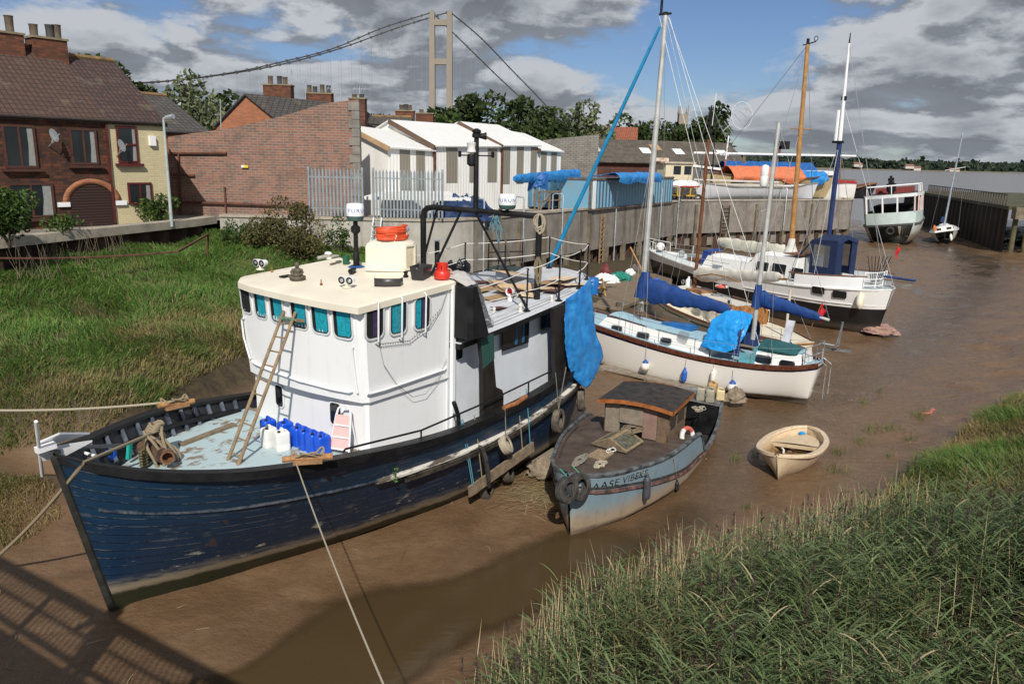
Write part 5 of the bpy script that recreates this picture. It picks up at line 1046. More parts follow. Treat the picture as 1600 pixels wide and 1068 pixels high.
b=MB();b.slab((CF,CW0-.03,1.15),(CA,CW0,CZ));b.slab((CF,CW1,1.15),(CA,CW1+.03,1.42));b.slab((CF,CW1,1.94),(CA,CW1+.03,CZ));b.slab((CF,CW1+.0,1.15),(CF+.03,CW1+.3,CZ));b.build('cabin_wall',FRM,TG)
for x in(CF+.02,CF+.72,CA-.03):b=MB();b.bar((x,CW1+.015,1.4),(x,CW1+.015,1.96),.06,.05);b.build('corner_post',FRM,TG)
for x0,x1 in((CF+.06,CF+.68),(CF+.76,CA-.07)):b=MB();b.slab((x0,CW1+.01,1.42),(x1,CW1+.02,1.94));b.build('side_window',GLASS,TG)
ro=MB();rows=[]
for i in range(9):
 y=CW0+.14-(CW0-CW1+.28)*i/8;h=.10*(1-((i-4)/4)**2);rows.append([(CF-.18,y,CZ+h),(CA+.22,y,CZ+h+.01)])
ro.grid(rows);ro.grid([[(a[0],a[1],a[2]+.045),(c[0],c[1],c[2]+.045)]for a,c in rows]);r_o=ro.build('cabin_roof',M('roofing_felt',(.022,.018,.017),.85,0,.5,5,c2=(.05,.040,.034)),TG)
pb=MB()
for u,v in((0,1),):pass
pb.grid([[Vector(a)+Vector((-.01,0,-.05))for a,c in rows],[Vector(a)+Vector((-.01,0,.055))for a,c in rows]]);pb.grid([[Vector(rows[-1][0])+Vector((0,-.01,-.05)),Vector(rows[-1][1])+Vector((0,-.01,-.05))],[Vector(rows[-1][0])+Vector((0,-.01,.055)),Vector(rows[-1][1])+Vector((0,-.01,.055))]])
pb.grid([[Vector(c)+Vector((.01,0,-.05))for a,c in rows],[Vector(c)+Vector((.01,0,.055))for a,c in rows]]);pb.build('roof_edge_board',M('orange_fascia',(.32,.105,.025),.6,0,.35,7),r_o)
q=gq(1030,680,1.2);zt=zl(FG,q.x,q.y,636);b=MB();b.cyl(q,(q.x,q.y,zt-.12),.06,n=12);b.build('exhaust_stack',M('rust_stack',(.13,.075,.060),.8,.1,.35,7),TG);b=MB();b.lathe([(.06,0),(.085,.01),(.085,.1),(.06,.13)],(q.x,q.y,zt-.12),14);b.build('stack_cap',M('dirty_white_tin',(.42,.38,.32),.6),TG)
c=gq(965,694,1.22);t=MB();L_,W_=.95,.95;rz=-.12;Mh=Matrix.Translation(c+Vector((0,0,.03)))@Matrix.Rotation(rz,4,'Z')
b=MB();b.prism([(-L_/2,-W_/2,0),(-L_/2,W_/2,0),(-L_/2,0,.24)],(L_,0,0));b.xf(Mh);o=b.build('skylight',M('hatch_timber',(.15,.115,.075),.85,0,.3,8,dirt=.2),TG)
for s in(1,-1):
 nv=Vector((0,s*.24,W_/2)).normalized();Mw=Mh@face_m(Vector((0,s*W_/4,.122))+nv*.006,nv,(1,0,0))
 f=MB();ring(f,Mw,.52,.92,.01,.06,0,.022,1);f.build('skylight_frame',M('pale_hatch_frame',(.24,.185,.11),.8,0,.3,8),o);g_=MB();plate(g_,Mw,.42,.82,.01,0,.008,1);g_.build('skylight_glass',M('grimy_glass',(.10,.10,.075),.4,0,.6,9),o)
c=gq(938,712,1.24);b=MB()
for i in range(6):b.box((-.24+i*.096,0,.03),(.088,.42,.04))
b.box((0,0,.005),(.58,.40,.02));b.xf(Matrix.Translation(c)@Matrix.Rotation(-.1,4,'Z'));b.build('hatch_cover',M('slatted_wood',(.27,.20,.125),.85,0,.3,9),TG)
vs,fs=text_flat('AASE VIBEKE',.25,space=1.1);b=MB();pv=[]
LB,UB=HG,None
for v in vs:
 X=.98+v.x*.98;zz=1.06-.055*(X-1)+v.y*1.0;tt=zz/HG.zs(X);p=HG.pt(X,tt,-1,.006);pv.append(p)
b.add(pv,fs);b.build('name_lettering',M('black_lettering',(.018,.018,.02),.6,0,.5,14),TG,smooth=False)
b=MB();b.grid([[HG.pt(x,t_,1,.004)for x in(.22,.35,.5)]for t_ in(.74,.84,.93)]);b.build('white_patch',M('worn_white_patch',(.55,.56,.55),.6,0,.2,8),TG)
vs,fs=text_flat('BE',.16);b=MB();b.add([HG.pt(.37-v.x*.9,.83+v.y*.75,1,.009)for v in vs],fs);b.build('name_lettering',BLACK,TG,smooth=False)
def gfix(px,py,off):
 y=-1.2
 for _ in range(8):
  q=FG.px(px,py,y=y);y=-(HG.pt(max(q.x,.02),min(max(q.z/HG.zs(max(q.x,.02)),0),1),1).y+off)
 return FG.px(px,py,y=y)
for px,py,lab,off,rr in((880,765,'black tyre hanging at the bow of the grey boat, partly behind another',.10,.29),(899,760,'black tyre hanging in front of another at the bow of the grey boat',.22,.30)):
 q=gfix(px+6,py,off);t=FG.thing('tyre_fender',lab,'tyre',q,group='tyres on the bow of the grey boat');b=MB();tyre(b,(0,0,0),(-.35,-1,.18),rr,.19);b.build('tyre',M('dusty_black_tyre',(.035,.033,.032),.75,0,.4,5,c2=(.085,.078,.07)),t);MB().tube([(0,0,rr*.6),(.05,.05,rr*1.0),(.15,.25,rr*1.25)],.012,5).build('lanyard',ROPE_GREEN,t)
DGF=M('slate_fender',(.065,.070,.085),.5,0,.2,6)
fender_tube('boat_fender',FG,gfix(1011,762,.10),.085,.62,DGF,'dark slate fender hanging at the bow quarter of the grey boat','fenders of the grey boat',gfix(998,735,.02),(.25,0,0));fender_tube('boat_fender',FG,gfix(1058,759,.05),.05,.30,M('small_black_fender',(.022,.022,.025),.6),'small black fender hanging amidships on the grey boat','fenders of the grey boat',gfix(1053,715,.02))
q=FG.px(1074,682,y=-1.35);t=FG.thing('lifebuoy','red and white lifebuoy propped at the front of the grey boat cockpit','lifebuoy',q);RW=[M('lifebuoy_red',(.55,.12,.09),.6,0,.15,5),M('lifebuoy_white',(.72,.70,.66),.6)]
for k_ in range(4):
 b=MB();ax=Vector((-.35,-.9,.25)).normalized();p=ax.orthogonal().normalized();p=(Vector((0,0,1))-ax*ax.z).normalized();w_=ax.cross(p);rows=[]
 for i in range(9):a=PI/2*k_+PI/2*i/8+.5;d=p*math.cos(a)+w_*math.sin(a);rows.append([d*(.22+.062*math.cos(e))+ax*(.062*math.sin(e))for e in np.linspace(0,2*PI,10,endpoint=False)])
 b.grid(rows,closed=True);b.build('red_quarter' if k_%2 else 'white_quarter',RW[0]if k_%2 else RW[1],t)
GRY_J=M('dirty_clear_plastic',(.33,.31,.24),.45,0,.2,5,dirt=.2);YEL_J=M('yellowed_plastic',(.62,.52,.30),.45,0,.1,5)
for px,py,mt,lab,h_ in((1094,624,GRY_J,'grubby grey jerrycan at the left on the stern of the grey boat',.44),(1109,627,GRY_J,'grubby grey jerrycan in the middle of three on the stern of the grey boat',.44),(1113,617,M('ochre_plastic',(.50,.32,.14),.5),'ochre jerrycan behind the others on the stern of the grey boat',.44),(1125,624,YEL_J,'small pale yellow can at the right on the stern of the grey boat',.36)):
 jerrycan(px,py,1.10,mt,lab,'jerrycans on the stern of the grey boat',random.uniform(-.3,.3),h_,.26 if h_>.4 else .22,.25,FG,M('brown_cap',(.16,.09,.05),.6))
def scribble(F,c,w_,h_,n,r,seed,mat,label,z=.02):
 rd=random.Random(seed);t=F.thing('rope_tangle',label,'rope',c,group='ropes lying on the grey boat');pts=[];a=0
 for i in range(n*9):a+=.55+.5*rd.random();rr=.25+.85*rd.random();pts.append((w_*rr*math.cos(a)+w_*.15*math.sin(i*.21),h_*rr*math.sin(a),z+.03*rd.random()+.012*(i%3)))
 sm_=[];
 for i in range(len(pts)-1):
  for k_ in range(3):sm_.append(Vector(pts[i]).lerp(Vector(pts[i+1]),k_/3))
 for _ in range(1):sm_=[sm_[0]]+[(sm_[i-1]+sm_[i]+sm_[i+1])/3 for i in range(1,len(sm_)-1)]+[sm_[-1]]
 MB().tube(sm_,r,5).build('rope',mat,t);return t
scribble(FG,gq(990,672,1.42),.38,.30,9,.014,1,rope_mat('dusty_rope',(.25,.20,.13)),'tangle of dusty rope on the skylight of the grey boat');scribble(FG,gq(905,722,1.33),.40,.13,7,.018,2,ROPE_GREY,'grey rope tangled along the bow edge of the grey boat');scribble(FG,gq(938,728,1.30),.28,.12,5,.020,3,ROPE_PALE,'pale rope loops on the near edge of the grey boat foredeck');scribble(FG,gq(955,706,1.27),.26,.14,2,.008,4,CORD,'thin white cord ring in front of the skylight of the grey boat');scribble(FG,gq(1092,640,1.12),.28,.2,4,.010,5,ROPE_PALE,'pale thin rope on the after deck of the grey boat')
b=MB();pts=[HG.pt(x,1.0,1,-.18,.03+.01*math.sin(x*9))for x in np.linspace(.9,3.4,14)];b.tube([p-pts[0]for p in pts],.02,6);t=one('deck_rail_pole',b,M('dark_pole',(.05,.04,.035),.7),'dark thin pole lying along the far edge of the grey boat foredeck','pole');t.matrix_world=FG.M@Matrix.Translation(pts[0])
# ------------------------------------------------------------------ the cream rowing dinghy
FD=Frame((6.99,18.84,.02),R(57),R(-5),R(2))
TD=FD.thing('rowing_dinghy','small worn cream rowing dinghy sitting alone on the mud','dinghy')
HD=Hull([0,.02,.05,.1,.2,.35,.55,.8,1.1,1.4,1.8,2.2,2.5,2.75,2.95,3.1,3.2,3.25],[(0,.02),(.05,.17),(.1,.28),(.2,.42),(.45,.62),(.9,.77),(1.5,.83),(2.1,.80),(2.6,.66),(3,.42),(3.18,.20),(3.25,.02)],[(0,.01),(.3,.06),(.8,.32),(1.5,.45),(2.2,.42),(2.9,.12),(3.25,.01)],[(0,.70),(.6,.60),(1.5,.56),(2.6,.58),(3.25,.64)],[(0,.9),(.8,.75),(2,.55),(3.25,.7)],-.12,.9,tb=-.1)
CREAMD=faded_hull('worn_cream_hull',(.58,.46,.31),(.34,.25,.16),.20,.26,(.34,.22,.12));k=NT('worn_cream_inside');_z=k.xyz()[2];k.base(k.mix(k.rng(k.math('ADD',_z,k.math('MULTIPLY',k.noise(4,5),.3)),.36,.66),k.ramp(k.noise(5,5),[(.35,(.10,.055,.022)),(.65,(.34,.20,.085))]),(.58,.45,.29)));k.rough(.6)
HD.shell(10).build('hull',CREAMD,TD,ang=50)
HD.shell(8,.05,.06,.97).build('inside',k.mat,TD,ang=50);HD.deck(.10,.06,.3,3.0,14).build('bottom_boards',k.mat,TD)
HD.band([(.03,-.06),(.045,.0),(.03,.035),(-.10,.035),(-.12,-.02)],0,3.25,50).build('rim',M('chipped_cream',(.66,.53,.37),.55,0,.10,8,dirt=.55,dirtc=(.34,.18,.10)),TD)
b=HD.deck(.40,.05,2.05,3.15,10);o=b.build('stern_seat',M('seat_cream',(.62,.49,.33),.55,0,.1,6,dirt=.2,dirtc=(.35,.22,.12)),TD);b=MB();b.grid([[HD.pt(2.05,.40/.57,1,-.05),HD.pt(2.05,.40/.57,-1,-.05)],[HD.pt(2.05,.29/.57,1,-.05),HD.pt(2.05,.29/.57,-1,-.05)]]);b.build('seat_front',CREAMD,o)
b=HD.deck(.52,.05,.06,.42,6);b.build('bow_deck',M('seat_cream',(.62,.49,.33),.55),TD)
q=FD.px(1220,703,z=.16);t=FD.thing('bailer','white plastic bailer lying in the bottom of the cream dinghy','bailer',q);b=MB();b.torus((.0,.0,.12),(.3,-.5,.8),.055,.016,14,6);b.build('ring',WHITEP,t);MB().tube([(-.02,-.03,.1),(-.14,-.12,.06),(-.26,-.14,.02)],.022,7,r2=.03).build('handle',WHITEP,t)
a,c=FD.px(1232,706,z=.15),FD.px(1253,691,z=.22);t=one('broken_oar',MB().bar((0,0,0),c-a,.10,.035),M('brown_old_wood',(.20,.13,.085),.85,0,.3),'short brown wooden board lying inside the cream dinghy','board');t.matrix_world=FD.M@Matrix.Translation(a)
lump('blue_rag',FD.px(1253,677,z=.43),.12,.06,M('bright_blue_rag',(.01,.26,.62),.6),'bright blue rag on the stern seat of the dinghy','rag',5,FD);lump('white_rag',FD.px(1228,675,z=.43),.10,.04,M('dirty_white_rag',(.6,.56,.5),.8),'dirty white rag on the left of the dinghy stern seat','rag',9,FD)
# ------------------------------------------------------------------ helpers for yachts
def gelcoat(name,c,boot,zb,grime=.25):
 k=NT(name);z=k.xyz()[2];n=k.noise(1.6,5,.6);zz=k.math('ADD',z,k.math('MULTIPLY',k.math('SUBTRACT',n,.5),.12))
 col=k.mix(k.rng(k.noise(1,5,.7,k.mapped((3,3,.7))),.55,.8,0,grime),c,tuple(q*.68 for q in c));col=k.mix(k.rng(zz,zb-.02,zb+.02),boot,col);col=k.mix(k.rng(zz,zb-.5,zb-.15,.8,0),col,(.12,.09,.06))
 k.base(col);k.rough(.28);return k.mat
def posts_and_wires(F,root,pts,h,nw,rp=.013,rw=.006,mat=CHROME):
 tops=[]
 for p in pts:MB().cyl(p,p+Vector((0,0,h)),rp,n=6).build('stanchion',mat,root)
 b=MB()
 for j in range(nw):b.tube([p+Vector((0,0,h*(1-j/nw)-.02))for p in pts],rw,4)
 b.build('guard_wire',WIRE,root)
def sail_bag(F,root,a,c,r0,r1,mat,seed=0,drop=.0):
 a,c=Vector(a),Vector(c);n=48;rows=[];d=(c-a).normalized();u=d.cross(Vector((0,0,1))).normalized();w_=Vector((0,0,1))
 for i in range(n+1):
  t=i/n;r=r0+(r1-r0)*t**.7;r*=(.35+.65*min(1,t*7+.35))*(1 if t<.97 else .6);p=a.lerp(c,t)
  rows.append([p+u*(r*.62*math.cos(e)*(1+.30*mnoise.noise(Vector((t*15+seed,math.cos(e)*1.9,math.sin(e)*1.9)))))+w_*(r*(1.15*math.sin(e)-(.25 if math.sin(e)<0 else 0))*(1+.34*mnoise.noise(Vector((t*17,math.cos(e)*1.7+seed,math.sin(e)*1.6)))))for e in np.linspace(0,2*PI,14,endpoint=False)])
 b=MB();b.grid(rows,closed=True);b.add(rows[0],[tuple(range(14))]);b.add(rows[-1],[tuple(range(14))]);return b.build('sail_cover',mat,root,ang=70)
ALU=M('mast_aluminium',(.52,.52,.50),.45,.25,.12,3);TEAK=M('teak',(.16,.065,.03),.5,0,.35,8);TEAKR=M('varnished_rail',(.10,.032,.018),.35,0,.4,8)
LBLUE=M('pale_blue_deck',(.33,.50,.58),.6,0,.08,4,dirt=.12,dirtc=(.4,.42,.4));GEL=M('white_gelcoat',(.80,.80,.77),.3,0,.04,2,dirt=.08,dirtc=(.55,.52,.45),bump=.03)
def port_window(F,root,M_,w,h,r=None,glass=GLASS,rim=CHROME,nm='window'):
 r=r or h*.4;f=MB();ring(f,M_,w+.05,h+.05,r,.03,-.003,.018);o=f.build(nm,rim,root);g_=MB();plate(g_,M_,w,h,r,-.003,.006);g_.build('pane',glass,o);return o
def rig(root,pairs,r=.0075,mat=WIRE,nm='shroud'):
 for a,c in pairs:MB().cyl(a,c,r,n=5,cap=False).build(nm,mat,root)
# ------------------------------------------------------------------ white ketch with the blue sail covers
FS=Frame((3.3,30.5,0),R(-35),R(-1.5))
TS=FS.thing('white_ketch','white two masted yacht with blue sail covers and brown rail','yacht')
HS=Hull([-2.8,-2.74,-2.6,-2.4,-2,-1.4,-0.6,0.3,1.3,2.4,3.5,4.6,5.6,6.5,7.116,7.655,8.04,8.271,8.402,8.463,8.502],[(-2.8,0.03),(-2.4,0.32),(-1.4,0.78),(0,1.12),(2,1.36),(4.5,1.44),(6.5,1.3),(7.655,1.02),(8.271,0.74),(8.502,0.4)],[(-2.8,0.01),(-1.5,0.06),(0,0.35),(2,0.85),(4.5,1.02),(6.5,0.8),(7.655,0.3),(8.502,0.08)],[(-2.8,2.25),(-1,2.0),(0.5,1.83),(2.6,1.55),(4.4,1.36),(6.3,1.3),(7.809,1.38),(8.502,1.52)],[(-2.8,0.9),(1,0.62),(5,0.45),(8.502,0.6)],-.9,3,tb=-.1,zb=.12,trk=.3)
k=NT('ketch_topsides');z=k.co('UV');sp=k.n('ShaderNodeSeparateXYZ');k.l(z,sp.inputs[0]);v=sp.outputs[1];c=k.mix(k.rng(k.noise(1,5,.7,k.mapped((3,3,.6))),.55,.8,0,.25),(.82,.80,.75),(.60,.56,.48))
c=k.mix(k.math('MULTIPLY',k.math('GREATER_THAN',v,.845),k.math('LESS_THAN',v,.925)),c,(.010,.022,.085));c=k.mix(k.rng(k.math('ADD',k.xyz()[2],k.math('MULTIPLY',k.noise(3),.1)),.22,.30,1,0),c,(.10,.085,.07));k.base(c);k.rough(.3)
HS.shell(20).build('hull',k.mat,TS,ang=50)
HS.band([(0,-.13),(.03,-.12),(.035,.03),(-.05,.04),(-.05,0)],-2.78,8.5).build('toe_rail',TEAKR,TS)
HS.deck(lambda x:HS.zs(x)-.05,.03,-2.75,8.45,50).build('deck',LBLUE,TS)
b=MB();b.prism([(3.6,-.09,.35),(7.7,-.07,.35),(7.4,-.07,-.05),(4.3,-.09,-.05)],(0,.16,0));b.build('keel',M('antifouling',(.035,.03,.028),.8,0,.4,5),TS)
b=MB();b.prism([(7.7,-.03,.9),(8.2,-.03,.9),(8.1,-.03,.02),(7.65,-.03,.02)],(0,.06,0));b.build('rudder',M('antifouling',(.035,.03,.028),.8),TS)
def trunk(name,x0,x1,w0,w1,h,root,H,mat_side,mat_top,slope=.35,tumble=.12,crown=.07):
 out=[];n=16
 def sec(x,w_,zt):
  zb_=H.zs(x)-.06;return[Vector((x,-w_,zb_)),Vector((x,-w_+tumble,zt))],[Vector((x,w_-tumble,zt)),Vector((x,w_,zb_))]
 L_,Rr,T=[],[],[]
 for i in range(n+1):
  t=i/n;x=x0+(x1-x0)*t;w_=w0+(w1-w0)*t;zt=H.zs(x)-.06+h(t);a,c=sec(x,w_,zt);L_.append(a);Rr.append(c);T.append([a[1].lerp(c[0],j/6)+Vector((0,0,crown*(1-(j/3-1)**2)))for j in range(7)])
 b=MB();b.grid(L_);b.grid(Rr);fr=[L_[0][0]+Vector((-slope,0,0)),Rr[0][1]+Vector((-slope,0,0))];b.grid([[fr[0].lerp(fr[1],j/6)for j in range(7)],T[0]]);b.grid([T[-1],[Vector((x1+.06,L_[-1][0].y+(Rr[-1][1].y-L_[-1][0].y)*j/6,L_[-1][0].z))for j in range(7)]])
 b.add([L_[0][0],L_[0][1],fr[0]],[(0,1,2)]);b.add([Rr[0][1],Rr[0][0],fr[1]],[(0,1,2)])
 o=b.build(name,mat_side,root,ang=30);b=MB();b.grid([[p+Vector((0,0,.006))for p in r]for r in T]);b.build(name+'_top',mat_top,root);return o
trunk('coach_roof',.9,5.2,.78,1.02,lambda t:.42+.06*t,TS,HS,GEL,LBLUE)
trunk('after_cabin',6.75,8.3,.95,.66,lambda t:.46-.08*t,TS,HS,GEL,LBLUE)
CAGE=M('light_grey_pane',(.10,.11,.11),.2)
def side_m(F,px,py,y):q=F.px(px,py,y=y);return face_m(q+Vector((0,-.012,0)),(0,-1,.22))
for px,py,w_,h_,y in((964,513,.44,.20,-.83),(1005,524,.48,.22,-.90),(1041,532,.40,.18,-.95),(1193,561,.52,.22,-.86),(1230,569,.46,.22,-.78)):
 Mw=side_m(FS,px,py,y);o=port_window(FS,TS,Mw,w_,h_,.09,rim=CHROME if px<1050 else BLACK)
mb0=FS.px(1002,470,y=0);mb0.z=1.8;mt=FS.px(1040,24,y=0);b=MB();b.cyl(FS.px(1001,486,y=0),mt,.11,.085,12);b.build('main_mast',ALU,TS)
b=MB();b.cyl(mt,mt+Vector((0,0,.10)),.10,n=10);b.bar(mt+Vector((-.25,0,.04)),mt+Vector((.22,0,.04)),.06);b.cyl(mt+Vector((-.18,0,.05)),mt+Vector((-.18,0,.55)),.05,n=8);b.cyl(mt+Vector((-.18,0,.5)),mt+Vector((-.18,0,.95)),.008,n=4);b.build('masthead_fitting',BLACK,TS)
bo,be=FS.px(1004,452,y=0),FS.px(1146,487,y=0);MB().cyl(bo,be,.06,n=9).build('main_boom',ALU,TS);sail_bag(FS,TS,bo+Vector((.02,0,.10)),be+Vector((-.1,0,.06)),.44,.13,ROYAL,1)
b=MB();m0,m1=FS.px(1001,462,y=0),FS.px(1007,424,y=0);rows=[[m0.lerp(m1,t)+Vector((r*math.cos(e)*1.0+.06,r*math.sin(e),0))for e in np.linspace(0,2*PI,12,endpoint=False)]for t,r in((-.05,.30),(.3,.27),(.7,.22),(1.0,.15))];b.grid(rows,closed=True);b.build('mast_cover',ROYAL,TS)
fst=FS.px(1031,42,y=0);bow_=Vector((-2.95,0,2.35));MB().tube([fst.lerp(bow_,t)for t in(0,.03,.1,.3,.6,.9,.97)],.045,10,r2=.10).build('furled_headsail',M('turquoise_sail_sleeve',(.01,.24,.48),.6,0,.15,3),TS)
MB().cyl(mt+Vector((0,0,.03)),bow_,.008,n=5).build('forestay',WIRE,TS)
b=MB()
for i in range(9):p=FS.px(1000,478,y=-.12);b.tube([p+Vector((random.uniform(-.14,.14),random.uniform(-.1,.1),random.uniform(-.1,.15)))for _ in range(6)]+[FS.px(996+i,504,y=-.1)],.013,4)
b.build('halyard_tails',ROPE_GREY,TS)
dk=lambda x,s:HS.pt(x,1.0,s,-.05)
cs_=FS.px(1026,180,y=0);rig(TS,[(mt,dk(2.3,-1)),(mt,dk(2.3,1)),(FS.px(1018,250,y=0),dk(1.7,-1)),(FS.px(1018,250,y=0),dk(2.9,-1)),(FS.px(1018,250,y=0),dk(1.7,1)),(mt,be)])
rig(TS,[(FS.px(1030,25,y=0),FS.px(1096,300,y=-.2)),(FS.px(1046,28,y=0),FS.px(1187,540,y=.1)),(FS.px(1044,26,y=0),FS.px(1180,420,y=0))],.010,CORD,'halyard')
z0,z1_=FS.px(1176,530,y=0),FS.px(1217,192,y=0);MB().cyl(z0,z1_,.085,.07,12).build('mizzen_mast',ALU,TS);MB().bar(z1_+Vector((-.16,0,.02)),z1_+Vector((.14,0,.02)),.08).build('masthead_fitting',STEEL,TS)
xt=FS.px(1196,330,y=0);MB().cyl(xt+Vector((.1,-.75,.02)),xt+Vector((-.1,.75,.05)),.018,n=6).build('spreader',ALU,TS)
bo,be2=FS.px(1182,466,y=0),FS.px(1296,500,y=0);MB().cyl(bo,be2,.05,n=9).build('mizzen_boom',ALU,TS);sail_bag(FS,TS,bo+Vector((.02,0,.06)),be2+Vector((-.25,0,.05)),.26,.10,ROYAL,4)
b=MB();m0,m1=FS.px(1180,478,y=0),FS.px(1184,444,y=0);b.grid([[m0.lerp(m1,t)+Vector((r*math.cos(e)+.04,r*math.sin(e),0))for e in np.linspace(0,2*PI,12,endpoint=False)]for t,r in((-.05,.18),(.4,.17),(1,.11))],closed=True);b.build('mast_cover',ROYAL,TS)
rig(TS,[(z1_,dk(6.3,-1)),(z1_,dk(7.4,-1)),(z1_,dk(6.3,1)),(xt+Vector((.1,-.75,0)),dk(6.8,-1)),(z1_,be2)],.0065)
SH=[[(5.1,-1.0,1.50),(5.35,-1.02,1.52),(5.9,-1.05,1.50),(6.3,-1.05,1.46)],[(5.05,-.82,1.95),(5.25,-.9,2.18),(5.8,-.95,2.35),(6.3,-.95,2.35)],[(5.0,0,2.0),(5.2,0,2.45),(5.75,0,2.68),(6.3,0,2.66)],[(5.05,.82,1.95),(5.25,.9,2.18),(5.8,.95,2.35),(6.3,.95,2.35)],[(5.1,1.0,1.50),(5.35,1.02,1.52),(5.9,1.05,1.50),(6.3,1.05,1.46)]]
cloth_patch('sprayhood',SH,NAVY,TS,.01,.012,3,3)
q=FS.px(1069,524,y=-.96);b=MB();plate(b,face_m(q+Vector((0,-.05,0)),(-.25,-1,.3)),.50,.30,.12,0,.004);b.build('sprayhood_window',FILM,TS)
b=MB();b.slab((6.3,-1.06,1.25),(6.8,-.98,1.62));b.slab((6.3,.98,1.25),(6.8,1.06,1.62));b.slab((6.76,-1.0,1.2),(6.82,1.0,1.85));b.build('cockpit_side',M('turquoise_cockpit',(.12,.36,.42),.6),TS)
q=FS.px(1224,545,y=.15);zt=zl(FS,q.x,q.y,500);b=MB();b.grid([[(q.x+dx+(.16 if top_ else 0),q.y+dy,z_)for dx,dy in((-.13,-.07),(.13,-.07),(.13,.07),(-.13,.07))]for z_,top_ in((q.z-.1,0),(zt,1))],closed=True);b.add([(q.x+dx+.16,q.y+dy,zt)for dx,dy in((-.13,-.07),(.13,-.07),(.13,.07),(-.13,.07))],[(0,1,2,3)]);b.build('ventilator_post',M('pale_lilac_post',(.62,.64,.72),.5),TS)
posts_and_wires(FS,TS,[dk(x,-1)for x in(-2.2,-.8,.6,2.0,3.4,4.8,6.2,7.4,8.2)],.62,2);posts_and_wires(FS,TS,[dk(x,1)for x in(-2.2,-.8,.6,2.0,3.4,4.8,6.2,7.4,8.2)],.62,2)
b=MB()
for h in(.30,.62):b.tube([dk(8.2,-1)+Vector((.6,0,h)),Vector((9.3,-.42,1.55+h)),Vector((9.42,0,1.6+h)),Vector((9.3,.42,1.55+h)),dk(8.2,1)+Vector((.6,0,h))],.016,6)
for y in(-.42,0,.42):b.cyl((9.3 if y else 9.42,y,1.5),(9.3 if y else 9.42,y,2.2),.014,n=6)
b.build('pushpit',CHROME,TS).location.x=-.6
b=MB();b.tube([(9.3,.3,2.1),(9.75,.5,2.05),(9.8,.5,2.9)],.04,7);b.bar((9.35,.5,1.9),(10.1,.9,1.85),.05,.08);b.bar((9.7,.4,2.0),(9.8,.5,2.75),.12,.03);b.build('stern_bracket',M('dull_steel',(.22,.23,.24),.5,.5),TS).location.x=-.6
b=MB();b.tube([(9.35,-.3,1.7),(9.65,-.4,1.5),(9.65,-.42,.35)],.015,5);b.tube([(9.35,.1,1.7),(9.7,.05,1.5),(9.7,.05,.45)],.015,5);b.tube([(9.3,-.35,.55),(9.7,-.4,.55)],.012,5);b.build('stern_ladder',CHROME,TS).location.x=-.6
for a,c in((.9,2.6),(3.0,5.0)):MB().tube([Vector((x,-.72,HS.zs(x)+.36+.07*math.sin(PI*min(max((x-a)/(c-a),.02),.98))**.3))for x in np.linspace(a,c,12)],.025,6).build('grab_rail',TEAKR,TS)
c=FS.px(1048,503,y=-.2);MB().tube([FS.px(985,484,y=-.3)+Vector((0,0,.02)),c],.02,6).build('boathook',TEAK,TS)
b=MB();q=FS.px(1015,505,y=.62);b.box((3.4,.45,HS.zs(3.4)+.48),(1.3,.75,.20));b.build('deck_box',M('blue_cover_box',(.01,.13,.38),.6),TS,bevel=.05)
MB().slab((.55,-.35,HS.zs(.8)+.02),(1.15,.35,HS.zs(.8)+.14)).build('forehatch',LBLUE,TS,bevel=.03)
BT=[[FS.px(1112,500,y=-.75),FS.px(1135,486,y=-.5),FS.px(1160,485,y=-.3),FS.px(1176,492,y=.0)],[FS.px(1106,518,y=-1.05),FS.px(1130,505,y=-1.05),FS.px(1152,503,y=-.98),FS.px(1172,505,y=-.6)],[FS.px(1098,535,y=-1.14),FS.px(1120,530,y=-1.16),FS.px(1145,530,y=-1.12),FS.px(1164,524,y=-.9)],[FS.px(1093,540,y=-1.16),FS.px(1116,547,y=-1.2),FS.px(1132,551,y=-1.18),FS.px(1150,545,y=-1.05)]]
t=cloth_patch('cockpit_tarpaulin',BT,M('sky_blue_tarpaulin',(.015,.29,.74),.38,0,.15,4,bump=.25,bs=14),None,.008,.055,2.4,6,lin=True);tag(t,'bright blue tarpaulin draped over the cockpit of the white ketch','tarpaulin');t.matrix_world=FS.M
DGC=[[FS.px(1166,526,y=.55),FS.px(1185,526,y=.6),FS.px(1215,535,y=.6),FS.px(1240,545,y=.55)],[FS.px(1168,530,y=-.1),FS.px(1188,532,y=-.1),FS.px(1216,541,y=-.1),FS.px(1246,551,y=-.1)],[FS.px(1178,536,y=-.62),FS.px(1200,543,y=-.62),FS.px(1225,550,y=-.6),FS.px(1247,559,y=-.5)]]
b=MB();c0=Vector((7.15,-.1,HS.zs(7.2)+.46));
t=cloth_patch('canvas_cover',[[(6.85,.62,1.86),(7.4,.66,1.85),(7.8,.6,1.82),(8.15,.5,1.78)],[(6.82,.0,2.02),(7.4,.0,2.02),(7.8,.0,1.98),(8.15,.0,1.92)],[(6.85,-.66,1.90),(7.4,-.70,1.88),(7.8,-.64,1.84),(8.13,-.52,1.80)],[(6.85,-.70,1.76),(7.4,-.74,1.74),(7.8,-.68,1.72),(8.13,-.56,1.70)]],M('dark_green_canvas',(.012,.085,.095),.75,0,.2,6),None,.012,.012,3,9);tag(t,'dark green canvas cover on the after cabin of the white ketch','cover');t.matrix_world=FS.M
gF='fenders along the side of the white ketch'
def ks(px,py,off):
 y=-1.2
 for _ in range(8):q=FS.px(px,py,y=y);tt=(q.z-HS.zb)/(HS.zs(q.x)-HS.zb);y=-(HS.pt(q.x,min(max(tt,0),1),1).y+off)
 return FS.px(px,py,y=y)
FBW=(M('buoy_white',(.76,.74,.68),.45,0,.05),M('buoy_blue',(.02,.09,.32),.45))
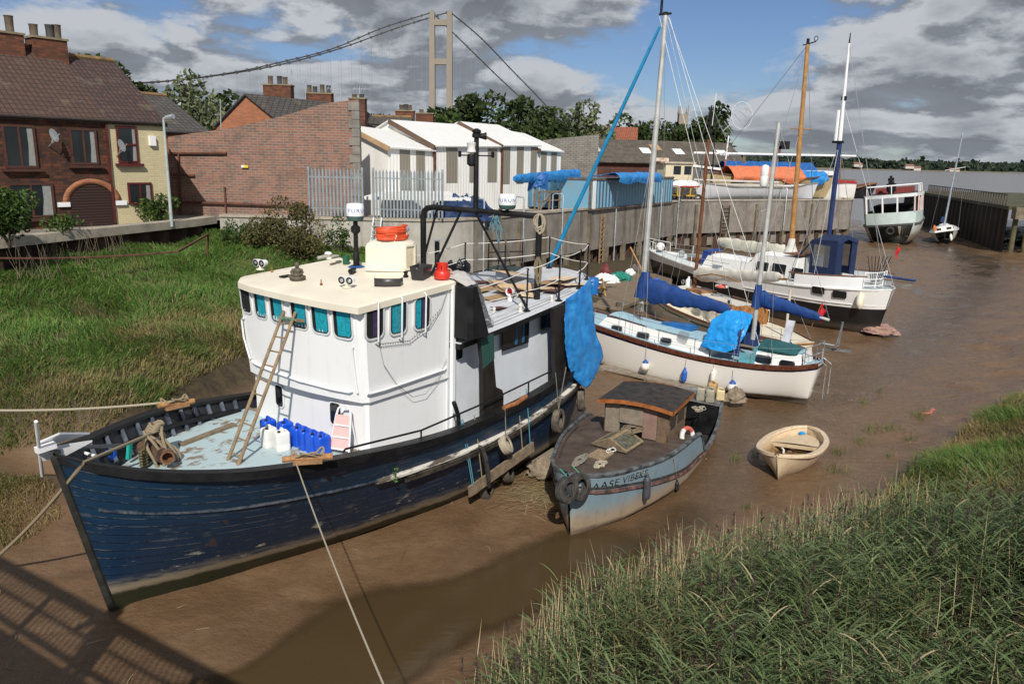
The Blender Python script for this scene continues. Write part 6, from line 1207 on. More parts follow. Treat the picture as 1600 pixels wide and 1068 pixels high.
fender_ball('buoy_fender',FS,ks(1008,572,.15),.17,FBW,'white ball fender with blue neck nearest the bow of the ketch',gF,ks(1010,540,0));fender_ball('buoy_fender',FS,ks(1144,605,.16),.18,FBW,'white ball fender with blue neck nearest the stern of the ketch',gF,ks(1145,578,0))
fender_tube('boat_fender',FS,ks(1069,587,.11),.10,.50,M('blue_fender',(.02,.10,.42),.45),'blue sausage fender hanging amidships on the white ketch',gF,ks(1074,552,0));fender_tube('boat_fender',FS,ks(1114,588,.09),.09,.46,M('buoy_white',(.76,.74,.68),.45),'white sausage fender hanging between the blue and the ball fender',gF,ks(1115,570,0))
# ------------------------------------------------------------------ cream gaffer lying behind it
_a,_b=at_z(1020,474,.9),at_z(1262,560,.9);FC=Frame((_a.x,_a.y,.1),math.atan2(_b.y-_a.y,_b.x-_a.x))
LC=(at_z(1262,560,.9)-at_z(1020,474,.9)).length;kL=LC/9.0
TC_=FC.thing('cream_gaffer','cream wooden sailing boat with brown mast lying behind the white ketch','yacht')
HC=Hull([x*kL for x in(0,.05,.15,.35,.7,1.2,1.9,2.8,3.8,4.9,5.9,6.8,7.5,8.0,8.3,8.5)],[(0,.03),(.4*kL,.45),(1.4*kL,1.0),(3.5*kL,1.45),(5.5*kL,1.45),(7.2*kL,1.15),(8.5*kL,.55)],[(0,.02),(1.5*kL,.4),(4*kL,.9),(6.5*kL,.6),(8.5*kL,.1)],[(0,1.75),(2*kL,1.5),(5*kL,1.32),(8.5*kL,1.35)],[(0,.9),(3*kL,.5),(8.5*kL,.5)],-.3,2,trk=.3)
k=NT('cream_topsides');sp=k.n('ShaderNodeSeparateXYZ');k.l(k.co('UV'),sp.inputs[0]);v=sp.outputs[1];c=k.mix(k.math('MULTIPLY',k.math('GREATER_THAN',v,.80),k.math('LESS_THAN',v,.86)),(.72,.66,.50),(.02,.12,.06));c=k.mix(k.rng(k.noise(2,5),.55,.8,0,.3),c,(.42,.36,.24));k.base(c);k.rough(.4)
HC.shell(16).build('hull',k.mat,TC_,ang=50);HC.band([(0,-.06),(.03,-.05),(.03,.03),(-.05,.03)],0,8.5*kL).build('rubbing_rail',TEAK,TC_);HC.deck(lambda x:HC.zs(x)-.04,.03,.02,8.45*kL,36).build('deck',M('cream_deck',(.72,.66,.52),.6,0,.06,3,dirt=.12),TC_)
trunk('coach_roof',2.3*kL,6.0*kL,.80,.98,lambda t:.74+.06*t,TC_,HC,CREAM,M('cabin_top_grey',(.60,.57,.50),.6,0,.08,3))
x6=6.0*kL;zz=HC.zs(x6);b=MB();b.slab((x6+.05,-.98,zz-.1),(x6+.11,.98,zz+.82));b.build('cabin_bulkhead',VARNISH,TC_);b=MB();b.slab((4.4*kL,-.75,zz+.76),(x6,-.62,zz+.84));b.slab((4.4*kL,.62,zz+.76),(x6,.75,zz+.84));b.slab((2.9*kL,-.5,zz+.80),(3.7*kL,.5,zz+.92));b.build('varnished_trim',VARNISH,TC_)
for px,py in((1068,440),(1140,472),(1030,464)):
 q=FC.px(px,py,y=-.93);Mw=face_m(q+Vector((0,-.02,0)),(0,-1,.1));f=MB();ring(f,Mw,.22,.22,.11,.03,0,.03,6);o=f.build('porthole',STEEL,TC_);g_=MB();plate(g_,Mw,.17,.17,.084,0,.01,6);g_.build('pane',GLASS,o)
a0=FC.px(1088,420,y=0);a1=FC.px(1112,165,y=0);sp_=a0.lerp(a1,.8);MB().cyl(a0-(a1-a0)*.15,sp_,.085,.075,10).build('mast',M('dark_varnished_spar',(.15,.055,.022),.45,0,.3,5),TC_);MB().cyl(sp_,a1,.07,.03,8).build('topmast',BLACK,TC_)
rig(TC_,[(sp_,HC.pt(2.6*kL,1,-1)),(sp_,HC.pt(3.2*kL,1,-1)),(sp_,HC.pt(2.6*kL,1,1)),(sp_,HC.pt(.1,1,1)),(a1,HC.pt(.1,1,1)),(a1,HC.pt(8.3*kL,1,1))],.008)
b_a,b_b=FC.px(1086,430,y=0),FC.px(1230,436,y=.25);MB().cyl(b_a,b_b,.055,.045,8).build('boom',VARNISH,TC_);sail_bag(FC,TC_,b_a+Vector((0,0,.10)),b_b+Vector((-.3,0,.05)),.28,.15,M('off_white_sailcloth',(.66,.63,.56),.8,0,.08,5),8)
ar=[FC.px(1088,431,y=-.2),FC.px(1112,428,y=-.2),FC.px(1138,433,y=-.2),FC.px(1153,440,y=-.2)];MB().tube(ar,.03,7).build('gaff',VARNISH,TC_)
MB().tube([HC.pt(5.8*kL,1,s,-.1)+Vector((0,0,.5 if 0<i<3 else 0))for s,i in((-1,0),(-1,1),(1,2),(1,3))],.02,6).build('boom_gallows',CREAM,TC_)
q=FC.px(1235,452,y=0);MB().cyl((q.x,q.y,HC.zs(min(max(q.x,0),8.4*kL))),q,.05,n=8).build('boom_crutch',M('weathered_crutch',(.58,.52,.42),.7),TC_)
posts_and_wires(FC,TC_,[HC.pt(x*kL,1,-1,-.04)for x in(5.2,6.2,7.2,8.2)],.45,1,.014);
b=MB();b.slab((8.2*kL,-.5,.1),(8.72*kL,.5,1.25));b.build('stern_box',M('cream_locker',(.68,.60,.42),.5,0,.08),TC_,bevel=.04);b=MB();b.slab((8.15*kL,-.52,1.255),(8.75*kL,.52,1.31));b.build('stern_box_lid',VARNISH,TC_)
fender_tube('boat_fender',FC,FC.px(1196,547,y=-1.35),.12,.85,M('buoy_white',(.76,.74,.68),.45),'white sausage fender lying along the side of the cream gaffer','fenders of the cream gaffer',FC.px(1190,530,y=-1.1),(2.5,0,0))
q=FC.px(1062,445,y=-.1);b=MB();b.lathe([(.14,-.1),(.22,0),(.24,.25),(.12,.42),(0,.45)],n=14);b2=MB().torus((0,0,-.03),(0,0,1),.16,.06,16,8);t=FC.thing('wrapped_buoy','bright blue wrapped bundle with a red band by the ketch mast','bundle',FC.px(1026,448,y=-.1));b.build('wrap',M('bright_blue_bag',(.02,.12,.48),.6,0,.15,5),t);b2.build('band',M('red_band',(.5,.03,.04),.6),t)
q=FC.px(1076,440,y=.1);b=MB();b.lathe([(.14,0),(.15,.3),(.12,.36),(.05,.42),(.05,.5),(0,.5)],n=14);t=one('plastic_bottle',b,WHITEP,'tall white plastic container standing on the cream gaffer','container');t.matrix_world=FC.M@Matrix.Translation(q+Vector((0,0,-.25)))
q=FC.px(1128,447,y=.0);t=FC.thing('lifebuoy','red and white lifebuoy lying on the cabin top of the cream gaffer','lifebuoy',q);
for k_ in range(4):
 b=MB();rows=[]
 for i in range(7):a=PI/2*k_+PI/2*i/6;rows.append([Vector(((.24+.06*math.cos(e))*math.cos(a),(.24+.06*math.cos(e))*math.sin(a),.06*math.sin(e)))for e in np.linspace(0,2*PI,8,endpoint=False)])
 b.grid(rows,closed=True);b.build('red_quarter' if k_%2 else 'white_quarter',RW[0]if k_%2 else RW[1],t)
def ensign(F,base,top_,label,w_=.5,h_=.5,sd=0):
 t=F.thing('ensign',label,'flag',base,group='red flags on staffs');d=Vector(top_)-Vector(base);MB().cyl((0,0,0),d,.014,n=6).build('staff',VARNISH,t)
 rows=[[d*(1-.04-h_/d.length*j/3)+Vector((w_*i/5*.45+.03*math.sin(i*2+j),.05*math.sin(i*1.7+j*.8+sd),-w_*i/5*.8))for i in range(6)]for j in range(4)];cloth_patch('flag',rows,M('ensign_red',(.62,.02,.035),.7,0,.1),t,.004,.006,5,sd);return t
ensign(FS,FS.px(1268,510,y=.1),FS.px(1285,472,y=.1),'drooping red flag at the stern of the white ketch',.35,.40)
# ------------------------------------------------------------------ black and white motor sailer
FM=Frame((9.6,50.2,0),R(-57));FM.M=FM.M@Matrix.Diagonal((.955,1,.97,1));FM.I=FM.M.inverted()
TMS=FM.thing('motor_sailer','large black hulled motor yacht with white upperworks and blue canopy','yacht')
HM=Hull([-.4,-.35,-.2,.1,.6,1.3,2.2,3.4,5,6.8,8.6,10.4,12,13.4,14.3,14.9,15.3,15.6,15.8,15.95,16.05,16.1],[(-.4,.04),(.1,.4),(1.3,1.05),(3.4,1.7),(6.8,2.02),(11,2.05),(13.5,1.95),(14.9,1.62),(15.6,1.15),(15.95,.55),(16.1,.04)],[(-.4,.02),(2,.25),(5,1.1),(10,1.45),(13.5,1.2),(15.2,.5),(16.1,.02)],[(-.4,2.45),(2,2.3),(5,2.12),(9,2.05),(12,2.1),(16.3,2.36)],[(-.4,1),(4,.7),(10,.45),(16.1,.7)],-1.0,4,tb=-.05,trk=.5)
k=NT('black_white_topsides');X_,Y_,Z_=k.xyz();lim=k.rng(X_,2,9,1.85,1.32);c=k.mix(k.math('GREATER_THAN',k.math('SUBTRACT',Z_,lim),0),(.012,.012,.014),(.80,.80,.79));c=k.mix(k.rng(k.math('ADD',Z_,k.math('MULTIPLY',k.noise(2),.3)),.3,.75,.8,0),c,(.10,.085,.07));k.base(c);k.rough(.3)
HM.shell(22).build('hull',k.mat,TMS,ang=50);HM.band([(0,-.05),(.04,-.04),(.04,.03),(-.06,.03)],-.38,16.1).build('gunwale',GEL,TMS);HM.band([(0,-.02),(.03,-.02),(.03,.02),(0,.02)],9,16.1,30,(1,-1),lambda x:1.5/HM.zs(x)).build('hull_moulding',GEL,TMS)
HM.deck(lambda x:HM.zs(x)-.08,.04,-.3,15.95,40).build('deck',M('pale_deck',(.60,.66,.66),.6,0,.06,2),TMS)
trunk('fore_cabin',5.0,9.0,1.10,1.45,lambda t:.72+.1*t,TMS,HM,GEL,WHITE,.3,.18,.12)
trunk('wheelhouse',9.0,12.0,1.48,1.55,lambda t:1.35+.02*t,TMS,HM,GEL,WHITE,.7,.20,.10)
for px,py,w_,h_,y in((1121,418,.78,.34,-1.2),(1150,425.5,.80,.34,-1.33)):
 q=FM.px(px,py,y=y);port_window(FM,TMS,face_m(q+Vector((0,-.03,0)),(0.05,-1,.2)),w_,h_,.12,M('pale_glass',(.22,.27,.29),.12),GEL)
for px,py,w_,h_,y in((1192,416,.85,.50,-1.42),(1217.5,421.5,.95,.66,-1.46),(1246,427.5,.75,.60,-1.5)):
 q=FM.px(px,py,y=y);port_window(FM,TMS,face_m(q+Vector((0,-.04,0)),(0,-1,.15)),w_,h_,.08,GLASS,WHITE)
ws=MB();ws.grid([[(8.36,y,2.78)for y in(-1.15,-.4,.4,1.15)],[(8.88,y*.92,3.26)for y in(-1.15,-.4,.4,1.15)]]);ws.build('windscreen',GLASS,TMS)
for px,py in((1279,453),(1312,459.5),(1347,465.5)):
 q=FM.px(px,py,y=-2.0);yq=-2.0
 for _ in range(8):q=FM.px(px,py,y=yq);tq=q.z/HM.zs(q.x);yq=HM.pt(q.x,tq,-1).y-.015
 nq=(HM.pt(q.x+.2,tq,-1)-HM.pt(q.x-.2,tq,-1)).cross(HM.pt(q.x,tq+.05,-1)-HM.pt(q.x,tq-.05,-1)).normalized();nq=nq if nq.y<0 else-nq;port_window(FM,TMS,face_m(q+nq*.03,nq),.62,.32,.06,GLASS,BLACK)
for s in(-1,1):b=MB();b.grid([[HM.pt(x,1,s,-.03,.02),HM.pt(x,1,s,-.05,.62)]for x in np.linspace(12.3,15.5,10)]);o=b.build('dodger',WHITE,TMS);b=MB();b.tube([HM.pt(x,1,s,-.05,.65)for x in np.linspace(11.9,15.6,10)],.035,6);b.build('rail_cap',TEAK,TMS)
CV=[[(11.7,-1.35,3.0),(12.6,-1.38,3.1),(14.4,-1.35,3.2)],[(11.95,-1.3,3.9),(12.6,-1.3,4.45),(14.4,-1.3,4.55)],[(12.05,0,4.0),(12.6,0,4.72),(14.4,0,4.82)],[(11.95,1.3,3.9),(12.6,1.3,4.45),(14.4,1.3,4.55)],[(11.7,1.35,3.0),(12.6,1.38,3.1),(14.4,1.35,3.2)]]
CVM=M('canopy_blue',(.010,.024,.078),.7,0,.15,4);b=MB()
b.grid([[(12.55,-1.32,4.35),(12.5,0,4.62),(12.55,1.32,4.35)],[(12.75,-1.35,4.50),(12.75,0,4.76),(12.75,1.35,4.50)],[(14.1,-1.35,4.55),(14.1,0,4.82),(14.1,1.35,4.55)],[(14.15,-1.35,4.35),(14.15,0,4.6),(14.15,1.35,4.35)]]);o=b.build('canopy',CVM,TMS);o.scale.y=.62;o.location.y=-.42
for s in(-1,1):
 b=MB();b.slab((12.55,s*1.34,2.75),(14.1,s*1.30,3.15));b.slab((12.55,s*1.34,3.15),(12.72,s*1.30,4.5));b.slab((13.7,s*1.34,3.15),(14.1,s*1.30,4.52));b.slab((12.72,s*1.34,4.28),(13.7,s*1.30,4.52));b.build('canopy_side',CVM,o);b=MB();b.slab((12.70,s*1.325,3.13),(13.72,s*1.315,4.3));b.build('canopy_window',FILM,o)
b=MB();b.grid([[(11.6,-1.25,3.3),(11.6,1.25,3.3)],[(12.55,-1.32,4.4),(12.55,1.32,4.4)]]);b.build('canopy_screen',FILM,o);b=MB();b.bar((11.6,-1.27,3.3),(12.6,-1.34,4.45),.14,.05);b.build('canopy_strip',CVM,o);b=MB();b.slab((14.08,-1.3,2.8),(14.12,-.5,4.5));b.build('canopy_flap',CVM,o);b=MB();b.slab((14.08,.6,2.8),(14.12,1.3,4.5));b.build('canopy_flap',CVM,o)
posts_and_wires(FM,TMS,[HM.pt(x,1,-1,-.06)for x in(-.2,.6,1.8,3.2,4.6,6.2,7.8)],.62,2,.018,.014,WHITE);posts_and_wires(FM,TMS,[HM.pt(x,1,1,-.06)for x in(-.2,.6,1.8,3.2,4.6,6.2,7.8)],.62,2,.018,.014,WHITE)
b=MB();b.tube([HM.pt(.6,1,-1,-.05)+Vector((0,0,.62)),Vector((-1.5,-.25,3.15)),Vector((-1.6,0,3.18)),Vector((-1.5,.25,3.15)),HM.pt(.6,1,1,-.05)+Vector((0,0,.62))],.02,6);b.cyl((-1.5,0,3.15),(-1.1,0,2.4),.018,n=6);b.build('pulpit',WHITE,TMS)
b=MB();b.lathe([(.0,-.28),(.22,-.2),(.3,0),(.22,.2),(0,.28)],(-.1,-.1,2.78),12);b.build('anchor_buoy',GEL,TMS);b=MB();b.box((3.0,0,2.45),(.9,.5,.3));b.lathe([(.2,0),(.2,.3),(.1,.4)],(1.6,.2,2.3),10);b.build('windlass',M('grey_windlass',(.3,.34,.34),.5),TMS);b=MB();b.slab((2.9,-.5,2.27),(3.9,.5,2.42));b.build('hatch',TEAK,TMS);b=MB();b.slab((7.0,.1,3.02),(7.9,.8,3.08));b.build('cabin_hatch',TEAK,TMS);b=MB();b.slab((10.9,-1.25,3.56),(12,-.2,3.62));b.build('roof_hatch',TEAK,TMS)
b=MB();b.grid([[(4.3,-.8,2.25),(4.6,-.9,3.05),(4.65,.2,3.15)],[(5.3,-.8,2.3),(5.2,-.85,3.0),(5.2,.2,3.1)]]);b.build('folded_cover',M('mid_blue_canvas',(.012,.05,.24),.7),TMS)
WM=M('golden_spar',(.40,.205,.07),.4,0,.2,4);a0,a1=FM.px(1236,388,y=0),FM.px(1262,70,y=0);MB().cyl(a0-(a1-a0)*.05,a1,.15,.10,12).build('main_mast',WM,TMS);b=MB();b.lathe([(.55,-.55),(.40,-.25),(.22,.2),(.17,.55)],a0,14);b.build('mast_coat',M('grey_white_cloth',(.56,.55,.51),.8),TMS);b=MB();b.bar(a1+Vector((-.3,0,0)),a1+Vector((.5,0,.1)),.05);b.cyl(a1,a1+Vector((0,0,.3)),.08);b.torus(a1+Vector((.5,0,.25)),(0,1,0),.12,.02,10,5);b.build('masthead_instruments',BLACK,TMS)
xs_=a0.lerp(a1,.6);b=MB();b.cyl(xs_+Vector((-.1,-.7,0)),xs_+Vector((.1,.7,0)),.03,n=6);b.build('crosstree',WM,TMS)
ba,bb=FM.px(1232,398,y=0),FM.px(1122,380,y=.4);MB().cyl(ba,bb,.08,n=8).build('main_boom',WM,TMS);sail_bag(FM,TMS,ba+Vector((0,0,.15)),bb+Vector((0,0,.15)),.34,.22,M('mildewed_sailcloth',(.58,.57,.47),.85,0,.12,3,dirt=.25,dirtc=(.30,.30,.14)),12)
c0,c1=FM.px(1297,374,y=0),FM.px(1327,68,y=0);cm_=c0.lerp(c1,.51);c0b=Vector((c0.x-.1,0,2.2));MB().cyl(c0b,cm_,.13,.13,10).build('mizzen_mast',M('navy_mast',(.012,.03,.12),.5,0,.3,2),TMS);MB().cyl(cm_,c1,.11,.05,10).cyl(cm_+Vector((-.22,0,0)),cm_.lerp(c1,.33)+Vector((-.22,0,0)),.12,n=10).build('mizzen_topmast',WHITE,TMS);b=MB();b.cyl(c1,c1+Vector((0,0,.5)),.04,.02,6);b.box(cm_.lerp(c1,.45),(.25,.12,.2));b.box(cm_+Vector((-.1,0,0)),(.5,.3,.12));b.build('mast_fittings',BLACK,TMS)
rig(TMS,[(a1,HM.pt(8.8,1,-1)),(a1,HM.pt(8.8,1,1)),(a1,Vector((-1.2,0,2.5))),(xs_,HM.pt(9.8,1,-1)),(a1,HM.pt(10.5,1,1)),(cm_,HM.pt(12,1,-1)),(cm_,HM.pt(13.4,1,-1)),(cm_,HM.pt(12,1,1)),(cm_,HM.pt(13.4,1,1)),(cm_.lerp(c1,.4),HM.pt(16,1,1)),(c1,HM.pt(16,1,-1))],.014)
b=MB();z_=2.36
for y in(-.9,-.3,.3,.9):b.cyl((15.85-.35*y*y,y,z_),(15.9-.35*y*y,y,z_+.75),.03,n=6)
for h in(.1,.42,.75):b.tube([(15.88-.35*y*y,y,z_+h)for y in(-.9,-.3,.3,.9)],.025,6)
b.build('stern_rail',WHITE,TMS);MB().tube([(15.8,.3,2.9),(17.3,.7,2.85)],.06,8).build('outrigger',NAVY,TMS);MB().tube([(15.8,.3,2.75),(17.3,.7,2.75)],.05,8).build('davit',WOOD_OLD,TMS)
b=MB()
for i in range(7):b.tube([(15.6,-.3+.1*i,2.6),(15.3+.12*i,-.4+.14*i,3.9)],.018,5)
b.build('fishing_rods',BLACK,TMS)
b=MB();b.box((15.0,-.9,2.45),(.7,.35,.3));b.box((14.6,-.4,2.4),(.5,.4,.25));b.build('stern_gear',BLACK,TMS)
fender_tube('boat_fender',FM,(15.75,-1.25,1.75),.19,.8,M('yellowed_fender',(.72,.68,.54),.5),'yellowed white fender hanging at the stern of the black motor yacht','fenders of the motor yacht',(15.6,-1.1,2.4));lump('stern_net',FM.px(1370,517,z=.1),1.0,.35,M('pinkish_net',(.32,.20,.16),.9,0,.3,8),'pinkish brown bundle on the mud under the stern of the motor yacht','bundle',4,FM)
ensign(FM,(15.9,.3,2.4),(16.3,.5,4.6),'drooping red flag at the stern of the black motor yacht',.28,.45,2)
# ------------------------------------------------------------------ pale green passenger boat and the little yacht by the quay end
FP=Frame((40.2,83.2,.05),R(60),R(-7));TP_=FP.thing('passenger_boat','old pale green passenger boat with open sides moored at the quay end','boat')
HP=Hull([-.2,0,.3,.8,1.6,3,5,8,11,13.5,15,15.8],[(-.2,2.2),(.3,2.5),(1.6,2.75),(6,2.9),(11,2.5),(14,1.3),(15.8,.05)],[(-.2,1.2),(1.6,1.7),(6,1.9),(11,1.3),(15.8,.03)],[(-.2,1.55),(6,1.5),(15.8,2.4)],[(-.2,.5),(15.8,.8)],0,1,tb=-.05)
TP_.scale.z=1.32
HP.shell(12).build('hull',faded_hull('pale_hull',(.50,.54,.50),(.24,.21,.16),.75,.3),TP_,ang=50)
PG=M('pale_green_paint',(.52,.62,.60),.5,0,.08,2,dirt=.2,dirtc=(.32,.33,.27));ol=[(14,0),(12,-1.9),(8,-2.65),(2,-2.7),(.2,-2.35),(-.3,-1.2),(-.4,0),(-.3,1.2),(.2,2.35),(2,2.7),(8,2.65),(12,1.9)]
MB().grid([[(x,y,1.5)for x,y in ol],[(x-.05,y*1.03,2.5)for x,y in ol]],closed=True).build('topsides',PG,TP_);MB().grid([[(x,y*1.01,1.38)for x,y in ol],[(x-.12,y*1.06,1.42)for x,y in ol],[(x-.12,y*1.06,1.56)for x,y in ol],[(x,y*1.01,1.58)for x,y in ol]],closed=True).build('rubbing_band',M('dark_band',(.05,.05,.045),.7),TP_)
MB().add([(x,y*.98,1.8)for x,y in ol],[tuple(range(12))]).build('saloon_floor',M('dark_red_interior',(.06,.03,.025),.8),TP_)
b=MB();b.grid([[(x-.1,y*1.06,3.66)for x,y in ol],[(x-.1,y*1.06,3.92)for x,y in ol]],closed=True);b.add([(x-.1,y*1.06,3.92)for x,y in ol]+[(x-.1,y*1.06,3.75)for x,y in ol],[tuple(range(12)),tuple(range(23,11,-1))]);b.build('canopy_roof',M('roof_edge_white',(.66,.72,.72),.5,0,.08),TP_);MB().add([(x-.1,y*1.03,3.93)for x,y in ol],[tuple(range(12))]).build('roof_top',M('brown_roof',(.13,.095,.075),.8,0,.25),TP_)
for x,y in[(-.35,-.7),(-.35,.7),(.1,2.3),(.1,-2.3),(1.2,-2.6),(2.4,-2.72),(3.6,-2.74),(4.8,-2.72),(6,-2.7),(7.5,-2.65),(1.5,2.65),(3.5,2.74),(6,2.7)]:MB().bar((x,y,2.45),(x-.05,y*1.02,3.8),.15,.12).build('roof_post',WHITE if y>-2 else M('pinkish_white',(.66,.52,.50),.5),TP_)
MB().slab((3.0,-2.0,1.8),(9,2.0,3.0)).build('saloon_shade_block',DARKIN,TP_)  # near-black block standing in for the shade inside the open saloon
b=MB();b.tube([(1.5,-2.6,4.6),(1.2,2.4,4.6)],.06,6);b.tube([(1.5,-2.6,4.6),(7,-2.6,4.6)],.06,6);b.tube([(1.2,2.4,4.6),(7,2.4,4.6)],.06,6)
for p in((1.5,-2.6),(4,-2.6),(7,-2.6),(1.2,2.4),(1.3,0),(4,2.4)):b.cyl((*p,3.9),(*p,4.65),.05,n=6)
b.build('upper_rail',WHITE,TP_);b=MB();b.box((2.4,.1,4.45),(1.0,.9,1.0));b.box((2.2,.1,5.1),(.7,.6,.6));b.build('covered_engine',BLACK,TP_,bevel=.18);MB().slab((4,-1.8,3.95),(9,1.8,4.4)).build('upper_seats',M('dull_red_paint',(.20,.035,.03),.6),TP_)
q=FP.px(1391,360.5,x=-.5);t=FP.thing('tyre_fender','black tyre hanging on the stern of the pale passenger boat','tyre',q);b=MB();tyre(b,(0,0,0),(1,0,.1),.42,.25);b.build('tyre',BLK_RUB,t)
FY=Frame((47.3,85.5,.1),R(62),R(-12));TY=FY.thing('small_yacht','small white yacht heeled over beside the passenger boat','yacht');HY=Hull([-.2,0,.4,1,2,3.4,5,6.2,7,7.3],[(-.2,.9),(1,1.25),(3.4,1.4),(5,1.1),(7.3,.05)],[(-.2,.35),(3,.8),(7.3,.02)],[(-.2,1.2),(3,1.15),(7.3,1.6)],[(-.2,.5),(7.3,.8)],0,1,tb=-.05)
HY.shell(10).build('hull',gelcoat('small_yacht_hull',(.70,.68,.60),(.10,.08,.06),.2,.5),TY,ang=50);HY.deck(lambda x:HY.zs(x)-.03,.02,-.15,7.2,16).build('deck',GEL,TY);HY.band([(0,-.08),(.05,-.07),(.05,.04),(-.04,.04)],-.2,7.3).build('gunwale',GEL,TY)
trunk('cabin',1.6,5.2,.95,.55,lambda t:.55-.1*t,TY,HY,GEL,WHITE,.02)
for x,y in((1.6,-.5),(1.6,.5)):MB().box((x-.05,y,HY.zs(1.6)+.25),(.03,.45,.22)).build('cabin_window',GLASS,TY)
for x in(2.2,3.2):MB().box((x,-.93+.1*(x-2.2),HY.zs(2)+.22),(.5,.06,.2)).build('cabin_window',GLASS,TY)
mtp=FY.px(1504,208,x=4.4);MB().cyl((3.6,0,1.5),mtp,.10,.075,8).build('mast',M('blue_grey_spar',(.36,.40,.46),.45,.2),TY);sp2=Vector((3.6,0,1.5)).lerp(mtp,.62);MB().cyl(sp2+Vector((0,-1.0,.05)),sp2+Vector((0,1.0,.05)),.035,n=6).build('spreader',WHITE,TY);sail_bag(FY,TY,(3.4,0,2.4),(.4,.2,2.35),.3,.12,NAVY,3);rig(TY,[(mtp,(-.2,0,1.2)),(mtp,(7.2,0,1.6)),(sp2+Vector((0,-1,0)),HY.pt(3.4,1,-1)),(sp2+Vector((0,1,0)),HY.pt(3.4,1,1))],.012);MB().lathe([(0,0),(.2,.1),(.16,.5),(.05,.7)],(1.0,.9,1.3),8).build('orange_bag',M('orange_canvas',(.5,.13,.03),.7),TY)
fender_tube('boat_fender',FY,(-.35,-.6,.5),.14,.7,GEL,'white fender hanging at the stern corner of the small white yacht','fender of the small yacht',(-.2,-.6,1.2))
# ------------------------------------------------------------------ boats laid up on the quay
FW=Frame((15.3,69.3,4.95),R(24));TW=FW.thing('white_hull','long bare white wooden hull laid up on the quay edge','boat')
HW=Hull([0,.1,.3,.8,1.6,3,5,7.5,10,12,13.2,13.9,14.2],[(0,.02),(.3,.25),(1.6,.75),(4,1.2),(8,1.25),(12,.75),(14.2,.03)],[(0,.02),(4,.35),(9,.35),(14.2,.02)],[(0,1.45),(5,1.1),(10,1.1),(14.2,1.45)],[(0,.9),(6,.5),(14.2,.9)],-.2,2,tb=0,trk=.5)
HW.shell(10).build('hull',M('chalky_white',(.66,.68,.72),.5,0,.05,2,dirt=.12,dirtc=(.42,.40,.38)),TW,ang=50);HW.band([(0,-.05),(.05,-.04),(.05,.05),(-.06,.05)],0,14.2).build('gunwale',M('grey_gunwale',(.30,.28,.25),.7),TW);HW.deck(lambda x:HW.zs(x)-.12,.04,.1,14,20).build('deck',M('bare_deck',(.22,.18,.14),.85),TW)
b=MB();b.slab((2.5,-.5,1.0),(10,.5,1.3));b.cyl((.5,.2,1.6),(10,.1,1.45),.09,n=8);b.build('deck_gear',M('pale_gear',(.55,.52,.47),.6,0,.1),TW)
FO=Frame((18.2,74.5,4.95),R(18));TO=FO.thing('yellow_hull','dull yellow wooden hull laid up behind the white hull','boat');HO=Hull([0,.1,.4,1,2.2,4,7,10,12,13,13.4],[(0,.03),(1,.7),(4,1.5),(9,1.5),(12,.9),(13.4,.05)],[(0,.02),(4,.5),(9,.5),(13.4,.02)],[(0,2.2),(6,1.7),(13.4,2.1)],[(0,.9),(6,.5),(13.4,.9)],-.3,2,tb=0,trk=.9)
HO.shell(10).build('hull',M('dull_yellow_hull',(.48,.37,.19),.6,0,.12,2,dirt=.25),TO,ang=50);HO.band([(0,-.08),(.06,-.06),(.06,.06),(-.06,.06)],0,13.4).build('gunwale',M('brown_gunwale',(.10,.045,.03),.7),TO);HO.deck(lambda x:HO.zs(x)-.1,.04,.1,13.2,14).build('deck',M('bare_deck',(.22,.18,.14),.85),TO)
def cover(F,x0,x1,w_,z0,z1,mat,label,seed,nm='boat_cover'):
 t=cloth_patch(nm,[[(x,-w_,z0-.5+.25*math.sin(x*2.1))for x in np.linspace(x0,x1,6)],[(x,-w_*1.02,z0)for x in np.linspace(x0,x1,6)],[(x,-w_*.5,(z0+z1)/2+.2)for x in np.linspace(x0,x1,6)],[(x,0,z1)for x in np.linspace(x0,x1,6)],[(x,w_,z0)for x in np.linspace(x0,x1,6)]],mat,None,.02,.07,1.2,seed);tag(t,label,'tarpaulin','boat covers on the quay');t.matrix_world=F.M
cover(FO,1.6,9.6,1.55,2.0,2.85,M('orange_tarpaulin',(.62,.17,.075),.7,0,.12,3),'faded orange tarpaulin over the yellow hull on the quay',2);cover(FO,9.9,12.6,1.2,1.9,2.5,BLUE_TARP,'small blue tarpaulin at the right end of the yellow hull',5)
FB=Frame((20.5,80.5,4.95),R(15));TB_=FB.thing('covered_boat','hull under a dark blue sheet behind the orange tarpaulin','boat');HB=Hull([0,.2,1,3,6,9,11,11.5],[(0,.05),(3,1.5),(8,1.5),(11.5,.8)],[(0,.02),(4,.6),(11.5,.3)],[(0,2.4),(11.5,2.2)],[(0,.8),(11.5,.6)],-.3,2,tb=0);HB.shell(8).build('hull',M('grey_white_hull',(.45,.45,.44),.6,0,.1),TB_,ang=50)
cover(FB,.3,10.6,1.6,2.3,3.3,M('royal_tarpaulin',(.012,.10,.33),.5,0,.2,3),'dark blue sheet over the hull behind the orange tarpaulin',8)
FK=Frame((11.3,71.0,4.75),R(20));TK=FK.thing('cabin_boat','old cream cabin boat standing on the quay behind the blue container','boat');HK=Hull([0,.2,.8,2,4,6,7,7.4],[(0,.05),(2,1.2),(5,1.3),(7.4,.9)],[(0,.02),(3,.5),(7.4,.3)],[(0,1.9),(7.4,1.5)],[(0,.9),(7.4,.5)],-.3,2,tb=0);HK.shell(8).build('hull',M('grey_black_hull',(.10,.11,.12),.7,0,.4,2,c2=(.22,.22,.2)),TK,ang=50)
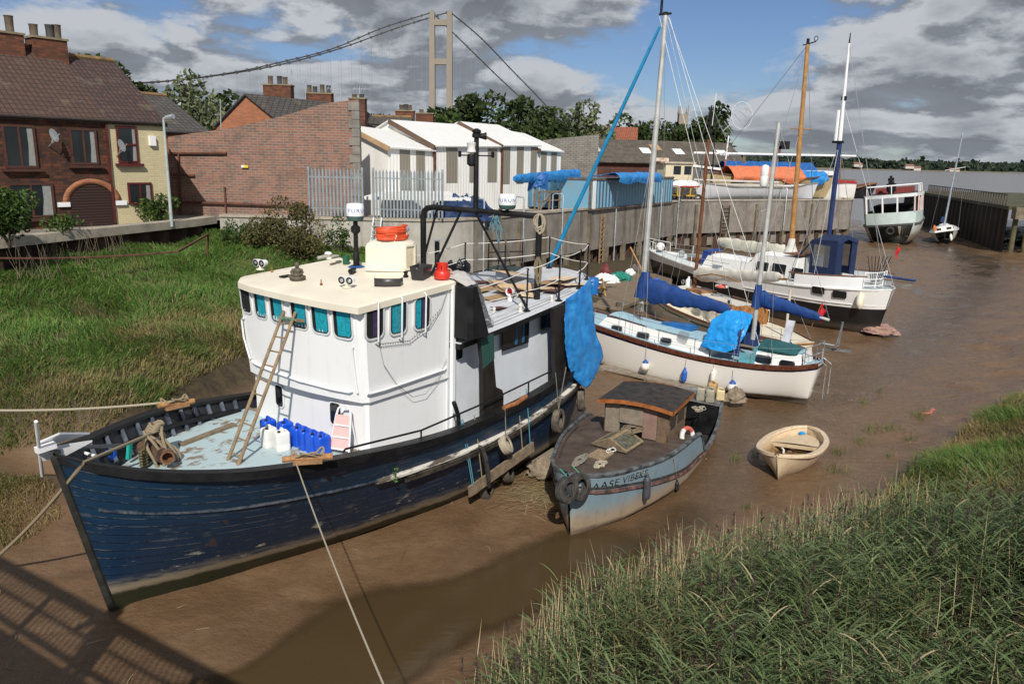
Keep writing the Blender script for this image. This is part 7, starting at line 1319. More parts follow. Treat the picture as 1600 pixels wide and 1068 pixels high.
b=MB();b.slab((1.8,-1.0,1.4),(4.6,1.0,3.15));b.build('cabin',M('cream_cabin',(.66,.58,.42),.6,0,.06,2,dirt=.2),TK);b=MB();b.slab((1.6,-1.15,3.15),(4.8,1.15,3.3));b.build('cabin_roof',M('tan_roof',(.50,.42,.32),.7),TK);b=MB();b.slab((.9,-.4,3.3),(2.4,.4,3.62));b.build('roof_raft',M('orange_white_raft',(.62,.30,.18),.6,0,.3,3,c2=(.7,.66,.6)),TK)
for x in(2.6,3.7):b=MB();b.slab((x,-1.02,2.2),(x+.75,-.99,2.95));b.build('cabin_window',GLASS,TK)
t=thing('boat_trailer','yellow boat trailer carrying a small white dinghy on the quay','trailer',(14.6,68.2,4.75),R(15));YEL=M('yellow_frame',(.55,.33,.02),.5,0,.15);b=MB()
for y in(-.7,.7):b.bar((-1,y,.5),(1.4,y,.5),.12)
for x in(-1,.2,1.4):b.bar((x,-.7,.5),(x,.7,.5),.1);b.bar((x,-.7,.5),(x,-.7,1.2),.1);b.bar((x,.7,.5),(x,.7,1.2),.1)
b.build('frame',YEL,t)
for x in(-.5,.9):
 for y in(-.85,.85):b=MB();tyre(b,(x,y,.32),(0,1,0),.32,.2);b.build('wheel',BLK_RUB,t)
t2=thing('upturned_dinghy','small white dinghy with a red band on the yellow trailer','dinghy',(14.6,68.2,5.98),R(15));b=MB();b.grid([[(x,math.cos(e)*.8*(1-(x/1.5)**4),.55*math.sin(e)*(1-(x/1.5)**4)+.02)for e in np.linspace(0,PI,9)]for x in np.linspace(-1.48,1.48,12)]);b.build('hull',GEL,t2);b=MB();b.grid([[(x,s*.83*(1-(x/1.5)**4),z)for x in np.linspace(-1.45,1.45,10)]for s,z in((-1,-.02),(-1,.1))]);b.build('red_band',M('red_band2',(.40,.02,.03),.5),t2)
pa_,pb_=at_y(1084,239,79),at_y(1337,244,84);t=thing('spar','long white mast lying level across high trestles on the quay','mast',pa_);MB().cyl((0,0,0),pb_-pa_,.13,.11,10).build('spar',WHITE,t)
for f,lab in((.3,'left wooden trestle holding up the long white mast'),(.9,'right wooden trestle holding up the long white mast')):q=pa_.lerp(pb_,f);t=thing('trestle',lab,'trestle',(q.x,q.y,4.75),group='trestles under the spar');b=MB();h=q.z-4.88;b.bar((-.5,0,0),(-.03,0,h),.12);b.bar((.5,0,0),(.03,0,h),.12);b.bar((-.3,0,h*.4),(.3,0,h*.4),.1);b.build('frame',WOOD_OLD,t)
q=at_y(1128,292,77);t=thing('aerial_mast','red and white pole with a large loop aerial on top','aerial',(q.x,q.y,4.75));zt=z_at(q.x,q.y,212);n_=8
for i in range(n_):z0_,z1_=(zt-4.75)*i/n_,(zt-4.75)*(i+1)/n_;MB().cyl((.03*i,0,z0_),(.03*(i+1),0,z1_),.07,n=8).build('pole_band',M('faded_red_band',(.45,.12,.10),.6)if i in(2,3,4)else WHITE,t)
tp=Vector((.24,0,zt-4.75));b=MB()
for i in range(6):b.cyl(tp+Vector((-1.0+.45*i,0,1.0-.12*i+.45*i)),tp+Vector((-.2+.45*i,0,-.1+.45*i)),.03,n=5)
b.tube([tp+Vector((-.6,0,.4)),tp+Vector((1.8,0,2.7))],.035,5);b.tube([tp+Vector((1.1+1.0*math.cos(a),.25*math.sin(a),1.9+1.25*math.sin(a)))for a in np.linspace(0,2*PI,22)],.02,5);b.build('antenna',STEEL,t)
q=at_y(1112,290,74);t=thing('signal_pole','thin dark pole with a white whip aerial standing on the quay','aerial',(q.x,q.y,4.75));zt=z_at(q.x,q.y,168)-4.75;MB().cyl((0,0,0),(-.1,0,zt*.86),.06,n=7).build('pole',BLACK,t);MB().cyl((-.4,0,zt*.8),(-.25,0,zt*1.15),.03,n=5).build('whip_aerial',WHITE,t);b=MB();b.bar((-.6,0,zt*.8),(.3,0,zt*.8),.05);b.box((-.1,0,zt*.88),(.18,.18,.6));b.build('fittings',BLACK,t)
q=at_y(1205,290,82);t=thing('winch_post','rusty brown derrick post with a dark sign box on top','post',(q.x,q.y,4.75));MB().bar((-.2,0,0),(.5,0,5.1),.3).build('post',M('rust_red_steel',(.13,.05,.035),.8),t);MB().box((.8,0,5.2),(1.3,.3,.8)).build('box',BLACK,t)
FL=Frame((31.5,85,4.6),R(12));TL=FL.thing('wooden_launch','brown wooden launch with a dark hull on the end of the quay','boat');HL=Hull([0,.2,.8,2,4,6,7,7.6],[(0,.05),(2,1.0),(5,1.1),(7.6,.1)],[(0,.02),(3,.4),(7.6,.02)],[(0,1.5),(4,1.1),(7.6,1.7)],[(0,.9),(7.6,.8)],-.3,2,tb=0,trk=.6);HL.shell(8).build('hull',M('dark_launch',(.022,.022,.028),.6),TL,ang=50);HL.band([(0,-.06),(.05,-.05),(.05,.05),(-.05,.05)],0,7.6).build('gunwale',VARNISH,TL);b=MB();b.slab((1,-.85,1.9),(5,.85,2.02));[b.bar((x,y,.9),(x,y,1.9),.09)for x in(1.1,2.4,3.7,4.6)for y in(-.8,.8)];b.slab((1,-.8,.9),(3,.8,1.3));b.build('wheelhouse',M('brown_launch_wood',(.16,.09,.045),.7,0,.3),TL)
FQ=Frame((25.5,79,4.6),R(14));TQ=FQ.thing('red_white_boat','low white boat with a red band lying far back on the quay','boat');HQ=Hull([0,.2,.8,2,5,8,9.4],[(0,.05),(2,1.0),(6,1.2),(9.4,.6)],[(0,.02),(3,.5),(9.4,.3)],[(0,2.3),(9.4,1.9)],[(0,.9),(9.4,.6)],-.3,2,tb=0);HQ.shell(8).build('hull',GEL,TQ,ang=50);HQ.band([(0,-.22),(.05,-.2),(.05,0),(0,.02)],0,9.4).build('red_band',M('red_band2',(.40,.02,.03),.5),TQ);b=MB();b.slab((3,-.8,1.9),(6.5,.8,2.9));b.build('cabin',GEL,TQ,bevel=.1)
FI=Frame((15.5,78,4.8),R(20));TI=FI.thing('grey_hull','grey primed hull shored up on the quay in front of the long shed','boat');HI=Hull([0,.2,.8,2,5,8,10],[(0,.05),(2,1.1),(6,1.4),(10,.7)],[(0,.02),(3,.5),(10,.3)],[(0,3.1),(6,2.6),(10,2.6)],[(0,.9),(10,.6)],-.3,2,tb=0);HI.shell(8).build('hull',M('grey_primer',(.18,.18,.17),.7,0,.2),TI,ang=50);HI.band([(0,-.15),(.05,-.12),(.05,.1),(-.1,.12)],0,10).build('gunwale',GEL,TI)
q=FS.px(1196,275,y=0);t=FS.thing('white_fender','white sausage fender hoisted half way up the mizzen mast','fender',q+Vector((0,-.1,0)));r_,l_=.14,.78;b=MB();b.lathe([(0,-l_/2),(r_*.8,-l_/2+.05),(r_,-l_/2+.14),(r_,-.03),(r_*.93,0),(r_,.03),(r_,l_/2-.14),(r_*.8,l_/2-.05),(0,l_/2)],n=16);b.build('body',GEL,t)
# ------------------------------------------------------------------ quay, yard and walls
def concrete(name,a,b_,streak=.5):
 k=NT(name);n=k.noise(1.1,6,.65);s=k.noise(1,6,.65,k.mapped((1.6,1.6,.16)));c=k.ramp(n,[(.3,a),(.7,b_)]);c=k.mix(k.rng(s,.48,.68,0,streak),c,(.055,.048,.04));c=k.mix(k.rng(k.noise(1,4,.6,k.mapped((2.5,2.5,.2))),.62,.72,0,.5),c,(.42,.40,.36));k.base(c);k.rough(.85);k.bump(k.noise(14,4),.3,.02);return k.mat
CONC=concrete('stained_concrete',(.16,.14,.12),(.29,.265,.23),.65);CONC_P=concrete('pale_concrete',(.34,.32,.28),(.48,.46,.41),.35);COPE=M('coping_stone',(.36,.32,.26),.85,0,.2,2,dirt=.2,bump=.3);PILE=M('rusty_sheet_pile',(.050,.028,.018),.85,0,.5,1.5,c2=(.10,.05,.03),dirt=.4,dirtc=(.02,.016,.012),bump=.3);PIER=M('weedy_pier',(.17,.14,.10),.9,0,.4,1.2,dirt=.5,dirtc=(.06,.06,.025),bump=.4)
def wall_run(label,pts,z0,z1,th,mat,nm='quay_wall',cope=True,pile_to=None,pier=0.0,group='quay walls'):
 pts=[Vector((*p,0))for p in pts];c=sum(pts,Vector())/len(pts);t=thing(nm,label,'wall',(c.x,c.y,z0),group=group);n=len(pts);off=Vector((0,0,-z0))-Vector((c.x,c.y,0));nor=[]
 for i in range(n):d=pts[min(i+1,n-1)]-pts[max(i-1,0)];d.normalize();nor.append(Vector((-d.y,d.x,0)))
 b=MB();b.grid([[pts[i]+off+Vector((0,0,z0)),pts[i]+off+Vector((0,0,z1)),pts[i]+nor[i]*th+off+Vector((0,0,z1)),pts[i]+nor[i]*th+off+Vector((0,0,z0))]for i in range(n)],closed=True);b.add([pts[0]+off+Vector((0,0,z0)),pts[0]+off+Vector((0,0,z1)),pts[0]+nor[0]*th+off+Vector((0,0,z1)),pts[0]+nor[0]*th+off+Vector((0,0,z0))],[(0,1,2,3)]);b.add([pts[-1]+off+Vector((0,0,z0)),pts[-1]+off+Vector((0,0,z1)),pts[-1]+nor[-1]*th+off+Vector((0,0,z1)),pts[-1]+nor[-1]*th+off+Vector((0,0,z0))],[(0,1,2,3)]);b.build('wall',mat,t,ang=25)
 if cope:b=MB();b.grid([[pts[i]-nor[i]*.07+off+Vector((0,0,z))for z in(z1-.02,z1+.10)]+[pts[i]+nor[i]*(th+.05)+off+Vector((0,0,z))for z in(z1+.10,z1-.02)]for i in range(n)],closed=True);b.build('coping',COPE,t,ang=25)
 if pile_to is not None:
  rows=[];s=0;k=0
  for a,e in zip(pts[:-1],pts[1:]):
   d=e-a;L_=d.length;d.normalize();nn=Vector((-d.y,d.x,0));m_=max(2,int(L_/.3))
   for i in range(m_):p=a+d*(L_*i/m_)+nn*(.25 if(k//2)%2 else .62);k+=1;rows.append([p+off+Vector((0,0,pile_to)),p+off+Vector((0,0,z0+.02))])
  b=MB();b.grid(rows);b.build('sheet_piling',PILE,t,smooth=False)
 if pier:
  for a,e in zip(pts[:-1],pts[1:]):
   d=e-a;L_=d.length;d.normalize();nn=Vector((-d.y,d.x,0));m_=max(1,int(L_/pier))
   for i in range(m_):p=a+d*(L_*(i+.5)/m_)-nn*.03+off;b=MB();b.bar(p+Vector((0,0,pile_to)),p+Vector((0,0,z1-.3 if i%3==0 else z0+.1)),.34,.22,(d.x,d.y,0));b.build('pier',PIER,t)
 return t
QN=[(-2.2,41.65),(-.6,43.9),(.97,46.75),(4.2,51.7),(8.8,58.7),(13.7,66.2)];QF=[(13.9,66.3),(20,69.3),(26,72.3),(32.2,75.4)];QE=[(32.3,75.5),(33.2,77.5),(36,88),(38.5,101)]
wall_run('low coping on rusty sheet piles below the brick terrace',[(-25,15),(-18.2,27.3),(-17.1,31.5),(-15.3,37.3),(-15.0,39.3)],4.5,4.85,.7,COPE,'retaining_wall',False,3.0)
wall_run('pale stained concrete wall behind the brown bush',[(-15.0,39.7),(-11.5,39.6),(-7.5,39.5),(-4.6,39.6),(-3.0,40.5),(-2.2,41.6)],1.0,4.82,.5,CONC_P,'quay_wall',True)
wall_run('dark streaked concrete quay wall running back behind the yachts',QN,2.0,4.8,.6,CONC,'quay_wall',True,.2,2.4);wall_run('concrete quay wall across the end of the creek under the laid up boats',QF,2.1,4.85,.6,CONC,'quay_wall',True,.2,2.6);wall_run('short timber faced end of the quay beside the passenger boat',QE,.2,4.8,.6,M('grey_brown_timber',(.14,.11,.08),.9,0,.4,1.5,dirt=.4),'quay_wall',True)
yd=[(-25.6,15.2),(-18.9,27.5),(-17.8,31.6),(-15.9,37.6),(-15,39.9),(-4.6,39.9),(-3.2,40.8),(-2.6,41.9),(.5,47),(13.3,66.6),(20,69.7),(32,75.8),(35.6,88),(38,101),(40,118),(30,135),(10,150),(-60,200),(-400,600),(-1400,2400),(-2600,2400),(-2600,20),(-80,0)]
k=NT('yard_ground');k.base(k.ramp(k.noise(.5,6),[(.35,(.17,.15,.12)),(.55,(.25,.225,.19)),(.75,(.09,.10,.045))]));k.rough(.95)
b=MB();b.add([(x,y,4.62)for x,y in yd]+[(x,y,1.0)for x,y in yd],[tuple(range(len(yd)))]+[(i,(i+1)%len(yd),len(yd)+(i+1)%len(yd),len(yd)+i)for i in range(9,16)]);setting(b.build('yard_ground',k.mat,smooth=False))
def brick(name,c1,c2,mortar,scale=1.0,dark=.3,dc=(.03,.02,.016)):
 k=NT(name);X_,Y_,Z_=k.xyz();cb=k.n('ShaderNodeCombineXYZ');k.l(k.math('ADD',X_,Y_),cb.inputs[0]);k.l(Z_,cb.inputs[1]);t=k.n('ShaderNodeTexBrick');k.l(cb.outputs[0],t.inputs['Vector']);t.inputs['Scale'].default_value=1
 t.inputs['Brick Width'].default_value=.235*scale;t.inputs['Row Height'].default_value=.078*scale;t.inputs['Mortar Size'].default_value=.010*scale;t.inputs['Bias'].default_value=0
 for q,v in(('Color1',c1),('Color2',c2),('Mortar',mortar)):t.inputs[q].default_value=(*v,1)
 c=k.mix(k.rng(k.noise(.9,6,.7),.45,.68,0,dark),t.outputs['Color'],dc);c=k.mix(k.rng(k.noise(1,5,.7,k.mapped((.8,.8,4))),.5,.7,0,dark*.8),c,tuple(q*.6 for q in c1));k.base(c);k.rough(.9);k.bump(t.outputs['Fac'],-.4,.01);return k.mat
BR_DARK=brick('soot_brick',(.17,.055,.024),(.035,.017,.013),(.045,.030,.024),1.6,.8,(.016,.011,.010));BR_RED=brick('pink_red_brick',(.30,.135,.095),(.155,.10,.082),(.28,.235,.19),1.7,.6,(.10,.075,.062));BR_OR=brick('orange_brick',(.42,.14,.055),(.30,.09,.04),(.24,.17,.12),1.1,.25);BR_CR=brick('cream_painted_brick',(.62,.54,.33),(.54,.47,.29),(.46,.40,.26),1.1,.12,(.30,.22,.12));BLOCK=brick('grey_block',(.27,.25,.22),(.21,.19,.165),(.12,.11,.10),1.9,.35);CHIM=brick('chimney_brick',(.22,.068,.03),(.09,.032,.02),(.08,.055,.04),1.5,.6)
def tile(name,c1,c2,row=.32,col=.24):
 k=NT(name);X_,Y_,Z_=k.xyz();cb=k.n('ShaderNodeCombineXYZ');k.l(X_,cb.inputs[0]);k.l(k.math('MULTIPLY',Z_,1.62),cb.inputs[1]);t=k.n('ShaderNodeTexBrick',offset=0);k.l(cb.outputs[0],t.inputs['Vector']);t.inputs['Scale'].default_value=1;t.inputs['Brick Width'].default_value=col;t.inputs['Row Height'].default_value=row;t.inputs['Mortar Size'].default_value=.022
 for q,v in(('Color1',c1),('Color2',c2),('Mortar',tuple(q*.35 for q in c1))):t.inputs[q].default_value=(*v,1)
 c=k.mix(k.rng(k.noise(1.3,6),.55,.75,0,.4),t.outputs['Color'],(.20,.17,.12));c=k.mix(k.rng(k.noise(7,3),.66,.74,0,.45),c,(.34,.30,.25));k.base(c);k.rough(.85);w_=k.math('FRACT',k.math('DIVIDE',k.math('MULTIPLY',Z_,1.62),row));k.bump(k.math('ADD',w_,k.math('MULTIPLY',t.outputs['Fac'],-.6)),.8,.05);return k.mat
TILE_B=tile('brown_roof_tile',(.095,.056,.042),(.078,.047,.037));TILE_P=tile('pantile',(.090,.052,.045),(.055,.038,.036),.30,.22);SLATE=tile('grey_slate',(.085,.078,.072),(.065,.060,.058),.26,.3);TILE_R=tile('red_tile',(.34,.105,.055),(.27,.085,.045))
FRAME_B=M('brown_window_frame',(.075,.032,.022),.5,0,.15);NETC=M('net_curtain',(.27,.28,.27),.9,0,.12,9)
def house(nm,label,loc,L_,dep,ze,zr,wall,roof,rz=0,ridge=.5,over=.15):
 rm_=Matrix.Rotation(rz,3,'Z');c_=Vector((*loc,4.62))-rm_@Vector((L_/2,0,0));t=thing(nm,label,'house',c_,rz);w_=L_/2;ry=dep*ridge;b=MB();e,r=ze-4.62,zr-4.62
 b.add([(-w_,0,0),(w_,0,0),(w_,0,e),(-w_,0,e),(-w_,dep,0),(w_,dep,0),(w_,dep,e),(-w_,dep,e),(-w_,ry,r-.05),(w_,ry,r-.05)],[(0,1,2,3),(4,7,6,5),(1,5,6,9,2),(0,3,8,7,4)]);b.build('wall',wall,t,smooth=False)
 sl=(r-e)/ry;b=MB();y_=-over;b.grid([[(-w_-.06,y_,e+sl*y_),(w_+.06,y_,e+sl*y_)],[(-w_-.06,ry,r),(w_+.06,ry,r)],[(-w_-.06,dep+over,e-over*(r-e)/(dep-ry)),(w_+.06,dep+over,e-over*(r-e)/(dep-ry))]]);o=b.build('roof',roof,t,smooth=False);sm=o.modifiers.new('t','SOLIDIFY');sm.thickness=.10
 MB().cyl((-w_,ry,r+.03),(w_,ry,r+.03),.12,n=8).build('ridge_tiles',M('lichen_ridge',(.20,.13,.06),.9,0,.4,3),t);MB().tube([(-w_,-over-.02,e-.06),(w_,-over-.02,e-.06)],.07,6).build('gutter',M('dark_gutter',(.03,.022,.02),.6),t);return t
def h_win(t,px,py,w_,h,y0,x0,frame=FRAME_B,sill=True,cur=True,nm='window',bars=1):
 F_=Frame((0,0,0),0);F_.M=t.matrix_world.copy();F_.I=F_.M.inverted();q=F_.px(px,py,y=-.03);Mw=face_m(q,(0,-1,0));f=MB();ring(f,Mw,w_,h,.01,.09,-.02,.05,1)
 for i in range(bars):f.box(Mw@Vector((-w_/2+w_*(i+1)/(bars+1),0,.02)),(.08,.05,h))if bars==1 and w_>1 else f.box(Mw@Vector((0,-h/2+h*(i+1)/(bars+1),.02)),(w_,.05,.08))
 o=f.build(nm,frame,t);g=MB();plate(g,Mw,w_-.1,h-.1,.01,0,.006,1);g.build('pane',GLASS,o)
 if cur:
  for s in(1,):b=MB();b.grid([[Mw@Vector((s*(w_*.47-.26*w_*j/6*(1 if v<0 else .8)),v*h*.44,.009+.003*math.sin(j*2.2)))for j in range(7)]for v in(-1,0,1)]);b.build('curtain',NETC,o)
 if sill:MB().box(Mw@Vector((0,-h/2-.08,.08)),(w_+.3,.2,.12)).build('sill',frame,o)
 return q
def chimney(t,x,y,z0,z1,w_,d,pots,parent=None,rot=0,flash=True):
 b=MB();b.slab((x-w_/2,y-d/2,z0),(x+w_/2,y+d/2,z1));o=b.build('chimney',CHIM,parent or t,smooth=False);b=MB();b.slab((x-w_/2-.06,y-d/2-.06,z1-.02),(x+w_/2+.06,y+d/2+.06,z1+.07));b.build('chimney_cap',M('chimney_cap',(.24,.19,.12),.9,0,.3),o)
 for i,(fx,h)in enumerate(pots):b=MB();b.lathe([(.19,0),(.20,.05),(.17,.1),(.18,h-.06),(.205,h),(.15,h),(.14,h-.3),(0,h-.3)],(x+fx*w_,y,z1+.05),12);b.build('chimney_pot',M('clay_pot',(.11,.088,.062),.85,0,.3,4,dirt=.3,dirtc=(.03,.03,.03))if i%2==0 else M('dark_pot',(.05,.05,.05),.8),o)
 if flash:b=MB();b.slab((x-w_/2-.14,y-d/2-.14,z0+(z1-z0)*.0+.1),(x+w_/2+.10,y-d/2-.02,z0+(z1-z0)*.0+.34));b.build('lead_flashing',M('bright_lead',(.50,.52,.56),.5,.2,.15),o)
 return o
HR=R(53)
def on_front(px):
 r=ray(px,250);k_=(-19.6-34.4*.75)/(r.x/r.y-.75);return(r.x/r.y*k_,k_)
PW,PC=on_front(172),on_front(262)
H1=house('brick_house','dark sooty brick house with brown tiled roof and arched garage door',PW,14,8.8,9.3,12.5,BR_DARK,TILE_B,HR)
H2=house('cream_house','narrow cream painted house joined to the brick house',PC,math.dist(PW,PC),8.8,9.3,12.3,BR_CR,TILE_P,HR)
wy=37.36;h_win(H1,31,229,1.25,1.75,wy,0);h_win(H1,131,229,1.15,1.55,wy,0);h_win(H1,50,313,1.75,1.45,wy,0);h_win(H2,199,226,.95,1.65,37.46,0,M('maroon_frame',(.09,.012,.012),.5));h_win(H2,219,302,1.15,1.0,37.46,0,M('maroon_frame',(.09,.012,.012),.5),False)
I1=H1.matrix_world.inverted();FH=Frame((0,0,0),0);FH.M=H1.matrix_world.copy();FH.I=I1;q=FH.px(146,330,y=0);b=MB();ar=[(q.x+.98*math.cos(a),-.03,1.05+.98*math.sin(a)*.8)for a in np.linspace(0,PI,14)];b.prism([(q.x-.98,-.03,0),(q.x+.98,-.03,0)]+ar,(0,-.012,0));k=NT('roller_door');k.base((.035,.017,.013));k.rough(.5);wv=k.n('ShaderNodeTexWave',bands_direction='Z');wv.inputs['Scale'].default_value=2.6;k.l(k.co(),wv.inputs['Vector']);k.bump(wv.outputs['Fac'],.5,.03);b.build('garage_door',k.mat,H1)
b=MB();b.grid([[(q.x+r*math.cos(a),-.07,1.05+r*.82*math.sin(a))for a in np.linspace(0,PI,16)]for r in(1.0,1.28)]);o=b.build('door_arch',BR_OR,H1);sm=o.modifiers.new('t','SOLIDIFY');sm.thickness=.06
for s in(-1,1):MB().box((q.x+s*1.25,-.06,1.0),(.5,.1,.2)).build('impost_stone',WHITE,H1)
MB().bar((6.93,-.05,.1),(6.93,-.05,4.6),.14,.08).build('downpipe',M('maroon_pipe',(.09,.022,.018),.5),H1)
def dish(t,px,py,y0,r):
 F_=Frame((0,0,0),0);F_.M=t.matrix_world.copy();F_.I=F_.M.inverted();q=F_.px(px,py,y=-.45);ax=Vector((.55,-.8,.3)).normalized();b=MB();b.lathe([(0,0),(r*.5,r*.06),(r*.85,r*.18),(r,r*.26)],q,20,Vector((0,0,1)).rotation_difference(ax).to_matrix());o=b.build('satellite_dish',M('dish_grey',(.40,.41,.42),.5),t);o.modifiers.new('t','SOLIDIFY').thickness=.02;MB().tube([q,q+Vector((0,.1,-.3)),(q.x,0,q.z-.45)],.025,5).tube([q+Vector((0,0,-r)),q+ax*r*1.2],.015,5).build('dish_arm',STEEL,o)
dish(H1,82,212,wy,.28);dish(H2,188,228,37.45,.28);F_=Frame((0,0,0),0);F_.M=H2.matrix_world.copy();F_.I=F_.M.inverted();q=F_.px(238,220,y=-.08);MB().box(q,(.28,.16,.45)).build('alarm_box',WHITE,H2)
FH=Frame((0,0,0),0);FH.M=H1.matrix_world.copy();FH.I=I1
for(a,c,e),w_,po in(((73,60,108),1.45,[(-.34,.55),(.14,.62),(.36,.66)]),((0,50,110),1.6,[(.28,.75),(-.1,.7)])):
 p,q=FH.px(a,c,y=4.1),FH.px(a,e,y=4.1);chimney(H1,p.x,4.2,q.z-.3,p.z-.05,w_,.95,po)
H3=house('slate_roofed_house','low house with dark grey tiled roof behind the cream house',(-17.6,46),6.5,9,9.05,11.2,BR_OR,SLATE,HR)
H4=thing('gabled_house','orange brick gabled house with slate roof beyond the red wall','house',(-17.5,55,4.62));a_=R(33);g=[at_y(338,195,55),at_y(383,148,55),at_y(425,182,55)];g=[H4.matrix_world.inverted()@p for p in g];lo_=[Vector((p.x,0,0))for p in(g[0],g[2])];b=MB();b.prism([lo_[0],lo_[1],g[2],g[1],g[0]],(0,.3,0));b.build('wall',BR_OR,H4,smooth=False);ex=Vector((6.5,6.5,-.12));b=MB();b.grid([[g[2]+Vector((.15,-.15,-.1)),g[1]+Vector((0,-.15,.08)),g[0]+Vector((-.2,-.15,-.1))],[g[2]+ex,g[1]+ex,g[0]+ex]]);b.build('roof',SLATE,H4,smooth=False).modifiers.new('t','SOLIDIFY').thickness=.12
i4=H4.matrix_world.inverted();
def chim_at(t,px,ptop,pbot,wpx,y,pots):s=y/FPX;p,q=at_y(px,ptop,y),at_y(px,pbot,y);Mi=t.matrix_world.inverted();p,q=Mi@p,Mi@q;chimney(t,p.x,p.y,q.z-.6,p.z,wpx*s,.9,pots,flash=False)
chim_at(H4,435,134,165,41,58.5,[(-.28,.6),(.05,.6),(.25,.55)])
H5=house('slate_terrace','slate roofed terrace with four pots showing above the red wall',(-8.4,60),7,8,9.0,11.0,BR_OR,SLATE);chim_at(H5,499,147,165,39,64,[(-.38,.6),(-.16,.5),(.12,.65),(.36,.6)])
H6=house('tiled_house','orange walled house just right of the red wall, roof and chimney only',(-3.2,62),6,8,8.6,10.4,BR_OR,SLATE);chim_at(H6,559,155,185,24,60,[(-.2,.3),(.25,.3)]);chim_at(H6,633,174,190,27,66,[(-.2,.45),(.05,.5),(.25,.45)]);chim_at(H6,664,178,190,26,68,[(-.2,.3)])
for(px,py0,py1,y),lab in zip([(455,108,150,60),(477,123,165,60),(522,135,165,62),(533,140,172,62),(562,136,160,61),(344,155,210,47)],['multi-armed TV aerial left of the second chimney','small TV aerial between the two big chimneys','TV aerial just right of the four pot chimney','smaller TV aerial right of the four pot chimney','TV aerial above the corner of the red wall','thin aerial pole by the orange gable']):
 p0,p1=at_y(px,py1,y),at_y(px,py0,y);t=thing('tv_aerial',lab,'aerial',p0,group='roof aerials');b=MB();b.cyl((0,0,-1.5),p1-p0,.03,n=5);h=(p1-p0).z
 if px!=344:b.bar((-.5,0,h*.9),(.5,.3,h*.9),.03);[b.bar((-.4+.2*i,-.25,h*.9-.2),(-.4+.2*i,.25,h*.9+.2),.02)for i in range(5)]
 b.build('aerial',STEEL,t)
t=thing('brick_wall','tall pinkish red brick wall with a sloping top','wall',(-13.4,42.5,4.0));L_,R_=-5.15,5.05;MB().prism([(L_,0,0),(R_,0,0),(R_,0,6.86),(3.2,0,6.60),(1.1,0,5.95),(-1.5,0,5.30),(L_,0,4.72)],(0,.34,0)).build('wall',BR_RED,t,smooth=False)
b=MB()
for i in range(15):w_=.42 if i%2 else .58;b.box((R_-w_/2+.03,.15,.22+i*.448),(w_,.44,.44))
b.build('quoin_blocks',M('quoin_grey',(.22,.20,.175),.9,0,.3,2),t,bevel=.02)
RUST=M('rust_pipe',(.11,.045,.03),.85,0,.4,4);Iw=t.matrix_world.inverted();P_=lambda a,c:Iw@at_y(a,c,42.4)
for a,c,w_ in(((266,239),(354,239),.13),((279,240),(282,336),.10),((266,273),(304,274),.10),((270,315),(480,322),.16),((351,292),(353,330),.10)):MB().bar(P_(*a),P_(*c),w_,.09).build('pipe',RUST,t)
p=P_(383,260);MB().box(p,(.32,.03,.14)).build('notice',M('yellow_notice',(.65,.52,.05),.5),t);MB().box(P_(379,260)+Vector((0,-.02,0)),(.12,.03,.12)).build('notice_panel',WHITE,t)
def corr(name,c,var=.06,dirt=.15):
 k=NT(name);X_,Y_,Z_=k.xyz();w_=k.n('ShaderNodeTexWave',bands_direction='X');w_.inputs['Scale'].default_value=1.25;w_.inputs['Distortion'].default_value=0;k.l(k.co(),w_.inputs['Vector']);n=k.noise(1,5,.6,k.mapped((1.5,1.5,.25)))
 cc=k.mix(k.rng(n,.45,.75,0,dirt*2),c,(.36,.27,.18));cc=k.mix(k.math('MULTIPLY',w_.outputs['Fac'],.12),cc,tuple(q*.5 for q in c));k.base(cc);k.rough(.55);k.bump(w_.outputs['Fac'],.3,.04);return k.mat
CW,CG,CRF=corr('white_corrugated',(.84,.84,.81),dirt=.10),corr('grey_corrugated',(.24,.22,.18)),corr('roof_corrugated',(.78,.78,.76),dirt=.04)
def shed(label,a,e,zA,zB,rise,dep,stripes,lip=None,pipe=True):
 a,e=Vector((*a,4.62)),Vector((*e,4.62));d=e-a;L_=d.length;t=thing('corrugated_shed',label,'shed',a,math.atan2(d.y,d.x),'corrugated sheds along the quay');hA,hB=zA-4.62,zB-4.62;rA=hA+rise;rB=hB+rise*.9
 b=MB();b.add([(0,0,0),(L_,0,0),(L_,0,hB),(0,0,hA)],[(0,1,2,3)]);b.build('front_wall',CW,t,smooth=False)
 b=MB();b.add([(0,0,0),(0,0,hA),(0,dep/2,rA),(0,dep,hA),(0,dep,0),(L_,0,0),(L_,0,hB),(L_,dep/2,rB),(L_,dep,hB),(L_,dep,0)],[(0,1,2,3,4),(5,9,8,7,6)]);o=b.build('end_wall',corr('end_corrugated',(.84,.83,.79),dirt=.08),t,smooth=False)
 b=MB();b.grid([[(-.15,-.25,hA-.12),(L_+.1,-.25,hB-.12)],[(-.15,dep/2,rA),(L_+.1,dep/2,rB)],[(-.15,dep+.2,hA-.1),(L_+.1,dep+.2,hB-.1)]]);b.build('roof',CRF,t,smooth=False).modifiers.new('t','SOLIDIFY').thickness=.08
 for s0,s1,z0,z1 in stripes:b=MB();b.slab((L_*s0,-.03,z0*hA),(L_*s1,-.012,z1*hA-.15));b.build('grey_sheet',CG,t,smooth=False)
 b=MB();b.bar((-.18,-.3,hA-.22),(-.18,dep/2,rA-.1),.08,.28,(0,0,1));b.build('barge_board',M('tan_barge',(.50,.34,.19),.7)if lip else M('brown_barge',(.12,.075,.05),.8),t)
 if pipe:MB().bar((.05,-.08,0),(.05,-.08,hA-.1),.14,.12).build('downpipe',RUST,t)
 return t
dv=lambda f:(-7.25+10.3*f,45.0+12.6*f)
S4=[(.06,.24,.40,1),(.42,.60,.40,1),(.80,.97,.40,1)]
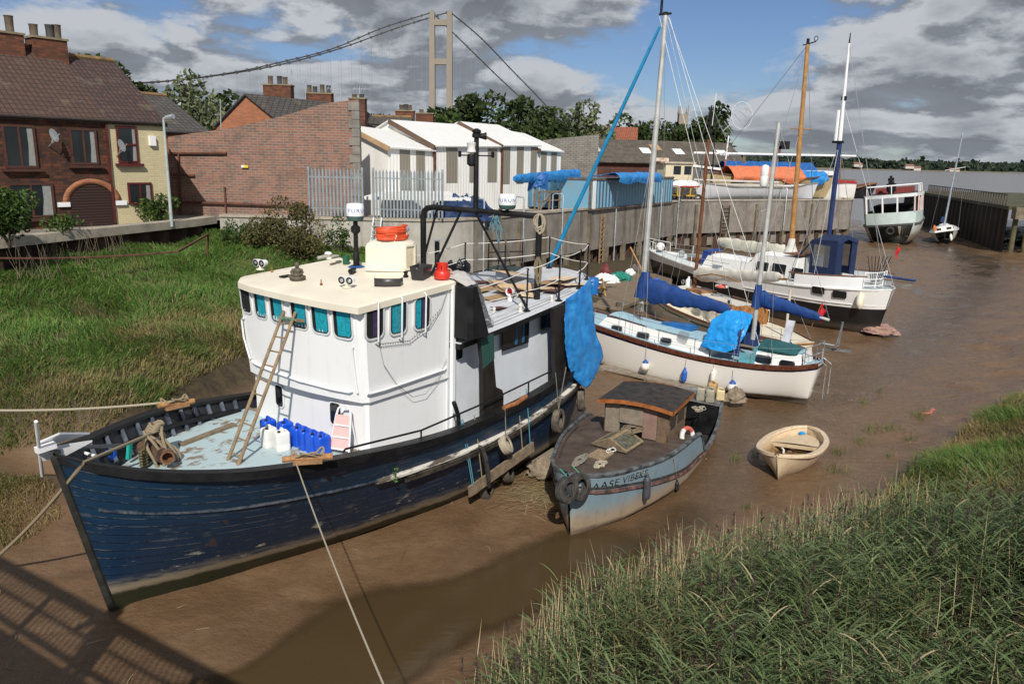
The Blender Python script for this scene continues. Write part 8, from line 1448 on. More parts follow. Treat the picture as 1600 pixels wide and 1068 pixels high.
shed('low white shed bay nearest, behind the palisade, tan roof edge',dv(0),dv(.215),8.6,8.5,1.15,7,[(.25,.48,.3,1),(.62,.82,.3,1)],True,False);shed('second white shed bay with brown downpipe and dark roof verge',dv(.22),dv(.60),8.75,8.9,1.45,7.5,[(.18,.34,.45,1),(.52,.62,.45,1),(.80,.95,.45,1)]);shed('third white shed bay with tall narrow grey panels',dv(.605),dv(.85),8.95,9.05,1.45,7.5,S4);shed('farthest short white shed bay next to the block wall',dv(.855),dv(1.02),8.75,8.7,1.3,7,[(.1,.35,.4,1),(.55,.8,.4,1)],False,False)
q=at_y(660,292,45.4);MB()
t=thing('lean_to_canopy','white corrugated lean-to roof behind the palisade fence','canopy',(-4.2,42.6,4.62));A_=[at_y(566,312,41.5),at_y(736,314,42.6),at_y(700,303,46.2),at_y(600,302,45.5)];Ic=t.matrix_world.inverted();b=MB();b.grid([[Ic@A_[0],Ic@A_[1]],[Ic@A_[3],Ic@A_[2]]]);b.build('roof',CRF,t,smooth=False).modifiers.new('t','SOLIDIFY').thickness=.16
for p in A_:p=Ic@p;MB().cyl((p.x,p.y,0),(p.x,p.y,p.z),.05,n=6).build('post',STEEL,t)
lump('tarpaulin_heap',Vector((-2.9,42.9,4.7)),1.7,1.15,M('navy_tarpaulin',(.010,.035,.11),.6,0,.3,3),'dark blue tarpaulin heap under the white canopy','tarpaulin',6,Frame((0,0,0),0))
PAL=M('palisade_zinc',(.33,.38,.41),.5,.35,.12,3)
for(xa,xb),lab in(((-10.45,-7.75),'left run of galvanised palisade fence in front of the red wall'),((-7.2,-3.7),'right run of galvanised palisade fence in front of the white shed')):
 t=thing('palisade_fence',lab,'fence',(xa,38.95 if xa<-8 else 39.85,4.9),group='palisade fences');L_=xb-xa;n=int(L_/.17)
 t.location.y=39.85;b=MB()
 for i in range(n+1):
  x=L_*i/n;z=2.45;b.add([(x-.05,0,.05),(x-.016,-.03,.05),(x+.016,-.03,.05),(x+.05,0,.05),(x-.05,0,z-.16),(x-.016,-.03,z-.1),(x+.016,-.03,z-.1),(x+.05,0,z-.16),(x,-.02,z)],[(0,1,5,4),(1,2,6,5),(2,3,7,6),(4,5,8),(5,6,8),(6,7,8)])
 b.build('pales',PAL,t,smooth=False).modifiers.new('t','SOLIDIFY').thickness=.006
 for z in(.45,2.0):MB().bar((0,.03,z),(L_,.03,z),.05).build('rail',PAL,t)
 for x in(0,L_):MB().bar((x,.08,0),(x,.08,2.5),.10).build('post',PAL,t)
q=at_y(266,322,35.8);zt=z_at(q.x,q.y,186);t=thing('street_lamp','pale grey street lamp in front of the cream house','street lamp',(q.x,q.y,4.62));MB().cyl((0,0,0),(0,0,zt-4.62),.075,.05,10).build('post',M('lamp_grey',(.40,.46,.46),.5),t);b=MB();b.tube([(0,0,zt-4.64),(.15,0,zt-4.55),(.5,-.1,zt-4.5)],.06,7,r2=.12);b.build('lamp_head',STEEL,t)
for px,py0,py1 in((753,411,311),(815,400,308),(876,418,303),(961,420,297),(1031,395,293),(1060,400,292),(1227,368,294)):
 far=px>1100;pts=QF if far else QN;best=None
 for a,e in zip(pts[:-1],pts[1:]):
  for i in range(60):
   p=Vector((a[0]+(e[0]-a[0])*i/60,a[1]+(e[1]-a[1])*i/60,4.9));dpx=abs(proj(p)[0]-px)
   if best is None or dpx<best[0]:d=Vector((e[0]-a[0],e[1]-a[1],0)).normalized();best=(dpx,p,Vector((-d.y,d.x,0)))
 p,nn=best[1],best[2];zt=min(z_at(p.x-nn.x*.12,p.y-nn.y*.12,py1)-4.9,1.3);b=MB();f=-nn*.14;b.tube([f+Vector((0,0,-4.1)),f+Vector((0,0,zt-.1)),f*.6+Vector((0,0,zt)),nn*.5+Vector((0,0,zt)),nn*.62+Vector((0,0,zt-.1)),nn*.62],.045,7)
 t=one('handrail_hoop',b,STEEL,'galvanised hooped handrail on the quay edge, %s'%{753:'nearest of all',815:'beside the right radar dome',876:'right of the black gantry',961:'in front of the blue container',1031:'left of the pair near the container corner',1060:'right of the pair near the container corner',1227:'under the white hull'}[px],'handrail','hooped handrails on the quay');t.location=p
def q_ladder(px,pts,label,w_=.5,z0=.4,z1=4.4,mat=None):
 best=None
 for a,e in zip(pts[:-1],pts[1:]):
  for i in range(60):
   p=Vector((a[0]+(e[0]-a[0])*i/60,a[1]+(e[1]-a[1])*i/60,3));dpx=abs(proj(p)[0]-px)
   if best is None or dpx<best[0]:d=Vector((e[0]-a[0],e[1]-a[1],0)).normalized();best=(dpx,p,d)
 p,d=best[1],best[2];nn=Vector((-d.y,d.x,0));t=thing('quay_ladder',label,'ladder',(p.x-nn.x*.18,p.y-nn.y*.18,0),group='ladders on the quay wall');mt=mat or M('tan_ladder',(.27,.19,.11),.9,0,.3,3)
 for s in(-1,1):MB().bar(d*s*w_/2+Vector((0,0,z0)),d*s*w_/2+Vector((0,0,z1)),.09,.07,(d.x,d.y,0)).build('stile',mt,t)
 for i in range(12):z=z0+.2+(z1-z0-.4)*i/11;MB().bar(d*-w_/2+Vector((0,0,z)),d*w_/2+Vector((0,0,z)),.06,.06).build('rung',mt,t)
q_ladder(937,QN,'tan wooden ladder fixed to the dark quay wall behind the ketch');q_ladder(1130,QF,'dark wooden ladder on the far quay wall under the laid up boats',.8,.6,4.5,M('dark_ladder',(.09,.06,.04),.9))
a,c=at_y(580,388,37.6),at_y(590,343,39.3);t=thing('aluminium_ladder','short aluminium ladder leaning on the pale concrete wall','ladder',a)
for s in(-.2,.2):MB().bar((s,0,-1),c-a+Vector((s,0,.1)),.06,.04).build('stile',STEEL,t)
for i in range(7):p=(c-a)*(i/6.5);MB().bar(p+Vector((-.2,0,0)),p+Vector((.2,0,0)),.04).build('rung',STEEL,t)
d=Vector((8.0,12.4,0)).normalized();t=thing('shipping_container','long sky blue shipping container lying along the quay','container',(5.0,52.6,4.72),math.atan2(d.y,d.x));k=NT('container_blue');w_=k.n('ShaderNodeTexWave',bands_direction='X',wave_profile='SIN');w_.inputs['Scale'].default_value=.62;k.l(k.co(),w_.inputs['Vector']);k.base(k.mix(k.rng(k.noise(1,5,.6,k.mapped((1,1,.4))),.5,.8,0,.45),(.17,.36,.50),(.25,.27,.26)));k.rough(.5);k.bump(w_.outputs['Fac'],.8,.15);CB=k.mat
MB().slab((0,0,.05),(14.6,2.4,2.05)).build('body',CB,t,smooth=False);b=MB();b.slab((-.04,-.05,1.98),(14.65,.05,2.14));b.slab((-.04,-.05,.0),(14.65,.05,.14));b.slab((-.05,-.05,.0),(.07,.08,2.14));b.slab((-.05,0,2.0),(.06,2.4,2.14));b.build('frame',M('rusty_container_frame',(.13,.10,.08),.8,0,.4,3),t);MB().slab((.3,-.06,.1),(.75,-.02,1.95)).build('white_panel',WHITE,t)
t2=thing('shipping_container','darker blue container end with doors beside the long container','container',(3.0,54.3,4.72),math.atan2(d.y,d.x));MB().slab((-.6,.35,.05),(9,2.6,2.0)).build('body',M('dark_container_blue',(.07,.17,.26),.6,0,.3,2),t2,smooth=False)
for y in(.75,1.2,1.7,2.2):MB().cyl((-.64,y,.1),(-.64,y,1.95),.03,n=6).build('door_bar',STEEL,t2)
a,c=at_y(803,279,47.5),at_y(905,272,55.5);F0=Frame((0,0,0),0);t=thing('rolled_tarpaulin','thick roll of bright blue tarpaulin sticking out over the container end','tarpaulin',a);sail_bag(F0,t,(0,0,0),(c-a)*.62,.20,.26,BLUE_TARP,3);sail_bag(F0,t,(c-a)*.55,(c-a),.28,.32,BLUE_TARP,7)
b=MB();p=(c-a)*.30;q=a+p;cloth_patch('hanging_end',[[p+Vector((-.5,0,.2)),p+Vector((.2,0,.25)),p+Vector((.8,.3,.2))],[p+Vector((-.45,-.1,-.3)),p+Vector((.2,-.15,-.3)),p+Vector((.8,.1,-.2))],[p+Vector((-.5,0,-.9)),p+Vector((.1,-.1,-.6)),p+Vector((.75,.1,-.8))]],M('royal_tarpaulin',(.012,.10,.33),.5),t,.02,.12,2,4);MB().cyl(p,(p.x,p.y,4.65-a.z),.06,n=7).build('prop',WOOD_OLD,t)
cover(Frame((6.0,54.0,6.75),math.atan2(d.y,d.x)),.2,7.5,1.1,.25,.35,BLUE_TARP,'crumpled blue tarpaulin spread on top of the long container',11,'roof_tarpaulin')
t=thing('timber_rail','rough timber railing and steps beside the container on the quay','railing',(2.2,50.4,4.75),.95);b=MB()
for x in(-1.2,0,1.2):b.bar((x,0,0),(x,0,1.3),.1)
b.bar((-1.3,0,1.25),(1.4,0,1.25),.1);b.bar((-1.3,0,.7),(1.4,0,.7),.08);b.bar((-1.2,0,0),(0,0,1.2),.08);b.build('frame',WOOD_OLD,t)
t=thing('long_shed','long low shed with mossy grey roof and dark red boarding','shed',(6.5,84,4.62),R(20));b=MB();b.slab((0,0,0),(21,8,3.35));b.build('boarding',M('dark_red_boarding',(.085,.032,.024),.85,0,.4,2),t,smooth=False);k=NT('mossy_sheet');w_=k.n('ShaderNodeTexWave',bands_direction='X');w_.inputs['Scale'].default_value=.8;k.l(k.co(),w_.inputs['Vector']);k.base(k.ramp(k.noise(1.5,6,.7),[(.3,(.055,.045,.035)),(.6,(.11,.095,.075)),(.8,(.17,.155,.12))]));k.rough(.9);k.bump(w_.outputs['Fac'],.5,.06);b=MB();b.grid([[(-.3,-.5,3.25),(21.3,-.5,3.25)],[(-.3,4,5.75),(21.3,4,5.75)],[(-.3,8.5,3.25),(21.3,8.5,3.25)]]);o=b.build('roof',k.mat,t,smooth=False);o.modifiers.new('t','SOLIDIFY').thickness=.08
for x,f,mt in((1.0,.28,WHITE),(2.8,.52,M('dull_rooflight',(.42,.42,.40),.6)),(9.0,.5,WHITE),(10.6,.66,M('ochre_rooflight',(.42,.27,.12),.7)),(13.2,.5,WHITE),(19.0,.5,WHITE)):y=-.5+4.5*f;z=3.25+2.5*f;b=MB();b.prism([(x-.6,y-.5,z-.27+.05),(x+.6,y-.5,z-.27+.05),(x+.6,y+.5,z+.29+.05),(x-.6,y+.5,z+.29+.05)],(0,0,.04));b.build('rooflight',mt,o)
t=thing('block_wall','grey concrete block gable wall beyond the white sheds','wall',(4.4,64.6,4.62));Ib=t.matrix_world.inverted();P_=lambda a,c:Ib@at_y(a,c,64.6);MB().prism([(P_(848,217).x,0,0),(P_(936,210).x,0,0),P_(936,210),P_(848,219)],(0,.3,0)).build('wall',BLOCK,t,smooth=False)
t=thing('red_barn','red tiled barn roof behind the long mossy shed','barn',(10,102,4.62));Ib=t.matrix_world.inverted();g=[Ib@at_y(*p)for p in((912,222,102),(927,198,106),(997,199,106),(996,222,102))];b=MB();b.grid([[g[0],g[3]],[g[1],g[2]],[g[1]+Vector((0,5,-2.2)),g[2]+Vector((0,5,-2.2))]]);b.build('roof',TILE_R,t,smooth=False);b=MB();b.slab((g[0].x+.3,.3,0),(g[3].x-.3,8,g[0].z+.1));b.build('wall',BR_OR,t,smooth=False)
t=thing('jetty','old plank jetty between the ketch and the quay wall','jetty',(6.0,43.5,0));kj=NT('jetty_planks');w_=kj.n('ShaderNodeTexWave',bands_direction='X');w_.inputs['Scale'].default_value=1.3;kj.l(kj.co(),w_.inputs['Vector']);kj.base(kj.mix(kj.noise(2,5),(.13,.095,.062),(.24,.18,.12)));kj.rough(.9);kj.bump(w_.outputs['Fac'],.3,.03);b=MB();b.prism([(-4.4,-5.0,.78),(-.6,-5.6,.78),(3.2,1.2,.78),(4.2,5.8,.78),(2.2,7.4,.78)],(0,0,.16));b.build('deck',kj.mat,t,smooth=False)
for p in((-4.2,-4.9),(-.7,-5.4),(1.2,-2.2),(3.0,1.2),(4.1,5.6)):MB().cyl((*p,-.3),(*p,1.15),.16,n=8).build('pile',PIER,t)
FJ=Frame((6.0,43.5,0),0);jz=.95;jp=lambda px,py,z=jz:FJ.px(px,py,z=z);q=jp(925,462);q=Vector((q.x,q.y,jz));b=MB();b.lathe([(.30,0),(.34,.1),(.34,.85),(.30,.95),(.32,.98),(.1,1.0),(0,1.0)],n=18);t=one('blue_drum',b,M('blue_drum_plastic',(.012,.16,.50),.4,0,.1),'upright bright blue plastic drum on the jetty','drum');t.matrix_world=FJ.M@Matrix.Translation(q)
for(a,c),r_,h,mt,lab,cat_ in(((946,440),.75,.45,GEL,'pile of white sacks and cloth on the jetty beside the drum','sacks'),((945,433),.35,.75,M('dull_red_sack',(.16,.03,.03),.7),'dark red sack on top of the white pile','sack'),((969,437),.7,.42,M('teal_net',(.012,.20,.15),.85,0,.4,9,bump=.7),'heap of teal green fishing net on the jetty','net'),((984,429),.35,.35,GEL,'white buoy bundle right of the green net','bundle'),((995,422),.5,.35,M('junk_brown',(.12,.10,.09),.8,0,.5,4),'dark jumble of gear at the far end of the jetty','junk')):lump(cat_,jp(a,c),r_,h,mt,lab,cat_,r_*9,FJ)
q=jp(936,462);t=thing('folding_chair','light wooden folding chair standing on the jetty','chair',FJ.w(*q),.4);b=MB();mt=M('chair_pine',(.50,.28,.10),.6)
for s in(-.25,.25):MB().bar((s,-.25,0),(s,.2,.9),.05).build('leg',mt,t);MB().bar((s,.28,0),(s,-.15,.5),.05).build('leg',mt,t)
MB().box((0,-.05,.46),(.5,.4,.04)).build('seat',mt,t);MB().box((0,.16,.82),(.5,.04,.12)).build('backrest',mt,t)
a,c=FJ.px(1006,428,z=.95),FJ.px(985,386,y=7.0);t=one('oar',MB().cyl((0,0,0),c-a,.05,n=7),M('orange_pole',(.42,.20,.06),.6),'long orange brown pole leaning up from the jetty behind the mast','pole');t.location=FJ.w(*a)
for(p0,p1),w_,lab in((((940,572),(1120,612)),.7,'long grey plank walkway on the mud in front of the ketch'),(((845,735),(985,640)),.9,'grey plank walkway on the mud beside the small grey boat')):
 a,c=at_z(*p0,.22),at_z(*p1,.22);t=thing('plank_walkway',lab,'walkway',a,group='plank walkways on the mud');d=c-a;nv=Vector((-d.y,d.x,0)).normalized()
 for i in range(3):o_=nv*(i-1)*w_/3;MB().bar(o_+Vector((0,0,.02*i)),d+o_,w_/3*.96,.06).build('plank',M('grey_plank',(.24,.20,.155),.9,0,.25,4,bump=.35),t)
 for f in(.05,.5,.95):MB().box(d*f+Vector((0,0,-.12)),(.9,.25,.2),math.atan2(nv.y,nv.x)).build('bearer',PIER,t)
for(px,py),lab in(((848,740),'muddy sack and tyre at the left end of the walkway'),((1148,625),'muddy canvas bundle beside the stern of the grey boat')):p=at_z(px,py,.2);lump('muddy_bundle',p,.38,.4,M('muddy_canvas',(.22,.175,.125),.95,0,.35,5,bump=.6),lab,'bundle',px*.01,Frame((0,0,0),0))
RP=[(48.3,77),(52,89),(58.8,113),(60,122)];k=NT('dark_pile_wharf');k.base(k.mix(k.noise(.8,5),(.018,.014,.011),(.05,.036,.026)));k.rough(.9)
rb=[(p[0],p[1])for p in RP];t=thing('piled_wharf','dark sheet piled wharf along the right side of the creek','wharf',(53,95,0));rows=[];k_=0
for a,e in zip(RP[:-1],RP[1:]):
 n=int(math.dist(a,e)/.45);d=Vector((e[0]-a[0],e[1]-a[1],0)).normalized();nn=Vector((d.y,-d.x,0))
 for i in range(n):p=Vector((a[0]+(e[0]-a[0])*i/n-53,a[1]+(e[1]-a[1])*i/n-95,0))+nn*(.3 if(k_//2)%2 else 0);k_+=1;rows.append([p+Vector((0,0,-.3)),p+Vector((0,0,4.3))])
MB().grid(rows).build('sheet_piling',k.mat,t,smooth=False);a,e=Vector((48.2-53,76.7-95,4.35)),Vector((60-53,122-95,4.35));
b=MB();b.prism([(48.3-53,77-95,0),(58.8-53,113-95,0),(60-53,122-95,0),(120,40,0),(120,-30,0)],(0,0,.35));b.xf(Matrix.Translation((0,0,4.2)));b.build('capping',M('wharf_cap',(.055,.05,.035),.9,0,.4,.6,c2=(.10,.10,.045)),t,smooth=False)
for i in range(4):x=48.9+i*1.1;MB().cyl((x-53,76.6-i*.25-95,-.2),(x-53,76.6-i*.25-95,4.6),.24,n=9).build('timber_pile',M('wharf_timber',(.10,.09,.05),.9,0,.4,1.5),t)
b=MB();b.slab((48.2-53,75.6-95,3.4),(62-53,76.3-95,4.5));b.build('beam',PIER,t,smooth=False);b=MB();L_=[];
for i in range(40):f=i/39;p=Vector((48.6-53+10.4*f,78-95+35*f,4.55));b.bar(p,p+Vector((0,0,1.1)),.07);L_.append(p)
for p,q in zip(L_[:-1],L_[1:]):b.bar(p,q+Vector((0,0,1.05)),.06)
b.bar(L_[0]+Vector((0,0,1.1)),L_[-1]+Vector((0,0,1.1)),.1);b.build('railing',M('old_iron',(.07,.06,.05),.8),t);MB().slab((9,-16,4.6),(60,-15,6.2)).build('barrier',M('dark_rust_barrier',(.06,.03,.025),.85),t)
# ------------------------------------------------------------------ trees, bushes, bridge, far shore, footbridge
LEAF=leaf_material('tree_leaf',[(0,(.018,.030,.010)),(.5,(.036,.060,.017)),(1,(.075,.105,.030))],.2,.6);WILLOW=leaf_material('willow_leaf',[(0,(.075,.095,.045)),(.5,(.14,.165,.085)),(1,(.22,.245,.14))],.25,.6);BUSH_D=leaf_material('brown_bush_leaf',[(0,(.05,.05,.02)),(.5,(.10,.095,.036)),(1,(.17,.155,.06))],.2,.65);BUSH_G=leaf_material('green_bush_leaf',[(0,(.025,.05,.012)),(.5,(.055,.10,.022)),(1,(.11,.17,.04))],.25,.55);BARK=M('tree_bark',(.07,.055,.04),.95,0,.3,4,bump=.5)
def leaf_cloud(name,c,rad,n,size,mat,parent,clumps=26,seed=0,flat=1.0):
 rg=np.random.default_rng(seed+11);rad=np.array(rad,float);u=rg.normal(size=(clumps,3));u/=np.linalg.norm(u,axis=1,keepdims=True);rr=rg.uniform(.35,.95,clumps)[:,None];cc=u*rr*rad;cc[:,2]=np.where(cc[:,2]<-.5*rad[2],cc[:,2]*.6,cc[:,2]);cs=rg.uniform(.24,.46,clumps)
 k=rg.integers(0,clumps,n);d=rg.normal(size=(n,3));d/=np.linalg.norm(d,axis=1,keepdims=True);P=cc[k]+d*(cs[k]*rg.uniform(.55,1.08,n)**.5)[:,None]*rad.mean()*np.array([1,1,flat]);tone=np.clip(rg.normal(.5,.16,n)+(cs[k]-.3)*.8+rg.normal(0,.12,clumps)[k],0,1)
 a=rg.normal(size=(n,3));a/=np.linalg.norm(a,axis=1,keepdims=True);b=np.cross(a,rg.normal(size=(n,3)));b/=np.linalg.norm(b,axis=1,keepdims=True)+1e-9;s=size*rg.uniform(.6,1.35,n)[:,None]
 V=np.stack([P-a*s*.5,P+b*s*.28,P+a*s*.5,P-b*s*.28],1)+np.array(c);o=fast_mesh(name,V.reshape(-1,3),np.full(n,4),np.arange(4*n),mat,{'tone':('FLOAT',np.repeat(tone,4))},False);o.parent=parent;return o
def tree(label,x,y,z0,h,rad,n,size,mat=LEAF,seed=0,nm='broadleaf_tree',group='trees behind the yard',trunk_r=.25,low=.55,limbs=5):
 t=thing(nm,label,'tree',(x,y,z0),group=group);b=MB();rd=random.Random(seed);b.tube([(0,0,0),(.1,0,h*.3),(rd.uniform(-.3,.3),0,h*.7)],trunk_r,8,r2=trunk_r*.5);b.build('trunk',BARK,t)
 for i in range(limbs):a=i*2*PI/limbs+rd.random();MB().tube([(0,0,h*.32+.03*i*h),(math.cos(a)*rad[0]*.35,math.sin(a)*rad[1]*.35,h*.55),(math.cos(a)*rad[0]*.7,math.sin(a)*rad[1]*.7,h*.72+.1*rd.random()*h)],trunk_r*.45,6,r2=trunk_r*.12).build('limb',BARK,t)
 leaf_cloud('crown',(0,0,h-rad[2]*.95),rad,n,size,mat,t,46,seed);return t
def tree_px(label,pl,pr,pt,y,n=2600,size=.8,mat=LEAF,seed=0,nm='broadleaf_tree',zb=4.0,fat=.62,group='trees behind the yard',**k):
 a,c=at_y(pl,pt,y),at_y(pr,pt,y);w_=(c.x-a.x)/2;x=(a.x+c.x)/2;top_=(a.z+c.z)/2;return tree(label,x,y,zb,top_-zb,(w_*1.22,w_*1.1,(top_-zb)*fat),n,size,mat,seed,nm,group,.3,**k)
for i,(l,r_,tp_,y,mt,lab)in enumerate([(96,184,68,60,LEAF,'sparse dark tree rising behind the cream house roof'),(176,250,112,66,LEAF,'dark tree between the cream house and the pale willow'),(252,345,122,74,WILLOW,'pale silvery willow behind the slate roofed house'),(325,378,152,82,LEAF,'dark tree right of the pale willow by the orange gable'),(572,625,168,100,LEAF,'low dark tree behind the chimney right of the red wall'),(664,730,153,92,LEAF,'dark tree at the foot of the bridge tower'),(705,770,157,96,LEAF,'second dark tree right of the bridge tower'),(750,812,152,92,LEAF,'dark tree above the second white shed roof'),(795,850,154,98,LEAF,'dark tree above the third white shed roof'),(825,897,150,92,LEAF,'tall dark tree left of the pale willow above the block wall'),(884,965,160,100,WILLOW,'pale silvery willow above the grey block wall'),(950,1010,186,112,LEAF,'low dark tree between willow and mast'),(1000,1062,182,118,LEAF,'dark tree right of the tall mast'),(1035,1100,176,112,LEAF,'round dark tree below the church tower'),(1085,1137,164,108,LEAF,'dark tree at the right end of the long mossy shed'),(690,712,172,72,BUSH_G,'small light green shrub beside the brick chimney')]):
 tree_px(lab,l,r_,tp_,y,7500 if mt is not BUSH_G else 700,.55 if y<85 else .7,mt,i,'pale_willow' if mt is WILLOW else 'shrub' if mt is BUSH_G else 'broadleaf_tree',fat=.74 if i else .5)
def bush(label,l,r_,tp_,bt,y,n,size,mat,seed,nm='bush',clumps=26):
 a,c=at_y(l,bt,y),at_y(r_,tp_,y);x,w_=(a.x+c.x)/2,(c.x-a.x)/2;h=at_y((l+r_)/2,tp_,y).z;z0=at_y((l+r_)/2,bt,y).z;t=thing(nm,label,'bush',(x,y,z0));hh_=h-z0;rd=random.Random(seed)
 for i in range(7):a_=i*.9;MB().tube([(0,0,-.2),(math.cos(a_)*w_*.3,math.sin(a_)*.3,hh_*.4),(math.cos(a_)*w_*.7,math.sin(a_)*.5,hh_*(.65+.25*rd.random()))],.03,5,r2=.01).build('stem',BARK,t)
 leaf_cloud('foliage',(0,0,hh_*.48),(w_,min(w_*.8,1.5),hh_*.55),n,size,mat,t,clumps,seed);return t
bush('large brown leaved bush against the pale concrete wall',385,520,312,415,36.6,11000,.13,BUSH_D,40);bush('thin pale shrub at the right of the brown bush',500,556,342,400,37.6,800,.13,BUSH_G,41);bush('dark green bush in front of the cream house',186,282,308,348,37.6,2600,.17,BUSH_G,42);bush('bright green shrub at the left edge by the coping',-40,58,290,378,26.5,3800,.15,BUSH_G,43);bush('small leafy shrub at the foot of the pale wall',340,392,345,392,36.8,900,.14,BUSH_G,44);bush('low green plant under the arched garage door',60,130,338,358,30.5,700,.12,BUSH_G,45)
st_=[];
for l,r_,tp_,bt,y in((90,130,360,420,28.5),(150,200,350,400,31),(40,75,365,430,26.5)):
 a=at_y((l+r_)/2,bt,y);t=thing('dead_stems','bare grey dead stems below the coping, %s'%('middle clump' if l==90 else 'right clump' if l==150 else 'left clump'),'weeds',a,group='dead weeds below the coping');b=MB();rd=random.Random(l)
 for i in range(22):x=rd.uniform(-.8,.8);q=Vector((x,rd.uniform(-.3,.3),-.1));e=q+Vector((rd.uniform(-.5,.5),rd.uniform(-.2,.2),rd.uniform(.7,1.5)));b.tube([q,q.lerp(e,.5)+Vector((rd.uniform(-.1,.1),0,0)),e],.008,4,r2=.003)
 b.build('stems',M('dead_stem',(.20,.16,.11),.9),t)
n=900;c0=at_z(845,775,.05);X=RNG.normal(c0.x,.50,n);Y=RNG.normal(c0.y,.42,n);a=RNG.normal(.25,.6,n);B_=np.stack([X,Y,ground_z(X,Y)+RNG.uniform(.01,.09,n)],1);setting(blades('reed_wrack',B_,np.stack([np.cos(a),np.sin(a),RNG.normal(.02,.05,n)],1),np.stack([RNG.normal(0,.12,n),RNG.normal(0,.12,n),np.full(n,.01)],1),RNG.uniform(.25,.75,n),np.full(n,.014),RNG.uniform(0,.2,n),REED,3,np.stack([-np.sin(a),np.cos(a),np.zeros(n)],1)),'stuff')
a,c=at_y(322,402,33.5),at_y(325,366,33.5);t=thing('iron_post','rusty iron post with a sagging chain on the marsh','post',a);MB().cyl((0,0,-.4),c-a,.05,n=7).build('post',RUST,t);MB().bar(c-a,at_y(278,393,30)-a,.07).build('brace',RUST,t);MB().tube(sag(at_y(278,393,30)-a,at_y(-60,402,25)-a,.12,20),.035,5).build('chain',RUST,t)
n=900;Y=8.5*np.exp(RNG.uniform(0,1.7,n));X=RNG.uniform(-1,1,n)*Y*.75;Z=ground_z(X,Y);kp_=(Z>-.06)&(Z<.38);X,Y,Z=X[kp_],Y[kp_],Z[kp_];n=len(X);a=RNG.uniform(0,6.28,n)
setting(blades('mud_litter',np.stack([X,Y,Z+.012],1),np.stack([np.cos(a),np.sin(a),RNG.normal(.03,.05,n)],1),np.stack([RNG.normal(0,.2,n),RNG.normal(0,.2,n),np.full(n,.01)],1),RNG.uniform(.08,.55,n),RNG.uniform(.008,.03,n),RNG.uniform(0,.30,n),REED,3,np.stack([-np.sin(a),np.cos(a),np.zeros(n)],1)),'stuff')
b=MB();p=at_z(1452,647,.1);t=thing('red_debris','small broken pink red plastic object lying on the mud','debris',(p.x,p.y,gz(p.x,p.y)));b.bar((-.28,0,.03),(0,0,.05),.05,.04);b.bar((0,0,.02),(.11,.03,.19),.08,.05);b.bar((.11,.03,.19),(.19,.06,.14),.05,.04);b.build('piece',M('faded_red_plastic',(.50,.17,.13),.6),t)
TY_=800.0;tc=at_y(689,20,TY_);zt=tc.z;BC=M('bridge_concrete',(.27,.235,.19),.9,0,.1,.05);t=thing('suspension_bridge','tall concrete suspension bridge tower with long sweeping cables','bridge',(tc.x,TY_,0));lx=[at_y(675.5,90,TY_).x-tc.x,at_y(702.5,90,TY_).x-tc.x];W_=5.6
for x in lx:b=MB();b.grid([[(x-w_,-4,z),(x+w_,-4,z),(x+w_,4,z),(x-w_,4,z)]for z,w_ in((0,W_*.56),(zt*.5,W_*.5),(zt-1,W_*.42),(zt+1.5,W_*.3))],closed=True);b.build('tower_leg',BC,t)
for py in(35,96):z=at_y(689,py,TY_).z;b=MB();b.slab((lx[0],-3,z-3.2),(lx[1],3,z+2.2));b.build('cross_beam',BC,t,smooth=False)
CAB=M('bridge_cable',(.06,.06,.062),.7)
def cable(x0,z0,pts,hang):
 P=[Vector((x0,0,z0))]+[at_y(a,c,y)-Vector((tc.x,TY_,0))for a,c,y in pts];Q=[]
 for i in range(len(P)-1):
  p0,p1,p2,p3=P[max(i-1,0)],P[i],P[i+1],P[min(i+2,len(P)-1)]
  for j in range(10):u=j/10;Q.append(.5*((2*p1)+(p2-p0)*u+(2*p0-5*p1+4*p2-p3)*u*u+(3*p1-p0-3*p2+p3)*u**3))
 Q.append(P[-1]);MB().tube(Q,.62,6).build('main_cable',CAB,t);
 for q in Q[1::hang]:MB().box(q,(1.6,1.6,2.0)).build('cable_clamp',CAB,t);MB().cyl(q,(q.x,q.y,32),.09,n=4,cap=False).build('hanger',M('hanger_wire',(.30,.31,.33),.6),t)
cable(lx[0],zt,[(600,43,770),(520,76,738),(440,97,705),(360,114,670),(250,128,620),(120,133,560)],2);cable(lx[1],zt+1,[(620,44,790),(540,73,757),(460,96,723),(380,112,690),(260,127,640),(130,132,580)],2);cable(lx[1],zt+1,[(753,61,835),(800,110,872),(842,153,905),(880,195,935)],3);cable(lx[0],zt,[(730,73,822),(775,117,858),(818,157,890),(860,195,922)],3)
q=at_y(1068,168,260);t=thing('church_tower','small pinnacled church tower above the trees','tower',(q.x,q.y,4));b=MB();w_=2.9;zt=q.z-4;b.box((0,0,zt/2-1),(w_,w_,zt-2));b.build('tower',BC,t,smooth=False)
for x in(-1,1):
 for y in(-1,1):b=MB();b.cyl((x*w_*.45,y*w_*.45,zt-2.2),(x*w_*.45,y*w_*.45,zt+.6),.3,.12,6);b.build('pinnacle',BC,t)
b=MB();rows=[];xs=np.linspace(-900,3200,140)
prof=[(x,6+7*mnoise.noise(Vector((x*.004,0,0)))+4*mnoise.noise(Vector((x*.017,3,0)))+(16 if x<900 else 10))for x in xs]
b.grid([[(x,2050,-.5),(x,2075,1.5),(x,2110,h*.35),(x,2260,h),(x,2900,h*.6)]for x,h in prof]);k=NT('far_shore');z_=k.xyz()[2];k.base(k.mix(k.rng(z_,1.2,3.2),(.20,.165,.12),k.ramp(k.noise(.02,5),[(.35,(.035,.055,.022)),(.65,(.07,.085,.04))])));k.rough(.95);setting(b.build('far_shore_hills',k.mat))
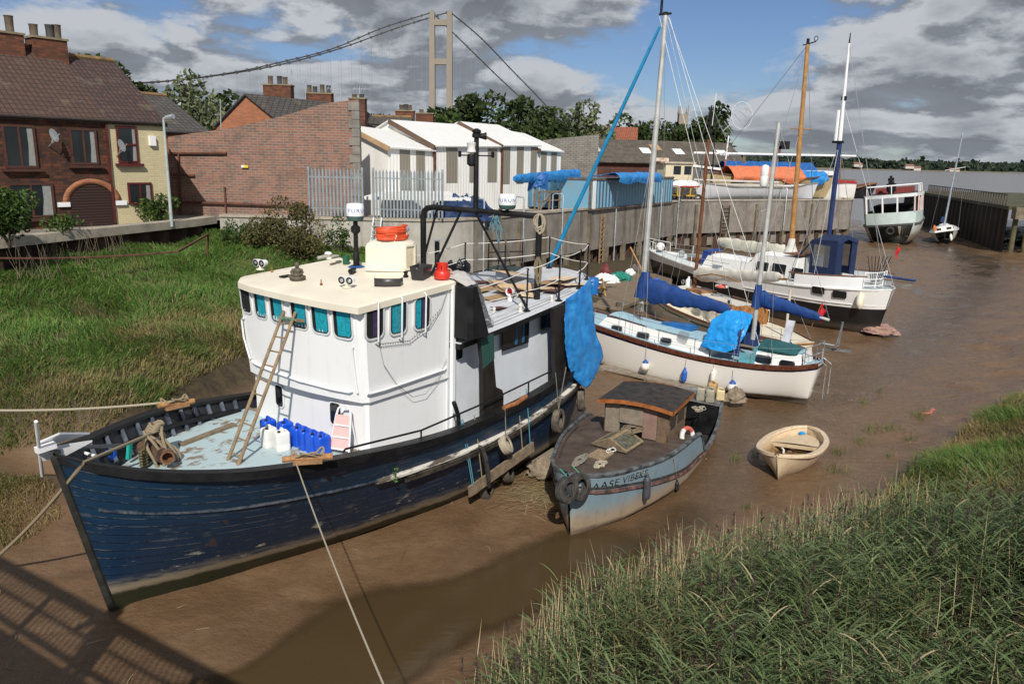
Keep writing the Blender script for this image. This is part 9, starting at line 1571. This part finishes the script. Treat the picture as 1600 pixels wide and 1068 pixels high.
FARL=leaf_material('far_tree_leaf',[(0,(.016,.028,.020)),(.6,(.030,.046,.028)),(1,(.055,.068,.042))],0,.8);n=16000;rg=np.random.default_rng(3);X=rg.uniform(-200,2300,n);Y=rg.uniform(2085,2280,n);hz=np.interp(X,xs,[h for _,h in prof])*np.clip((Y-2075)/180,.05,1);tt=rg.random(n);P=np.stack([X,Y,hz+tt*12*(.5+.8*np.abs(np.sin(X*.021)*np.sin(X*.0063+1)))],1);P[:,2]+=np.where(rg.random(n)<.012,9,0);s=5.5*rg.uniform(.6,1.6,n)[:,None];a=rg.normal(size=(n,3));a[:,2]*=.9;a/=np.linalg.norm(a,axis=1,keepdims=True);bb=np.cross(a,rg.normal(size=(n,3)));bb/=np.linalg.norm(bb,axis=1,keepdims=True)
setting(fast_mesh('far_shore_woods',np.stack([P-a*s,P+bb*s,P+a*s,P-bb*s],1).reshape(-1,3),np.full(n,4),np.arange(4*n),FARL,{'tone':('FLOAT',np.repeat(np.clip(rg.normal(.45,.2,n),0,1),4))},False),'stuff')
for i,(px,py,w_)in enumerate(((1338,259,16),(1420,262,22),(1432,265,18),(1490,268,26),(1344,260,8))):p=at_y(px,py,2072);t=thing('far_house','tiny pale house on the far shore, %s'%['left of the yacht mast row','left of a close pair','right of a close pair','below the small yacht mast','smallest, beside the leftmost'][i],'house',p,group='houses on the far shore');b=MB();b.box((0,0,1),(w_,10,7));b.build('wall',M('far_house_wall',(.50,.46,.42),.8),t,smooth=False);b=MB();b.prism([(-w_/2-.5,-6,4.5),(w_/2+.5,-6,4.5),(w_/2+.5,0,9),(-w_/2-.5,0,9)],(0,6,0));b.build('roof',M('far_house_roof',(.20,.10,.07),.9),t,smooth=False)
cot=1/math.tan(SUN_EL);g1,g2=at_z(0,878,0),at_z(345,1068,0);hr_=7.05;sh_=Vector((-.03*1.45,1,0))*cot;d=(g2-g1).normalized();r0=g1-sh_*hr_-d*6;r1=r0+d*22;nb=Vector((-d.y,d.x,0));nb=nb if nb.y<0 else-nb
t=thing('footbridge','iron footbridge with barred railings that crosses the creek behind the viewer','bridge',r0);IR=M('bridge_iron',(.10,.12,.11),.6,.3);up_=Vector((0,0,1));L_=22.0;D_=r1-r0;a0=up_*hr_;b=MB();b.bar(a0,D_+a0,.15);b.bar(a0-up_*1.0,D_+a0-up_*1.0,.08);b.bar(a0-up_*.5,D_+a0-up_*.5,.05)
for i in range(12):b.bar(D_*(i/11)+a0,D_*(i/11)+a0-up_*1.15,.09)
b.build('railing',IR,t);b=MB()
for i in range(176):p=D_*(i/175);b.cyl(p+a0,p+a0-up_*1.0,.022,n=5,cap=False)
b.build('railing_bars',IR,t);b=MB();q0=a0-up_*1.15;b.prism([q0,D_+q0,D_+q0+nb*1.9,q0+nb*1.9],up_*-.3);b.build('deck',M('bridge_planks',(.2,.16,.11),.9),t,smooth=False)
for f in(.02,.95):b=MB();p=D_*f+nb*.9;b.cyl((p.x,p.y,-.5),(p.x,p.y,hr_-1.4),.35,n=12);b.build('pier',IR,t)
gp_=at_z(182,985,0)-sh_*6.9;pr=gp_-r0;f=pr.dot(d);bp=r0+d*f+nb*.32;t=pt_=thing('person','person in a dark coat leaning on the footbridge railing behind the viewer','person',(bp.x,bp.y,hr_-1.15),math.atan2(nb.y,nb.x)+PI/2)
me=bpy.data.meshes.new('body');V=[(0,0,.92),(0,0,1.15),(0,-.06,1.38),(0,-.12,1.52),(0,-.17,1.66),(.10,0,.88),(.11,-.03,.48),(.11,.03,.08),(.11,-.12,.03),(-.10,0,.88),(-.11,.05,.48),(-.11,.08,.08),(-.11,-.07,.03),(.19,-.08,1.40),(.34,-.22,1.24),(.20,-.36,1.38),(-.19,-.08,1.40),(-.36,-.22,1.24),(-.20,-.34,1.38)];E_=[(0,1),(1,2),(2,3),(3,4),(0,5),(5,6),(6,7),(7,8),(0,9),(9,10),(10,11),(11,12),(2,13),(13,14),(14,15),(2,16),(16,17),(17,18)];rd_=[.16,.15,.17,.06,.115,.10,.075,.05,.04,.10,.075,.05,.04,.075,.055,.04,.075,.055,.04]
me.from_pydata(V,E_,[]);o=bpy.data.objects.new('body',me);COL.objects.link(o);o.parent=t;sk=o.modifiers.new('skin','SKIN');o.modifiers.new('sub','SUBSURF').levels=2
for v,r_ in zip(me.skin_vertices[0].data,rd_):v.radius=(r_,r_*.9)
me.skin_vertices[0].data[0].use_root=True;me.materials.append(M('dark_coat',(.03,.035,.05),.8))
b=MB();b.lathe([(.12,1.68),(.125,1.74),(.10,1.79),(0,1.81)],(0,-.16,0),14);pt_.scale=(1.25,1.2,1.1);b.build('hair',M('brown_hair',(.05,.03,.02),.8),t)
